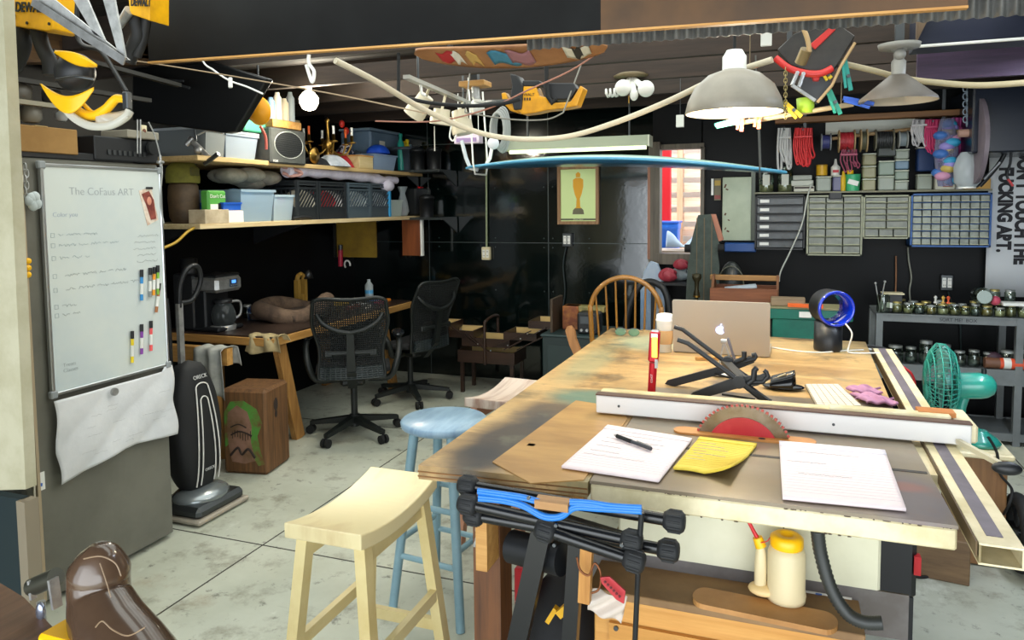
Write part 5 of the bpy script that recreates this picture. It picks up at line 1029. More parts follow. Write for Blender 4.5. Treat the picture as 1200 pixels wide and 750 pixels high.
b = MB(); rod([(862, 424), (872, 420), (872, 412)], ya, .009); rod([(872, 424), (884, 421), (886, 418), (885, 415), (881, 416)], ya, .007); b.build('hook', bk, t); b = MB(); rod([(876, 450), (883, 445), (884, 434), (887, 431)], yb_, .009); rod([(878, 448), (894, 448), (900, 441), (898, 436), (895, 434)], yb_, .007); b.build('hook', bk, t)
b = MB()
for p, Y in (((853, 424), ya), ((866, 447), yb_)): q = A(*p, Y=Y); MB().cyl(q-V((0, .016, 0)), q+V((0, .012, 0)), .02, n=20).build('pivot', bk, t)
b = MB(); b.bar(A(870, 448, Y=yb_), A(900, 470, Y=yb_-.01), .02, .012); b.bar(A(850, 424, Y=ya), A(872, 446, Y=yb_), .03, .012); b.bar(A(838, 438, Y=ya), A(860, 444, Y=ya-.05), .004, .006); b.bar(A(846, 462, Y=yb_+.03), A(885, 468, Y=yb_+.02), .004, .006); b.build('cross_brace', bk, t)
# ---- black sandals-like mouse thing
c = A(918, 456, Z=TZ); t = T('black_slide_sandal', 'black slide shaped holder lying beside the folding stand', 'holder', c)
MB().sph(c+V((0, 0, .010)), (.07, .04, .009), 24, 10).build('sole', mt('gloss_black', '101114', .15), t)
MB().grid(lambda u, v: c+V((-.045+.075*u+.012*v, -.04*math.cos(v*PI)*.95, .012+.055*math.sin(v*PI)*(.55+.45*u))), 10, 16).build('strap', mt('gloss_black', ''), t, solid=.005)
MB().box(c+V((-.005, -.02, .05)), (.03, .006, .01), ry=-.5, rx=.4).build('worn_label', mt('tan_label', 'a89a7a', .6), t)
# ---- keyboard
P = [A(x, y, Z=TZ+.002) for x, y in ((943, 453), (983, 453), (1012, 480), (958, 481))]; t = T('keyboard', 'slim white keyboard lying on the table behind the fence', 'keyboard', sum(P, V())/4)
def kb(u, v, z): return (P[0]*(1-u)+P[1]*u)*(1-v)+(P[3]*(1-u)+P[2]*u)*v+V((0, 0, z))
MB().grid(lambda u, v: kb(u, v, .005), 2, 2, False).build('base', mt('kb_alu', '9a8c74', .5), t, solid=.008)
b = MB()
for i in range(6):
    for j in range(13):
        u0, u1, v0, v1 = .03+i*.158, .03+i*.158+.135, .03+j*.073, .03+j*.073+.06
        vs = [kb(u, v, .0085) for u, v in ((u0, v0), (u1, v0), (u1, v1), (u0, v1))]+[kb(u, v, .0115) for u, v in ((u0, v0), (u1, v0), (u1, v1), (u0, v1))]
        b.add(vs, [(3, 2, 1, 0), (4, 5, 6, 7), (0, 1, 5, 4), (1, 2, 6, 5), (2, 3, 7, 6), (3, 0, 4, 7)])
b.build('keys', mt('key_white', 'e0d4c4', .5), t)
c = A(1018, 468, Z=TZ+.001); b = MB()
for i, (dx2, dy2) in enumerate(((0, 0), (.02, -.06), (-.01, .05))): b.grid(lambda u, v: c+V((dx2+(u-.5)*.09+.01*math.sin(v*6+i), dy2+(v-.5)*.07, .007+.012*math.sin(u*PI)*math.sin(v*PI)+.004*math.sin(u*14)+.006*i)), 12, 10)
b.build('pink_cloth', mt('pink_cloth', 'b583a0', .9, c2='a06f8e', ns=14), solid=.006, label='folded pink cloth beside the white keyboard', cat='cloth')
# ---- sunglasses, sticks by fence
c = A(735, 393, Z=TZ+.001); t = T('sunglasses', 'sunglasses with green lenses lying at the far left of the table', 'glasses', c); gl = mt('lens_green', '5c7a5e', .2)
for s_ in (-1, 1): MB().sph(c+V((s_*.033, 0, .016)), (.028, .004, .02), 18, 10, Matrix.Rotation(-.5, 4, 'X').to_3x3()).build('lens', gl, t)
MB().tube(spline([c+V((-.062, .09, .01)), c+V((-.063, .01, .028)), c+V((-.035, 0, .036)), c+V((0, 0, .03)), c+V((.035, 0, .036)), c+V((.063, .01, .028)), c+V((.062, .09, .01))], 5), .002, 6).build('frame', dsteel, t)
MB().bar(A(770, 468, Z=TZ+.008), A(806, 474, Z=TZ+.008), .05, .012).build('push_block', pine, label='pale pine offcut lying behind the left part of the fence', cat='offcut')
MB().tube([A(706, 463, Z=TZ+.03), A(704, 459, Z=TZ+.03), A(712, 456, Z=TZ+.03), A(770, 462, Z=TZ+.03), A(806, 466, Z=TZ+.03)], .0025, 6).build('wire_handle', mt('brown_wire', '4a3a2a', .5), label='thin brown bent wire lying behind the fence', cat='wire')
# ---- black blue ringed fan
c = A(970, 410, Z=TZ+.001); t = T('bladeless_fan', 'black round desk fan with a glossy blue ring on the back right of the table', 'fan', c)
zt_ = A(970, 340, Y=c.y).z-TZ; R1 = .07
MB().lathe([(.0, 0), (.057, 0), (.059, .01), (.057, .125), (0, .125)], c, 28).build('base', mt('fan_black', '191b1f', .4), t)
rc = c+V((.015, 0, .187)); yd = V((-.10, -1, .0)).normalized(); yd = V((.30, -.95, .02)).normalized()
def ring(prof, nm, mat):
    b = MB(); z = yd; x = V((0, 0, 1)).cross(z).normalized(); y = z.cross(x); R = Matrix((x, y, z)).transposed().to_4x4(); b.lathe(prof, rc, 40, R, cap=False); return b.build(nm, mat, t)
ring([(R1*1.10, -.07), (R1*1.14, .03), (R1*1.10, .045), (R1*.98, .05), (R1*.98, .045), (R1*.92, -.07), (R1*1.10, -.07)], 'ring_shell', mt('fan_black', ''))
ring([(R1*1.12, .046), (R1*1.06, .056), (R1*.95, .05), (R1*.80, .0), (R1*.78, -.06), (R1*.80, -.062), (R1*.9, -.05), (R1*1.08, .044), (R1*1.12, .046)], 'blue_ring', mt('gloss_blue', '0c2fb8', .12, coat=1))
MB().tube(spline([rc+V((.05, -.05, -.06)), rc+V((.075, -.06, -.10)), c+V((.08, -.05, .03)), c+V((.085, -.06, .004)), c+V((.2, -.03, .004))], 6), .0035, 6).build('white_cord', white, t)
MB().tube(spline([A(905, 407, Z=TZ+.004), A(930, 411, Z=TZ+.004), A(960, 413, Z=TZ+.004), A(990, 411, Z=TZ+.004), A(1012, 410, Z=TZ+.004)], 8), .003, 6).build('charging_cable', white, label='white cable running over the table back from the laptop to the fan', cat='cable')
for i, (c_, pts, l) in enumerate((('c41f28', [(1043, 415), (1050, 425), (1058, 430), (1068, 438), (1072, 450), (1070, 462)], 'red cable looping off the back right of the table'), ('1a1b1d', [(1015, 405), (1035, 408), (1052, 418), (1058, 440), (1062, 452)], 'black cable behind the fence rail at the table back'), ('e6e4e0', [(1005, 408), (1022, 410), (1038, 415), (1046, 420)], 'short white cable at the back right table corner'))):
    MB().tube(spline([A(x, y, Y=3.72) for x, y in pts], 6), .006, 6).build('loose_cable', mt('lc'+c_, c_, .5), label=l, cat='cable')
# ------------------------------------------------------------------ folded bike-rack / clamps at table front
t = T('folded_rack', 'folded black rack with round rubber feet and a blue bar hanging at the table front', 'rack', (-.5, 1.5, .7)); Yc = 1.50
def rb(a, c_, Y, Y2=None, r=.013):
    p, q = A(*a, Y=Y), A(*c_, Y=Y2 or Y); MB().cyl(p, q, r, n=16).build('tube', mt('tube_black', '101113', .25), t)
    d = (q-p).normalized()
    for e, s_ in ((p, 1), (q, -1)):
        b = MB(); z = d; x = V((0, 1, 0)).cross(z).normalized(); y = z.cross(x); R = Matrix((x, y, z)).transposed().to_4x4()
        b.lathe([(0, -.026), (.016, -.024), (.023, -.014), (.023, .014), (.018, .02), (.012, .022)], e, 20, R)
        for k in range(10): a_ = k*2*PI/10; o_ = x*math.cos(a_)*.0225+y*math.sin(a_)*.0225; b.tube([e+o_-z*.013, e+o_+z*.013], .0028, 6)
        b.build('rubber_knob', mt('knob_rubber', '17191b', .65), t)
rb((549, 591), (741, 634), 1.50); rb((549, 569), (791, 611), 1.535); rb((556, 604), (784, 645), 1.53); rb((640, 622), (744, 657), 1.48)
b = MB(); blu = mt('rack_blue', '2274c8', .35); k = 1.47
def bl_(pts, r=.008): b.tube(spline([A(x, y, Y=k) for x, y in pts], 6), r, 8)
for e_ in (0, 3): bl_([(560, 574+e_), (590, 578+e_), (615, 582+e_), (636, 588+e_)], .0048); bl_([(561, 582+e_), (590, 585+e_), (613, 591+e_), (633, 602+e_), (646, 605+e_), (659, 603+e_), (674, 593+e_), (700, 594+e_), (752, 597+e_)], .0055); bl_([(668, 587+e_), (690, 588+e_), (718, 592+e_), (752, 594+e_)], .0048)
b.build('blue_bar', blu, t)
b = MB(); q = A(648, 590, Y=1.475); b.box(q, (.075, .03, .018), rx=.1); b.build('wood_pad', wood('pad_wood', 'b08658', '8d6438', 'x'), t)
for a, c_, Y, w_ in (((639, 606), (606, 755), 1.55, .045), ((676, 636), (668, 755), 1.60, .035)): MB().bar(A(*a, Y=Y), A(*c_, Y=Y), w_, .03, up=(0, 1, 0)).build('leg', mt('leg_black', '0e0f11', .3), t)
MB().tube([A(752, 600, Y=1.49), A(749, 640, Y=1.5), A(744, 755, Y=1.52)], .006).build('thin_rod', black, t)
b = MB()
for x, y in ((652, 615), (650, 638), (729, 638), (620, 583)): q = A(x, y, Y=1.46); b.cyl(q, q+V((0, -.006, 0)), .004, n=10)
b.build('bolt', dsteel, t)
b = MB(); b.cyl(A(600, 640, Y=1.64), A(660, 655, Y=1.6), .04); b.bar(A(610, 600, Y=1.6), A(740, 640, Y=1.6), .05, .02, up=(0, 1, 0)); b.build('inner_bracket', black, t)
MB().bar(A(688, 641, Y=1.50), A(685, 705, Y=1.50), .026, .02, up=(0, 1, 0)).build('pine_clamp_block', wood('clampwood', 'c08a44', '9a6628', 'z'), label='upright pine block wired to the folded rack', cat='block')
b = MB(); pts = [A(x, y, Y=1.47) for x, y in ((676, 653), (680, 668), (690, 674), (697, 660), (704, 672), (702, 690), (693, 695))]; b.tube(spline(pts, 6), .0025, 6); b.build('tie_wire', mt('copper_wire', '7c4a2a', .4, .6), label='bent copper tie wire around the pine block', cat='wire')
P = [A(x, y, Y=1.46) for x, y in ((703, 677), (714, 676), (733, 693), (731, 708), (722, 703), (705, 684))]; t = T('red_tag', 'red scored key tag hanging on the copper wire', 'tag', P[0]); MB().prism([(p.x, p.z) for p in P], -.006, (0, 1.46, 0)).build('tag', mt('tag_red', 'a8242c', .4), t, bevel=.001)
b = MB()
for i in range(6): q = A(709+i*3.4, 682+i*3.4, Y=1.452); b.sph(q, (.003, .002, .003), 8, 6)
b.build('raised_dots', mt('tag_dark', '5d141a', .5), t)
b = MB(); P = [A(x, y, Y=1.54) for x, y in ((694, 690), (735, 700), (728, 730), (688, 716))]; b.grid(lambda u, v: (P[0]*(1-u)+P[1]*u)*(1-v)+(P[3]*(1-u)+P[2]*u)*v+V((0, .008*math.sin(u*9+v*7), 0)), 14, 14); b.build('zip_bag', glass('zipbag', 'dcd0c4', .35, .2), solid=.001, label='clear plastic zip bag hanging below the red tag', cat='bag')
# pliers near the blue stool
t = T('pliers', 'steel pliers hanging by the blue stool at the table corner', 'pliers', A(566, 605, Y=1.7)); b = MB(); b.tube([A(556, 607, Y=1.66), A(562, 622, Y=1.66), A(556, 640, Y=1.66)], .005); b.tube([A(568, 606, Y=1.66), A(562, 622, Y=1.66), A(570, 644, Y=1.66)], .005); b.sph(A(562, 620, Y=1.66), .012, 12, 8); b.build('jaws', steel, t)
# dark bag and red things below table
b = MB(); c = V((-.575, 2.02, .30)); b.sph(c, (.125, .2, .16), 24, 14); t = T('tool_bag', 'black and yellow tool bag under the table behind the rack legs', 'bag', (-.575, 2.02, .0)); b.box((-.575, 2.02, .15), (.24, .36, .3), bev=.05); b.build('bag', dark, t)
MB().bar(A(642, 728, Y=1.80), A(652, 712, Y=1.80), .02, .012).build('yellow_buckle', mt('bag_yellow', 'd3a017', .5), t); MB().bar(A(655, 720, Y=1.79), A(664, 712, Y=1.79), .02, .02).build('yellow_trim', mt('bag_yellow', ''), t)
t = T('red_box', 'red box with white print on the floor behind the brown post', 'box', (-.72, 2.1, 0)); q = A(612, 715, Y=1.92); MB().box((q.x, 1.98, .25), (.05, .12, .5), bev=.005).build('carton', mt('box_red', 'b01c26', .5), t); MB().box((q.x, 1.918, q.z+.01), (.04, .003, .03)).build('white_print', white, t)
# ------------------------------------------------------------------ box below the saw with glue etc
t = T('plywood_chest', 'pine fronted plywood chest standing under the table saw', 'chest', (-.12, 2.0, 0)); zt_ = .603
MB().box((-.12, 2.12, .30), (.60, .80, .596), bev=.003).build('carcass', wood('chest_pine', 'd09a52', 'b57c36', 'x'), t)
MB().box((-.12, 2.11, zt_-.004), (.62, .84, .02), bev=.002).build('lid', mt('chest_lid', '8a6a44', .6, c2='6f5233', ns=4), t)
MB().box((-.12, 1.712, .27), (.52, .012, .5)).build('front_panel', wood('chest_front', 'c98f45', 'b07a34', 'x'), t)
q = A(722, 736, Y=1.705); b = MB(); b.cyl(q, q-V((0, .004, 0)), .006, n=12); b.build('screw', dsteel, t)
MB().box((-.09, 1.842, .585), (.77, .006, .11)).build('steel_skirt', mt('skirt_steel', '6f6b6a', .4, .5, c2='5b5552', ns=5), label='grey sheet steel skirt between the saw cabinet and the chest', cat='metal plate')
p = A(955, 708, Y=1.838); t = T('rating_plate', 'small printed rating label stuck on the grey skirt', 'label', p)
q0, q1 = A(938, 695, Y=1.838), A(998, 711, Y=1.838); mid = (q0+q1)/2; MB().box(mid, (q1.x-q0.x, .002, .03), ry=0).build('plate', mt('plate_grey', 'bcb8b0', .4), t); MB().box(mid+V((-.016, -.0015, 0)), (.014, .001, .028)).build('blue_field', mt('pblue', '2b4f8e', .4), t)
b = MB()
for i in range(4): b.box(mid+V((.018, -.0016, .009-i*.006)), (.04, .001, .002))
b.box(mid+V((-.034, -.0016, .004)), (.01, .001, .01)); b.build('print_lines', ink, t)
# paddle
b = MB(); c0, c1 = A(812, 700, Z=zt_+.01), A(982, 735, Z=zt_+.01); d = (c1-c0); s_ = V((-d.y, d.x, 0)).normalized(); L = d.length; d = d.normalized(); P = []
for k in range(12): a = PI/2+k*PI/11; P.append(c0+d*.03+d*.03*math.cos(a)+s_*.04*math.sin(a))
for k in range(12): a = -PI/2+k*PI/11; P.append(c1-d*.03+d*.03*math.cos(a)+s_*.04*math.sin(a))
n = len(P); b.add([V((p.x, p.y, zt_+.008)) for p in P]+[V((p.x, p.y, zt_+.02)) for p in P], [list(range(n))[::-1], list(range(n, 2*n))]+[(i, (i+1) % n, n+(i+1) % n, n+i) for i in range(n)])
b.build('paddle_board', mt('paddle_ply', 'b5824a', .5, c2='9a6a36', ns=5), label='long round ended plywood board lying on the chest', cat='board')
# glue bottle
c = A(921, 716, Z=zt_+.022); c.y = 1.765; c.x = A(921, 700, Y=1.765).x; c.z = zt_+.022; h = A(921, 640, Y=c.y).z-c.z; t = T('glue_bottle', 'translucent glue bottle with a yellow cap and side spout on the chest', 'bottle', c); gm_ = glass('glue_plastic', 'e8d8ae', .25, .35); r_ = .042
MB().lathe([(0, 0), (r_*1.02, .0), (r_*1.06, .012), (r_, .025), (r_, h*.88), (r_*.9, h*.97), (r_*.8, h)], c, 28).build('body', gm_, t)
MB().lathe([(0, .003), (r_*.97, .003), (r_*.95, h*.66), (0, h*.66)], c, 28).build('glue_fill', mt('glue_fill', 'dfc188', .5), t)
MB().lathe([(r_*.84, h), (r_*.88, h+.004), (r_*.88, h+.022), (r_*.7, h+.028), (r_*.35, h+.028), (r_*.3, h+.02), (0, h+.02)], c, 28).build('yellow_cap', yellow, t)
MB().sph(c+V((-.05, 0, .014)), (.035, .03, .014), 18, 8).build('foot_lobe', mt('glue_fill', ''), t)
q = c+V((-.057, 0, 0)); MB().lathe([(0, .004), (.014, .004), (.014, h*.55), (.012, h*.8), (.008, h*.92)], q, 18).build('spout_tube', gm_, t)
q2 = q+V((0, 0, h*.92)); MB().cyl(q2, q2+V((-.008, 0, .022)), .013, .011, n=18).build('spout_cap', yellow, t); MB().cyl(q2+V((-.009, 0, .022)), q2+V((-.03, 0, .06)), .005, .004, n=12).build('red_tip', red, t)
MB().tube(spline([q2+V((.02, -.01, .03)), q2+V((.014, -.01, .02)), q2+V((0, -.012, .015))], 5), .0012, 5).build('cap_tether', red, t)
# hose
b = MB(); pts = spline([A(958, 622, Y=1.72), A(962, 650, Y=1.72), A(974, 690, Y=1.71), A(992, 718, Y=1.70), A(1012, 729, Y=1.69), A(1034, 730, Y=1.69)], 14)
b.tube(pts, [.0135+.002*(i % 2) for i in range(len(pts))], 14); b.build('vacuum_hose', mt('hose_grey', '2c2e2c', .5), label='ribbed dark hose hanging from the saw beside the glue bottle', cat='hose')
# white stick, black bin at right under
MB().bar(A(1003, 622, Y=1.95), A(1012, 692, Y=1.95), .009, .009).build('white_stick', white, label='thin white stick leaning under the right end of the saw', cat='stick')
p = A(1033, 640, Y=2.5); t = T('black_bin', 'black plastic bin with a red latch under the saw', 'bin', (p.x, 2.7, 0)); MB().box((p.x, 2.7, p.z-.02), (.22, .3, .34), bev=.015).build('body', black, t)
for x in (-1, 1): MB().box((p.x+x*.095, 2.56, (p.z-.19)/2), (.015, .015, p.z-.17)).build('post', black, t); MB().box((p.x+x*.095, 2.84, (p.z-.19)/2), (.015, .015, p.z-.17)).build('post', black, t)
MB().box((p.x+.11, 2.56, p.z-.07), (.02, .03, .06)).build('red_latch', red, t)
# floor cables and small wooden crate on right
t = T('wooden_trestle', 'brown wooden box on the floor behind the rail end', 'box', (.75, 3.0, 0)); q = A(1120, 655, Z=0); MB().box((q.x-.16, q.y-.1, .09), (.36, .24, .18), rz=-.15, bev=.004).build('box_body', wood('box_brown', '7a5f40', '5f4830', 'x'), t)
for i, (pts, l) in enumerate(((((1052, 655), (1065, 672), (1085, 676), (1115, 665), (1140, 652)), 'black cable on the floor below the rail end'), (((1062, 640), (1075, 648), (1088, 640), (1100, 625)), 'black cable looping on the floor by the bin'), (((1140, 690), (1150, 610), (1165, 590), (1180, 560), (1165, 530), (1150, 500)), 'black cable dropping from the green fan to the floor'))):
    if i < 2: pp_ = [A(x, y, Z=.006) for x, y in pts]
    else: pp_ = [A(x, y, Y=3.45) for x, y in ((1158, 512), (1168, 530), (1172, 555), (1186, 575), (1178, 600))]+[A(1165, 615, Z=.006), A(1172, 640, Z=.006)]
    MB().tube(spline(pp_, 8), .006, 6).build('floor_cable', blackr, label=l, cat='cable')
c = A(1194, 624, Z=.165); t = T('trolley_wheel', 'black spoked wheel at the right edge of the picture', 'wheel', (c.x, c.y, 0))
b = MB(); b.tube([c+V((.0, .135*math.cos(a), .135*math.sin(a))) for a in [k*2*PI/40 for k in range(40)]], .028, 12, closed=True); b.build('tyre', blackr, t)
b = MB()
for k in range(8): a = k*PI/4; b.bar(c, c+V((0, .12*math.cos(a), .12*math.sin(a))), .012, .016, up=(1, 0, 0))
b.cyl(c-V((.03, 0, 0)), c+V((.03, 0, 0)), .022); b.build('spokes', dsteel, t)
# ------------------------------------------------------------------ green fan on a stand
Yf = 3.6; base = A(1148, 520, Y=Yf); t = T('stand_box', 'cream topped wooden stand carrying the green fan', 'stand', (base.x, Yf, 0)); MB().box((base.x-.02, Yf, base.z/2-.01), (.20, .22, base.z-.03), bev=.006).build('body', wood('stand_wood', '8a6238', '6a4624', 'z'), t); MB().box((base.x-.02, Yf, base.z-.015), (.24, .26, .024), bev=.006).build('top', cream, t)
tg = mt('fan_teal', '2f9c8a', .3, c2='27877a', ns=6, coat=.4); t = T('desk_fan', 'teal green desk fan with a round wire cage beside the fence', 'fan', base)
MB().lathe([(0, 0), (.075, 0), (.08, .012), (.065, .03), (.035, .05), (.025, .06)], base+V((.0, 0, .0)), 28).build('base', tg, t)
ct = A(1144, 454, Y=Yf); MB().tube(spline([base+V((-.01, 0, .05)), A(1128, 495, Y=Yf), A(1126, 480, Y=Yf), A(1130, 466, Y=Yf)]), .02, 12).build('neck', tg, t)
m0, m1 = A(1120, 452, Y=Yf), A(1168, 452, Y=Yf); dd = (m1-m0).normalized(); Rm = Matrix((V((0, 0, 1)).cross(dd), dd.cross(V((0, 0, 1)).cross(dd)), dd)).transposed().to_4x4(); Lm = (m1-m0).length
MB().lathe([(0, 0), (.05, 0), (.056, .01), (.056, Lm*.6), (.052, Lm*.75), (.04, Lm*.9), (.02, Lm*.98), (0, Lm)], m0, 28, Rm).build('motor_housing', tg, t)
MB().cyl(A(1153, 438, Y=Yf), A(1153, 432, Y=Yf), .01).build('knob', black, t)
cc = A(1107, 447, Y=Yf); axd = V((-1, .02, 0)).normalized(); ux = V((0, 0, 1)).cross(axd).normalized(); R_ = .165
b = MB()
for (off, rr) in ((.03, R_), (-.0, R_*.98), (.055, R_*.8), (.07, R_*.55), (.078, R_*.25), (-.03, R_*.8), (-.045, R_*.5)): b.tube([cc+axd*off+ux*rr*math.cos(a)+V((0, 0, rr*math.sin(a))) for a in [k*2*PI/36 for k in range(36)]], .0028, 5, closed=True)
for k in range(44):
    a = k*2*PI/44; dr = ux*math.cos(a)+V((0, 0, math.sin(a))); b.tube([cc+axd*o_+dr*R_*f for o_, f in ((.08, .12), (.078, .25), (.07, .55), (.055, .8), (.03, 1), (.0, .98), (-.03, .8), (-.045, .5), (-.05, .2))], .0018, 4)
b.cyl(cc+axd*.082, cc+axd*.076, .024, n=18); b.build('wire_cage', tg, t)
b = MB()
for k in range(4):
    a0 = k*PI/2
    b.grid(lambda u, v: cc+axd*(.01+.03*(v-.5))+ (ux*math.cos(a0+(v-.5)*1.1)+V((0, 0, math.sin(a0+(v-.5)*1.1))))*(.02+u*(R_*.75)), 8, 8)
b.cyl(cc-axd*.02, cc+axd*.03, .028); b.build('blades', mt('blade_grey_teal', '6d9c94', .35), t, solid=.002)
# ------------------------------------------------------------------ grey shelving unit with jars
U0 = A(1027, 367, Y=5.3); ux0, ux1, uy0, uy1, uz = U0.x, 2.1, 5.3, 5.72, U0.z
t = T('shelving_unit', 'long grey metal shelving unit full of jars along the back wall', 'shelving', ((ux0+ux1)/2, 5.5, 0)); gm2 = mt('shelf_grey', '74797a', .45, .2, c2='666b6c', ns=5)
for z, h in ((uz, .05), (A(1080, 428, Y=5.3).z, .10), (.08, .05)):
    b = MB(); b.box(((ux0+ux1)/2, uy0+.01, z-h/2), (ux1-ux0, .02, h)); b.box(((ux0+ux1)/2, uy1-.01, z-h/2), (ux1-ux0, .02, h)); b.box(((ux0+ux1)/2, (uy0+uy1)/2, z-.012), (ux1-ux0, uy1-uy0, .012)); b.build('shelf', gm2, t)
for x in (ux0+.02, 1.42, ux1-.02):
    for y in (uy0+.02, uy1-.02): MB().box((x, y, uz/2), (.04, .045, uz)).build('upright', gm2, t)
text('lettering', 'SORT ME!  BOX', .03, fr((ux0+.47, uy0-.001, uz-.027), (1, 0, 0), (0, 0, 1)), ink, t)
jc = [mt('jfill%d' % i, c, .6, c2=d, ns=30) for i, (c, d) in enumerate((('8a8050', '4b4a2c'), ('a8a478', '6d6a4c'), ('4e5a5c', '22282a'), ('9b8440', '4f4c2a'), ('c4bf96', '8a865c')))]
lidm = [mt('lid_gold', 'b5a565', .35, .7), mt('lid_grey', '8f938f', .4, .5)]
def jar(loc, r, h, fill, lid=0, fl=.7, label='', group=None, nm='glass_jar'):
    t = T(nm, label, 'jar', loc, group=group); n = 16
    MB().lathe([(r*.92, 0), (r, h*.06), (r, h*.78), (r*.82, h*.88), (r*.82, h*.98)], loc, n).build('glass', clear, t)
    if fl: MB().lathe([(0, .003), (r*.86, .003), (r*.9, h*fl), (0, h*fl*1.03)], loc, n).build('filling', fill, t)
    if lid is not None: MB().lathe([(r*.87, h*.87), (r*.88, h), (0, h+.002)], loc, n).build('lid', lidm[lid], t)
    return t
r = random.Random(11); x = ux0+.10; i = 0
while x < 1.72:
    rr = r.choice((.026, .03, .033)); x += rr
    if not (1.10 < x < 1.13): jar(V((x, uy0+.06+r.uniform(-.01, .01), uz+.001)), rr, r.uniform(.055, .075), jc[i % 5], i % 2, r.uniform(.4, .75), '%s lidded small glass jar with %s filling, front row on the grey shelving' % (('gold', 'grey')[i % 2], ('olive', 'tan', 'dark', 'mustard', 'pale')[i % 5]), 'glass jars in the front row on the grey shelving')
    x += rr+.004; i += 1
x = ux0+.14
while x < 1.72:
    rr = r.choice((.028, .034)); x += rr; jar(V((x, uy0+.16, uz+.001)), rr, r.uniform(.06, .085), jc[(i*3) % 5], i % 2, .5, '%s lidded glass jar with %s filling, second row on the grey shelving' % (('gold', 'grey')[i % 2], ('olive', 'mustard', 'tan', 'pale', 'dark')[i % 5]), 'glass jars in the second row on the grey shelving'); x += rr+.008; i += 1
x = ux0+.08; z2 = A(1080, 428, Y=5.3).z+.001
while x < 1.72:
    rr = r.choice((.035, .042, .048)); x += rr; jar(V((x, uy0+.08, z2)), rr, r.uniform(.09, .15), jc[2], 1, .35, 'dim glass jar on the lower shelf of the grey unit', 'jars on the lower shelf of the grey unit'); x += rr+.01; i += 1
q = A(1150, 350, Y=5.4); tj = T('big_jar', 'large round jar lying on its side on top of the small jars', 'jar', q); qz = uz+.125
c = V((q.x, 5.38, qz)); MB().lathe([(.04, -.06), (.055, -.05), (.055, .04), (.045, .05), (.045, .06), (.04, .06)], c, 24, Matrix.Rotation(PI/2, 4, 'X')).build('glass', clear, tj); MB().cyl(c+V((0, -.058, 0)), c+V((0, -.05, 0)), .043, n=24).build('base_disc', mt('jar_base', '6f7a74', .25), tj)
q = A(1166, 358, Y=5.36); MB().sph(V((q.x, 5.36, uz+.10)), (.03, .03, .03), 16, 10).build('pink_ball', mt('pinkred', 'c24a62', .6), label='pink ball of string on the jars of the grey shelving', cat='ball')
for i, (px, l) in enumerate(((1166, 'clear jar standing behind the pink ball'), (1184, 'brown capped jar standing on the jars near the right edge'))): q = A(px, 350, Y=5.45); jar(V((q.x, 5.46, uz+.08)), .032, .08, jc[1+i], i, .4, l)
MB().box((A(1188, 360, Y=5.4).x, 5.36, uz+.083), (.16, .10, .02), bev=.004).build('white_tray', white, label='white tray lying over the jars near the right edge', cat='tray')
q = A(1028, 360, Y=5.36); t = T('pencil_jar', 'glass jar with two long bolts at the left end of the grey shelving', 'jar', V((q.x+.02, 5.36, uz))); c = V((q.x+.035, 5.36, uz+.001)); MB().lathe([(.036, 0), (.04, .01), (.04, .11), (.036, .12)], c, 18).build('glass', clear, t)
for a, c_ in (((1026, 332), (1031, 362)), ((1037, 330), (1030, 366))): MB().cyl(A(*a, Y=5.36), A(*c_, Y=5.36), .004, n=8).sph(A(*a, Y=5.36), .009, 10, 6).build('long_bolt', steel, t)
t = T('small_box', 'black box with a white label next to the bolt jar', 'box', V((U0.x+.15, 5.42, uz))); q = A(1046, 355, Y=5.4); MB().box((q.x, 5.42, uz+.06), (.11, .1, .115), bev=.004).build('box_body', black, t); MB().box((q.x, 5.369, uz+.045), (.08, .002, .035), ry=.1).build('label_strip', white, t); MB().box((q.x, 5.42, uz+.122), (.13, .1, .008)).build('cream_lid', cream, t)
for i, (px, c_, l) in enumerate(((1096, 'c9c9c4', 'tiny white figurine standing on the jars'), (1105, 'c9a04a', 'small gold trinket on the jars'), (1111, 'd0542c', 'small orange trinket on the jars'))):
    q = A(px, 362, Y=5.34); MB().lathe([(.012, 0), (.012, .006), (.004, .012), (.008, .03), (.012, .036), (.006, .045), (0, .048)], (q.x, 5.34, uz+.075), 12).build('trinket', mt('trk'+c_, c_, .4), label=l, cat='trinket')
q = A(1185, 413, Y=5.32); t = T('red_bottle', 'orange red bottle with a white label lying on the lower shelf', 'bottle', q); MB().cyl(V((q.x-.12, 5.33, z2+.035)), V((q.x+.1, 5.33, z2+.035)), .034).build('bottle', mt('or_red', 'd8502c', .4), t); MB().cyl(V((q.x-.04, 5.33, z2+.035)), V((q.x+.0, 5.33, z2+.035)), .0348).build('label_band', white, t); MB().cyl(V((q.x-.14, 5.33, z2+.035)), V((q.x-.06, 5.33, z2+.035)), .0346).build('brown_end', mt('brn', '6f4a36', .5), t)
b = MB(); b.sph((A(1168, 413, Y=5.3).x, 5.36, z2+.05), (.05, .04, .05), 16, 10); b.build('purple_ball', mt('purp', '3a2430', .6), label='dark purple ball of yarn on the lower shelf', cat='ball')
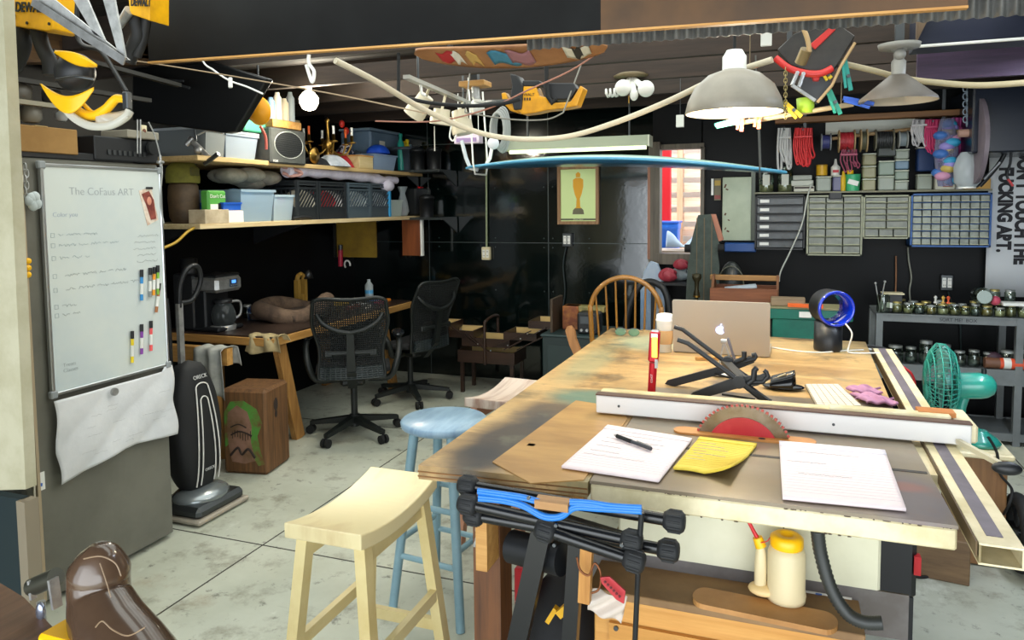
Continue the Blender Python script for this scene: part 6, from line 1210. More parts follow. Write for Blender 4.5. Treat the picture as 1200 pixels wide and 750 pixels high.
# ------------------------------------------------------------------ back wall: picture, pipe, outlets
YW = YB-.005
c0, c1 = A(653, 195, Y=5.97), A(702, 263, Y=5.97); cx, cz_ = (c0.x+c1.x)/2, (c0.z+c1.z)/2; w_, h_ = c1.x-c0.x, c0.z-c1.z
t = T('framed_picture', 'wooden framed picture of a golden trophy on a pale green ground', 'picture', (cx, 5.97, c1.z)); fw2 = wood('frame_wood', 'a8805c', '86623f', 'z')
b = MB(); e = .028
for x in (-1, 1): b.box((cx+x*(w_/2-e/2), 5.975, cz_), (e, .03, h_), bev=.003)
for z in (-1, 1): b.box((cx, 5.975, cz_+z*(h_/2-e/2)), (w_-2*e, .03, e), bev=.003)
b.build('frame', fw2, t); MB().box((cx, 5.982, cz_), (w_-2*e, .012, h_-2*e)).build('print_ground', mt('pale_green_print', 'dcf0a8', .5), t)
def flp(pts, mat, nm, y=5.9755): MB().prism([(cx+a, cz_+c) for a, c in pts], -.002, (0, y, 0)).build(nm, mat, t)
cupc = [(-.03, -.11), (-.018, -.10), (-.014, -.03), (-.03, .01), (-.044, .07), (-.044, .13), (-.02, .145), (.02, .145), (.044, .13), (.044, .07), (.03, .01), (.014, -.03), (.018, -.10), (.03, -.11)]
flp(cupc, mt('trophy_gold', 'e8a80c', .5), 'gold_trophy'); flp([(a+0, c) for a, c in [(-.018, .15), (-.02, .18), (0, .195), (.02, .18), (.018, .15)]], mt('trophy_gold', ''), 'gold_finial')
flp([(-.05, -.16), (-.045, -.125), (-.03, -.11), (.03, -.11), (.045, -.125), (.05, -.16)], mt('pedestal_grey', '6d6a50', .6), 'pedestal')
MB().box((cx, 5.975, cz_-h_/2+e+.014), (w_-2*e, .003, .014)).build('caption_band', mt('caption_dark', '5a6048', .6), t); text('lettering', 'Winner! (Best)', .014, fr((cx, 5.972, cz_-h_/2+e+.014), (1, 0, 0), (0, 0, 1)), mt('captxt', 'dfe8c0', .6), t)
MB().cyl((A(570, 195, Y=5.97).x, 5.975, A(570, 195, Y=5.97).z+.25), (A(570, 292, Y=5.97).x, 5.975, A(570, 292, Y=5.97).z), .009).build('conduit_pipe', mt('pipe_beige', '8f9a78', .5), label='thin beige conduit pipe running down the black wall to the outlet', cat='pipe')
def outlet(px, py, label, mat=None, w_=.08, h_=.115, y=5.97):
    p = A(px, py, Y=y); t = T('wall_outlet', label, 'outlet', p); MB().box(p, (w_, .04, h_), bev=.005).build('box', mat or dsteel, t); b = MB()
    for dx in (-.017, .017): b.box(p+V((dx, -.022, 0)), (.026, .004, .07), bev=.004)
    b.build('sockets', white, t); b = MB()
    for dx in (-.017, .017):
        for dz_ in (-.018, .018): b.box(p+V((dx-.005, -.0245, dz_)), (.003, .001, .009)); b.box(p+V((dx+.005, -.0245, dz_)), (.003, .001, .009))
    b.build('slots', ink, t); return t
outlet(570, 297, 'beige outlet box at the foot of the conduit pipe', cream)
outlet(665, 281, 'double outlet box on the black wall below the framed picture')
outlet(1109, 331, 'double outlet on the black wall below the blue drawer cabinet')
MB().tube(spline([A(664, 286, Y=5.975), A(660, 310, Y=5.975), A(662, 340, Y=5.975), A(660, 358, Y=5.975)]), .005).build('thin_cable', mt('cabledim', '2a3436', .5), label='thin black cable running down from the outlet under the picture', cat='cable')
for i, (pts, c_, l) in enumerate(((((1064, 290), (1065, 305), (1068, 325), (1066, 340), (1067, 356)), '8f9184', 'grey cord hanging below the blue drawer cabinet'), (((1111, 342), (1118, 362), (1125, 380), (1126, 400), (1127, 425)), '1a2a2c', 'black cord dropping from the right outlet behind the jars'), (((1050, 300), (1050, 330), (1049, 354)), '8a5f3f', 'brown thin rod leaning on the wall above the bolt jar'))):
    MB().tube(spline([A(x, y, Y=5.965) for x, y in pts]), .006, 6).build('hanging_wire', mt('hc'+c_, c_, .5), label=l, cat='cord')
# fluorescent fixture
l0, l1 = A(597, 170, Y=5.3), A(762, 168, Y=5.3); t = T('fluorescent_fixture', 'long pale green fluorescent fixture under the ceiling at the back wall', 'light fixture', (l0+l1)/2); c = (l0+l1)/2; L = l1.x-l0.x
fx = mt('fixture_green', '9aa28a', .4); MB().prism([(-.07, -.03), (.07, -.03), (.045, .045), (-.045, .045)], L, (l0.x, 5.3, c.z), (0, 1, 0), (0, 0, 1)).build('housing', fx, t)
for x in (l0.x, l1.x): MB().box((x, 5.3, c.z+.002), (.012, .15, .08)).build('end_cap', mt('fixture_end', 'c4c8b4', .4), t)
MB().cyl((l0.x+.02, 5.25, c.z-.045), (l1.x-.02, 5.25, c.z-.045), .014).build('tube', mt('tube_lit', 'e6f5c8', .3, emit=1.3), t)
for x in (l0.x+.15, l1.x-.15): MB().bar((x, 5.3, c.z+.04), (x, 5.3, 2.40), .02, .01).build('hanger', dsteel, t)
# surfboard
s0, s1 = A(547, 197, Y=4.55), A(921, 202, Y=4.55); t = T('surfboard', 'long blue surfboard hanging level under the ceiling', 'surfboard', (s0+s1)/2); L = s1.x-s0.x
def surf(side):
    def fn(u, v):
        s_ = math.sin(math.pi*min(1, max(0, u)))**.55; wv = .27*s_; y = (v-.5)*2*wv; th = .034*s_*(1-(abs(v-.5)*2)**2.5)**.5 if abs(v-.5) < .5 else 0
        rock = .058*math.sin(u*PI)*-1*-1; z = s0.z+(s1.z-s0.z)*u+rock
        return V((s0.x+L*u, 4.55+y, z+side*th))
    return fn
b = MB(); b.grid(surf(-1), 48, 16); b.build('hull', mt('surf_blue', '2f6d93', .3, c2='255d84', ns=2, coat=.4), t); b = MB(); b.grid(surf(1), 48, 16); b.build('deck', mt('surf_deck', '9dbcae', .35, coat=.3), t)
b = MB(); b.tube([surf(0)(u/40, 0) for u in range(41)], .009, 8); b.tube([surf(0)(u/40, 1) for u in range(41)], .009, 8); b.build('rail_line', mt('surf_rail', '4d93b5', .3), t)
q = surf(0)(.06, 0)
for u_, l in ((.05, 'white strap looping under the left tip of the surfboard'), (.93, 'grey strap holding the right end of the surfboard')):
    a, c_ = surf(0)(u_, 0), surf(0)(u_, 1); b = MB(); b.tube([V((a.x-.03, a.y-.02, 2.38)), a+V((0, -.03, .02)), a+V((0, 0, -.05)), c_+V((0, 0, -.05)), c_+V((0, .03, .02)), V((c_.x-.03, c_.y+.02, 2.38))], .006 if u_ < .5 else .004, 8); b.build('strap', white if u_ < .5 else mt('strap_grey', '4a4b48', .7), label=l, cat='strap')
# ------------------------------------------------------------------ pendant dome lamp
Yl = 3.0; q = A(860, 133, Y=Yl); R_ = (A(916, 133, Y=Yl).x-A(805, 133, Y=Yl).x)/2*1.03; top = A(861, 62, Y=Yl); t = T('dome_pendant', 'large lit dome pendant lamp hanging over the table', 'lamp', q); hd = A(861, 82, Y=Yl).z-q.z
enam = mt('lamp_enamel', '8f887a', .4, c2='7d776b', ns=4)
MB().lathe([(R_, 0), (R_*1.02, .004), (R_*.96, hd*.3), (R_*.82, hd*.62), (R_*.55, hd*.88), (R_*.24, hd), (0, hd)], q, 40, cap=False).build('shade', enam, t)
MB().lathe([(R_*.985, .003), (R_*.93, hd*.3), (R_*.79, hd*.60), (R_*.5, hd*.86), (0, hd*.95)], q, 40, cap=False).build('inner_reflector', mt('reflector', 'ecd9b0', .5), t)
MB().lathe([(.045, hd*.96), (.045, hd+.05), (.038, hd+.06), (.03, hd+.075), (0, hd+.075)], q, 24).build('neck', white, t)
MB().tube([q+V((0, 0, hd+.07)), V((q.x, q.y, 2.40))], .006).build('cord', blackr, t)
MB().lathe([(0, -.012), (.05, .0), (.062, .03), (.055, .06), (.03, .1), (0, .1)], q, 20).build('bulb', mt('bulb_lit', 'fff0cc', .3, emit=14), t)
light('dome_lamp_light', 'POINT', q+V((0, 0, -.02)), 24, (1, .88, .68), shadow_soft_size=.06)
# second cone lamp
Yl = 3.15; q = A(1052, 119, Y=Yl); R_ = (A(1100, 119, Y=Yl).x-A(1005, 119, Y=Yl).x)/2; hc = A(1052, 88, Y=Yl).z-q.z; t = T('cone_pendant', 'unlit grey cone pendant lamp on a bracket right of the lit dome', 'lamp', q)
gm3 = mt('cone_grey', '5d554c', .5, c2='4c463f', ns=5); MB().lathe([(R_, 0), (R_*.97, .012), (R_*.22, hc), (.0, hc)], q, 36, cap=False).build('shade', gm3, t); MB().lathe([(R_*.98, .001), (R_*.3, hc*.8), (0, hc*.8)], q, 36, cap=False).build('inner', mt('cone_in', '9a9283', .5), t)
z1_ = A(1051, 52, Y=Yl).z; b = MB(); b.lathe([(.024, hc), (.026, hc+.05), (.018, hc+.06), (.018, z1_-q.z-.03), (.03, z1_-q.z-.02)], q, 20); b.build('stem', mt('stem_grey', '8d8b84', .4), t); b = MB(); b.lathe([(.03, 0), (.07, .004), (.075, .02), (.0, .022)], (q.x, q.y, z1_-.02), 24); b.build('ceiling_rose', mt('stem_grey', ''), t)
MB().sph((q.x, q.y-.02, q.z+hc+.075), (.022, .022, .022), 14, 10).build('swivel', mt('stem_grey', ''), t); MB().box((q.x, q.y, (z1_+2.40)/2), (.03, .03, 2.40-z1_)).build('drop_rod', dsteel, t)
# ------------------------------------------------------------------ long white conduit hose, cords under the ceiling
b = MB(); hp_ = [A(x, y, Y=Y) for x, y, Y in ((393, 71, 2.6), (440, 95, 2.8), (500, 130, 3.1), (560, 155, 3.3), (610, 163, 3.4), (665, 160, 3.45), (720, 144, 3.4), (780, 120, 3.3), (840, 92, 3.2), (905, 70, 3.12))]
b.tube(spline(hp_, 10), .013, 12); b.build('white_hose', mt('hose_cream', 'bdb39c', .5), label='long cream hose sagging across the picture under the ceiling', cat='hose')
MB().tube(spline([A(x, y, Y=3.3) for x, y in ((985, 74), (1020, 82), (1060, 92), (1100, 97), (1150, 100), (1215, 96))], 8), .012, 10).build('cream_hose', mt('hose_tan', 'a89a78', .5), label='tan hose running to the right edge under the dark panel', cat='hose')
MB().tube(spline([A(x, y, Y=2.45) for x, y in ((150, 70), (215, 80), (300, 94), (400, 112), (500, 133))], 8), .003, 6).build('stretched_twine', mt('cord_tan', '9a8468', .6), label='thin tan cord stretched from the header panel to the left shelves', cat='cord')
MB().tube(spline([A(x, y, Y=3.2) for x, y in ((440, 142), (510, 142), (570, 128), (620, 105), (670, 82), (710, 55))], 8), .004, 6).build('pink_twine', mt('cord_pink', '9c6a58', .6), label='thin pinkish cord rising across the yellow chainsaw', cat='cord')
MB().tube([V((A(530, 128, Y=3.6).x, 3.85, 2.31))]+spline([A(x, y, Y=3.6) for x, y in ((545, 132), (600, 140), (640, 140), (660, 132))], 8)+[V((A(668, 128, Y=3.6).x, 3.85, 2.31))], .004, 6).build('sagging_wire', mt('cord_grey', '77756c', .6), label='grey cord sagging below the yellow chainsaw', cat='cord')
MB().tube(spline([A(x, y, Y=3.2) for x, y in ((468, 112), (500, 120), (545, 124), (585, 122), (610, 116))], 8), .009, 8).build('black_cable', blackr, label='thick black cable behind the track lights', cat='cable')
t = T('cord_with_plug', 'white cord with an inline switch hanging over the black screen', 'cord', A(230, 90, Y=2.6)); MB().tube(spline([V((A(236, 70, Y=2.6).x, 2.57, 2.30))]+[A(x, y, Y=2.6) for x, y in ((238, 72), (250, 82), (268, 94), (290, 102), (308, 110))], 8), .004, 6).build('cord', white, t); MB().box(A(270, 97, Y=2.59), (.02, .012, .045), bev=.004).build('inline_switch', white, t)
b = MB(); b.tube(spline([A(x, y, Y=2.03) for x, y in ((362, 64), (362, 74), (368, 84), (366, 96), (362, 86), (359, 76))], 6), .006, 8); b.build('knotted_cord', white, label='knotted white cord tied at the header above the bare lamp', cat='cord')
MB().tube([A(467, 62, Y=3.15), A(467, 112, Y=3.15)], .008).build('black_rod', blackr, label='short black rod hanging above the track lights', cat='rod')
# ---- skateboards with graphics lying under joists
t = T('skateboard_deck', 'long tan skateboard deck with colourful generic graphics under the ceiling', 'skateboard', A(600, 70, Y=3.0)); P0, P1 = A(486, 72, Y=2.95), A(712, 64, Y=2.95)
def deck(u, v): s_ = min(1, math.sin(PI*u)**.35 if 0 < u < 1 else 0); return P0.lerp(P1, u)+V((0, (v-.5)*.17*s_, .035+.03*abs(u-.5)**2*4-.03-(v-.5)*.055*s_))
MB().grid(deck, 40, 8).build('deck', mt('deck_art', 'a8764a', .45, c2='8f5f38', ns=5), t, solid=.012)
for i, (u0, w2, c_) in enumerate(((.14, .10, 'b5282c'), (.22, .05, 'ddd6c8'), (.30, .06, 'c8a25a'), (.42, .14, '3f7f9a'), (.52, .12, '9a6a70'), (.80, .12, 'cfc9b4'), (.84, .04, '2d2a26'))):
    b = MB(); b.grid(lambda u, v: deck(u0+w2*u, .15+.6*v+.1*math.sin(u*6+i))+V((0, -.0, -.0085-.0006*i)), 8, 4); b.build('graphic_patch', mt('gp'+c_, c_, .5), t, solid=.001)
for u0 in (.2, .8): MB().bar(deck(u0, .5), V((deck(u0, .5).x, deck(u0, .5).y, 2.40)), .03, .015).build('hanger_strap', dsteel, t)
# ---- chainsaw
Yc = 3.7; t = T('chainsaw', 'yellow and black battery chainsaw hanging under the ceiling', 'chainsaw', A(630, 115, Y=Yc))
def qp2(pts, mat, nm, Y, d, bev=.006):
    P = [A(x, y, Y=Y) for x, y in pts]; b = MB(); b.prism([(p.x, p.z) for p in P], -d, (0, Y, 0)); return b.build(nm, mat, t, bevel=bev)
cy_ = mt('saw_yellow', 'dc9c0c', .4, c2='b97f08', ns=8)
qp2([(611, 101), (628, 101), (632, 112), (640, 114), (643, 121), (668, 119), (671, 115), (680, 100), (684, 103), (676, 124), (660, 127), (640, 129), (628, 132), (612, 134), (606, 130), (608, 112)], cy_, 'housing', Yc, .09)
qp2([(587, 109), (592, 108), (598, 120), (608, 128), (608, 133), (598, 130), (589, 120)], cy_, 'front_shroud', Yc+.01, .06)
qp2([(597, 86), (606, 88), (613, 100), (611, 128), (602, 129), (598, 112), (600, 100)], black, 'front_guard', Yc-.01, .10)
qp2([(634, 97), (672, 97), (676, 104), (668, 116), (648, 117), (640, 112)], mt('batt_black', '1b1c1f', .5), 'battery', Yc+.0, .08)
qp2([(612, 94), (632, 94), (632, 101), (612, 101)], black, 'top_grip', Yc, .06)
p0, p1 = A(600, 118, Y=Yc), A(560, 120, Y=Yc+.2); MB().bar(p0, p1, .012, .05, up=(0, 1, 0)).build('guide_bar', dsteel, t)
text('lettering', 'DEWALT', .022, fr(A(617, 111, Y=Yc-.003), (1, 0, -.05), (.05, 0, 1)), black, t, ext=.0008)
b = MB()
for i in range(4): q = A(612+i*3, 116, Y=Yc-.002); b.box(q, (.008, .002, .014))
b.build('vent_slots', black, t)
b = MB(); b.tube([V((A(641, 80, Y=Yc).x, Yc-.03, 2.40)), A(641, 100, Y=Yc-.03), A(642, 113, Y=Yc-.03), A(647, 121, Y=Yc-.03), A(652, 116, Y=Yc-.03)], .012, 8); b.build('black_hook', blackr, label='black rubber hook holding the chainsaw', cat='hook')
# ---- track lights
t = T('track_light', 'white ceiling track with three cylinder spotlights', 'track light', A(530, 110, Y=4.0)); k0, k1 = A(476, 90, Y=3.3), A(552, 122, Y=4.4); MB().bar(k0, k1, .035, .02).build('track', mt('track_grey', 'a8a7a0', .4), t)
for f_ in (.15, .85): q = k0.lerp(k1, f_); MB().cyl(q, (q.x, q.y, 2.41), .006).build('mount', dsteel, t)
wt = mt('spot_cream', 'cfc6ac', .45)
for px, py, px2, py2, r_, u_ in ((500, 112, 484, 136, .047, .3), (518, 128, 516, 146, .05, .55), (538, 130, 543, 157, .05, .85)):
    Yq = 3.6+u_*.5; a, c_ = A(px, py, Y=Yq), A(px2, py2, Y=Yq); dd = (c_-a)
    b = MB(); b.cyl(a, a+dd*.45, r_*.95, r_*1.0, n=24); b.cyl(a+dd*.45, c_, r_*1.25, r_*1.3, n=24); hd_ = b.build('spot_can', wt, t); MB().cyl(c_-dd*.1, c_+dd*.01, r_*1.08, n=24).build('lens', mt('spot_lens', 'e4dcc4', .3), hd_)
    tp = k0.lerp(k1, u_); MB().tube([a, tp], .008).build('arm', wt, t)
b = MB(); b.tube([A(493, 98, Y=3.5), A(494, 110, Y=3.5), A(499, 112, Y=3.5)], .008); b.build('end_clip', white, t)
MB().cyl(A(509, 148, Y=3.9), A(509.5, 177, Y=3.9), .003).build('pull_cord', mt('pullc', 'c8c4b8', .5), label='short white pull cord below the middle spotlight', cat='cord')
MB().tube(spline([A(529, 146, Y=3.9), A(527, 160, Y=3.9), A(531, 165, Y=3.9), A(535, 158, Y=3.9)]), .005).build('white_wire_loop', white, label='small white wire loop beside the right spotlight', cat='wire')
t = T('coiled_cable', 'coil of grey cable hanging under the ceiling beside the spotlights', 'cable', A(588, 150, Y=4.6)); b = MB()
for k in range(4): b.tube([A(583+k*2+8*math.cos(a), 152+(20+2*k)*math.sin(a), Y=4.5+.03*k) for a in [j*2*PI/24 for j in range(24)]], .010, 8, closed=True)
b.build('coil', mt('coil_grey', '8f9290', .5), t); MB().tube([A(576, 160, Y=4.45), A(577, 170, Y=4.45), A(574, 186, Y=4.45), A(570, 192, Y=4.45)], .012).build('tail', white, t); MB().sph(A(578, 168, Y=4.45), (.04, .03, .04), 14, 10).build('knot', mt('knot_white', 'c9ccd2', .6), t)
MB().tube([A(541, 165, Y=4.5), A(546, 185, Y=4.5), A(551, 197, Y=4.5), A(560, 199, Y=4.5)], .014).build('white_strap_end', mt('strapw', 'b9bfc4', .6), label='white strap reaching the left tip of the surfboard', cat='strap')
t = T('first_aid_box', 'small pink and white printed box hanging below the right spotlight', 'box', A(549, 163, Y=5.0)); p = A(549, 163, Y=5.0); MB().box(p, (.20, .08, .07), bev=.004).build('carton', mt('boxpinkw', 'd3c3d2', .5), t); MB().box(p+V((0, -.042, -.01)), (.16, .003, .03)).build('purple_print', mt('ppr', '8a6fa0', .5), t)
for x_ in (-.08, .08): MB().tube([p+V((x_, 0, .03)), V((p.x+x_, p.y, 2.40))], .003).build('string', white, t)
# ---- ceiling bulbs
t = T('bulb_cluster', 'brass ceiling fitting with three white bulbs', 'light fixture', A(735, 100, Y=4.3)); p = A(740, 92, Y=4.45); p.z = max(p.z, 2.2); b = MB(); b.lathe([(.0, 0), (.10, .0), (.11, .015), (.08, .03), (0, .035)], p, 24); b.build('brass_plate', mt('dull_brass', '5f5238', .5, .4), t); MB().bar(p+V((0, 0, .03)), (p.x, p.y, 2.40), .03, .03).build('mount', dsteel, t)
for i, (px, py) in enumerate(((730, 103), (757, 104), (743, 111))):
    q = A(px, py, Y=4.3); MB().cyl(p+V((0, 0, .005)), q, .018).build('socket', white, t); MB().sph(q, (.048, .048, .048) if i < 2 else (.025, .025, .035), 20, 12).build('bulb', mt('bulb_off', 'dcdcd6', .25), t)
q = A(717, 109, Y=4.3); b = MB()
b.tube([q+V((-.04+.0035*k, .022*math.cos(k*.9), .022*math.sin(k*.9))) for k in range(24)], .007, 6); b.build('spiral_bulb', mt('bulb_off', ''), t)
MB().cyl(A(737, 112, Y=4.3), A(737, 121, Y=4.3), .004).build('pull_chain', brass, t)
t = T('ceiling_socket', 'small white ceiling lamp socket on a pine block', 'light fixture', A(556, 110, Y=4.1)); p = A(557, 99, Y=4.0); MB().box(p+V((0, 0, .0)), (.16, .12, .03), bev=.003).build('pine_block', pine, t); MB().bar(p+V((0, 0, .01)), V((p.x, p.y, 2.40)), .04, .04).build('mount', dsteel, t); MB().cyl(p, A(558, 116, Y=4.0), .026).build('socket', steel, t); MB().lathe([(0, -.05), (.035, -.04), (.045, -.01), (.03, .03), (.02, .04)], A(559, 124, Y=4.0), 18).build('bulb', mt('bulb_off', ''), t)
# ---- chain, red power tool (mitre saw) hanging
Ym = 3.2; t = T('mitre_saw', 'black and red power saw hanging upside down beside the dome lamp', 'power saw', A(945, 90, Y=Ym))
P_ = lambda x, y, d=0: A(x, y, Y=Ym+d)
def prs(pts, mat, nm, d, dy=0, bev=.004):
    P = [A(x, y, Y=Ym+dy) for x, y in pts]; b = MB(); b.prism([(p.x, p.z) for p in P], -d, (0, Ym+dy, 0)); return b.build(nm, mat, t, bevel=bev)
ms_ = mt('saw_black', '2a2826', .4, c2='3a3632', ns=8); rr_ = mt('saw_red', 'c8302c', .35)
prs([(911, 58), (930, 40), (955, 30), (985, 30), (1002, 42), (985, 70), (975, 84), (950, 84), (925, 76)], ms_, 'body', .14)
MB().tube(spline([P_(909, 68, -.02), P_(925, 80, -.03), P_(945, 86, -.03), P_(962, 86, -.03), P_(975, 80, -.02)], 8), .014, 10).build('red_band', rr_, t)
prs([(949, 52), (972, 32), (980, 34), (955, 58)], rr_, 'red_guard', .15, -.01); prs([(950, 84), (962, 84), (960, 94), (953, 94)], rr_, 'red_tab', .06, -.02)
MB().tube(spline([P_(940, 30, -.16), P_(946, 45, -.16), P_(948, 60, -.15), P_(942, 68, -.14)]), .009).build('tan_lever', mt('lever_tan', 'b5966a', .5), t)
MB().cyl(P_(945, 58, -.15), P_(938, 74, -.12), .022).build('brass_knob', mt('oldbrass', '8c7a56', .4, .6), t)
b = MB(); b.bar(P_(935, 84, -.06), P_(928, 100, -.08), .01, .01); b.bar(P_(942, 85, -.06), P_(936, 102, -.08), .01, .01); b.bar(P_(928, 100, -.08), P_(955, 118, -.06), .012, .012); b.build('clamp_frame', steel, t)
prs([(940, 86), (968, 84), (975, 100), (958, 120), (935, 104)], mt('saw_grey', '3a3c40', .4), 'lower_housing', .08, .02)  # lower housing in its own even dark grey
b = MB(); b.tube([P_(958, 120, -.02), P_(975, 100, -.02), P_(985, 78, 0), P_(1002, 50, 0)], .006); b.build('tan_rod', mt('lever_tan', ''), t)
for px in (925, 975): MB().bar(P_(px, 55, .03), V((P_(px, 55, .03).x, Ym+.03, 2.41)), .02, .02).build('hanger', dsteel, t)
t = T('chain', 'thin brass chain hanging beside the dome lamp', 'chain', A(920, 110, Y=Ym)); b = MB()
for i in range(14):
    p = A(920.5, 82+i*4.2, Y=Ym-.12); ax = V((1, 0, 0)) if i % 2 else V((0, 1, 0)); b.tube([p+ax*.006*math.cos(a)+V((0, 0, .011*math.sin(a))) for a in [k*2*PI/8 for k in range(8)]], .002, 5, closed=True)
b.build('links', mt('chain_brass', '9a8a5c', .4, .7), t)
# stick with clamps
k0, k1 = A(862, 145, Y=3.25), A(1000, 122, Y=3.25); t = T('hanging_stick', 'long pale wooden stick hung level with spring clamps on it', 'stick', k0); MB().cyl(k0, k1, .010, n=12).build('stick', wood('stick_wood', 'b9a27c', '96805c', 'x'), t)
for k in (.12, .9): q = k0.lerp(k1, k); MB().cyl(q, V((q.x, q.y, 2.41)), .0025, n=6).build('string', mt('strg', '7a6a50', .7), t)
def clampo(a, c_, col, label, Y=3.22, w_=.03):
    p, q = A(*a, Y=Y), A(*c_, Y=Y); t = T('spring_clamp', label, 'clamp', p, group='spring clamps on the stick'); m_ = mt('cl'+col, col, .45); d = (q-p).normalized()
    MB().bar(p, q, w_*.5, .018, up=(0, 1, 0)).build('jaw', m_, t); s_ = V((d.z, 0, -d.x))*.011; MB().bar(p.lerp(q, .05)+s_+V((0, -.012, 0)), q.lerp(p, .1)+s_*1.6+V((0, -.012, 0)), w_*.35, .012, up=(0, 1, 0)).build('jaw', m_, t)
    m2 = p.lerp(q, .55); MB().cyl(m2+V((0, -.022, 0)), m2+V((0, .012, 0)), .007, n=12).build('spring_pin', dsteel, t)
clampo((870, 137), (869, 154), 'e8541c', 'orange clamp at the left of the stick under the dome lamp'); clampo((891, 133), (889, 151), 'f0641c', 'orange clamp just right of the dome lamp'); clampo((838, 147), (866, 139), '2fae98', 'teal clamp pointing left under the dome lamp')
clampo((920, 120), (939, 137), 'e8c81c', 'yellow clamp on the stick near the brass chain'); clampo((971, 103), (985, 134), '158a72', 'teal clamp on the stick, the lower one'); clampo((990, 70), (997, 106), '12857a', 'teal clamp standing up above the stick end'); clampo((988, 115), (1024, 122), '1f4fae', 'blue clamp lying right of the teal ones'); clampo((966, 84), (974, 92), 'e0c01c', 'small yellow clamp on the black power saw')
p = A(944, 124, Y=3.26); t = T('green_cup', 'lime green cup hanging above the stick', 'cup', p); MB().lathe([(0, -.03), (.032, -.03), (.036, .03), (.033, .03), (.03, -.025)], p, 20).build('cup', mt('lime', 'a5c83a', .45), t)
# ------------------------------------------------------------------ drawer cabinets on the back wall
YD = 5.80
def cabinet(tl, br, label, frame, drawer, rows, cols, split=None, lab=False, dep=.17):
    a, c_ = A(*tl, Y=YD), A(*br, Y=YD); x0, x1, z1_, z0_ = a.x, c_.x, a.z, c_.z; t = T('drawer_cabinet', label, 'drawer cabinet', ((x0+x1)/2, YD+dep/2, z0_)); e = .012
    b = MB(); b.box(((x0+x1)/2, YD+dep-.004, (z0_+z1_)/2), (x1-x0, .008, z1_-z0_))
    for x in (x0+e/2, x1-e/2): b.box((x, YD+dep/2, (z0_+z1_)/2), (e, dep, z1_-z0_))
    for z in (z0_+e/2, z1_-e/2): b.box(((x0+x1)/2, YD+dep/2, z), (x1-x0, dep, e))
    hs = rows; tot = sum(hs); z = z1_-e; H_ = z1_-z0_-2*e
    for i, h in enumerate(hs):
        hh_ = H_*h/tot; z -= hh_; 
        if i < len(hs)-1: b.box(((x0+x1)/2, YD+dep/2, z), (x1-x0, dep, .004))
    b.build('case', frame, t); z = z1_-e
    for i, h in enumerate(hs):
        hh_ = H_*h/tot; z -= hh_; n = cols[i]; W = x1-x0-2*e
        for j in range(n):
            xa = x0+e+W*j/n; w2 = W/n; c0 = V((xa+w2/2, YD+.004, z+hh_/2)); d = MB().box(c0+V((0, .06, 0)), (w2-.006, .12, hh_-.010), bev=.002).build('drawer', drawer, t)
            hb = MB().box(c0+V((0, -.007, -hh_*.42+.004)), (w2*.9, .014, .004)) if not lab else MB().box(c0+V((0, -.004, hh_*.30)), (w2*.92, .010, .006))
            hb.build('pull_lip', mt('lipc' + frame.name, 'c9c9a8' if not lab else '0f1113', .5), d)
            if lab: MB().box(c0+V((-w2*.33, -.004, 0)), (w2*.2, .003, hh_*.36), bev=.001).build('label_card', white, d)
    return t, x0, x1, z1_
dfr = mt('case_grey_green', '9ea188', .5); ddr = glass('drawer_clear', 'a9ae9c', .30, .3); 
cabinet((885, 229), (943, 293), 'black drawer cabinet with six white labelled drawers on the back wall', mt('case_black2', '17191b', .5), mt('drawer_dark', '41474a', .35, c2='2e3336', ns=12), [1]*6, [1]*6, lab=True)
cabinet((946, 229), (1010, 300), 'tall grey plastic drawer cabinet second from the left', dfr, mt('drawer_smoke', '74786a', .3, c2='5c6054', ns=14), [1, 1, 1, 1, 1, 1.35, 1.35, 1.35], [3]*8)
cabinet((1012, 229), (1066, 280), 'small grey plastic drawer cabinet between the tall grey and blue ones', dfr, mt('drawer_smoke', ''), [1, 1, 1, 1, 1.4, 1.4], [2, 2, 2, 2, 2, 3])
cabinet((1068, 227), (1161, 290), 'blue cased cabinet of many small clear drawers', mt('case_blue', '24589a', .45), mt('drawer_pale', '8d9488', .3, c2='6c7268', ns=16), [1]*7, [8]*7)
# shelf on cabinets
zs = A(960, 226, Y=5.8).z+.004; xs0 = A(884, 226, Y=5.8).x; xs1 = A(1162, 226, Y=5.8).x
t = T('parts_shelf', 'narrow shelf board on top of the drawer cabinets', 'shelf', ((xs0+xs1)/2, 5.88, zs)); MB().box(((xs0+xs1)/2, 5.88, zs), (xs1-xs0, .2, .012)).build('board', mt('shelf_dull', '7c7a62', .5), t)
zs += .007; xp = lambda px, Y=5.84: A(px, 215, Y=Y).x
def zj(px, Y=5.84): return 0
for px, l in ((898, 'large square clear jar with a white label, left of the pair'), (920, 'large square clear jar with a white label, right of the pair')):
    tt = jar(V((xp(px), 5.86, zs)), .055, .19, jc[1], None, .3, l); MB().box((xp(px), 5.805, zs+.09), (.05, .003, .08)).build('label_card', mt('lab_w', 'c9ccc0', .5), tt)
tb = T('carton_box', 'white carton of parts with red and black print above the first cabinets', 'box', (xp(941), 5.84, zs)); MB().box((xp(942), 5.83, zs+.02), (.14, .12, .04), bev=.003).build('carton', mt('carton_w', 'c9c8b8', .6), tb); MB().box((xp(942), 5.768, zs+.028), (.13, .003, .012)).build('dark_print', mt('cprint', '3a2d2a', .6), tb)
MB().box((xp(940), 5.84, zs+.062), (.15, .11, .04), bev=.003).build('parts_box', mt('box_clearw', 'b7bbae', .4), label='pale plastic parts box on the white carton', cat='box')
MB().box((xp(940), 5.84, zs+.102), (.13, .1, .035), bev=.003).build('parts_box', mt('box_grey2', '9aa095', .4), label='grey plastic parts box topmost on the carton stack', cat='box')
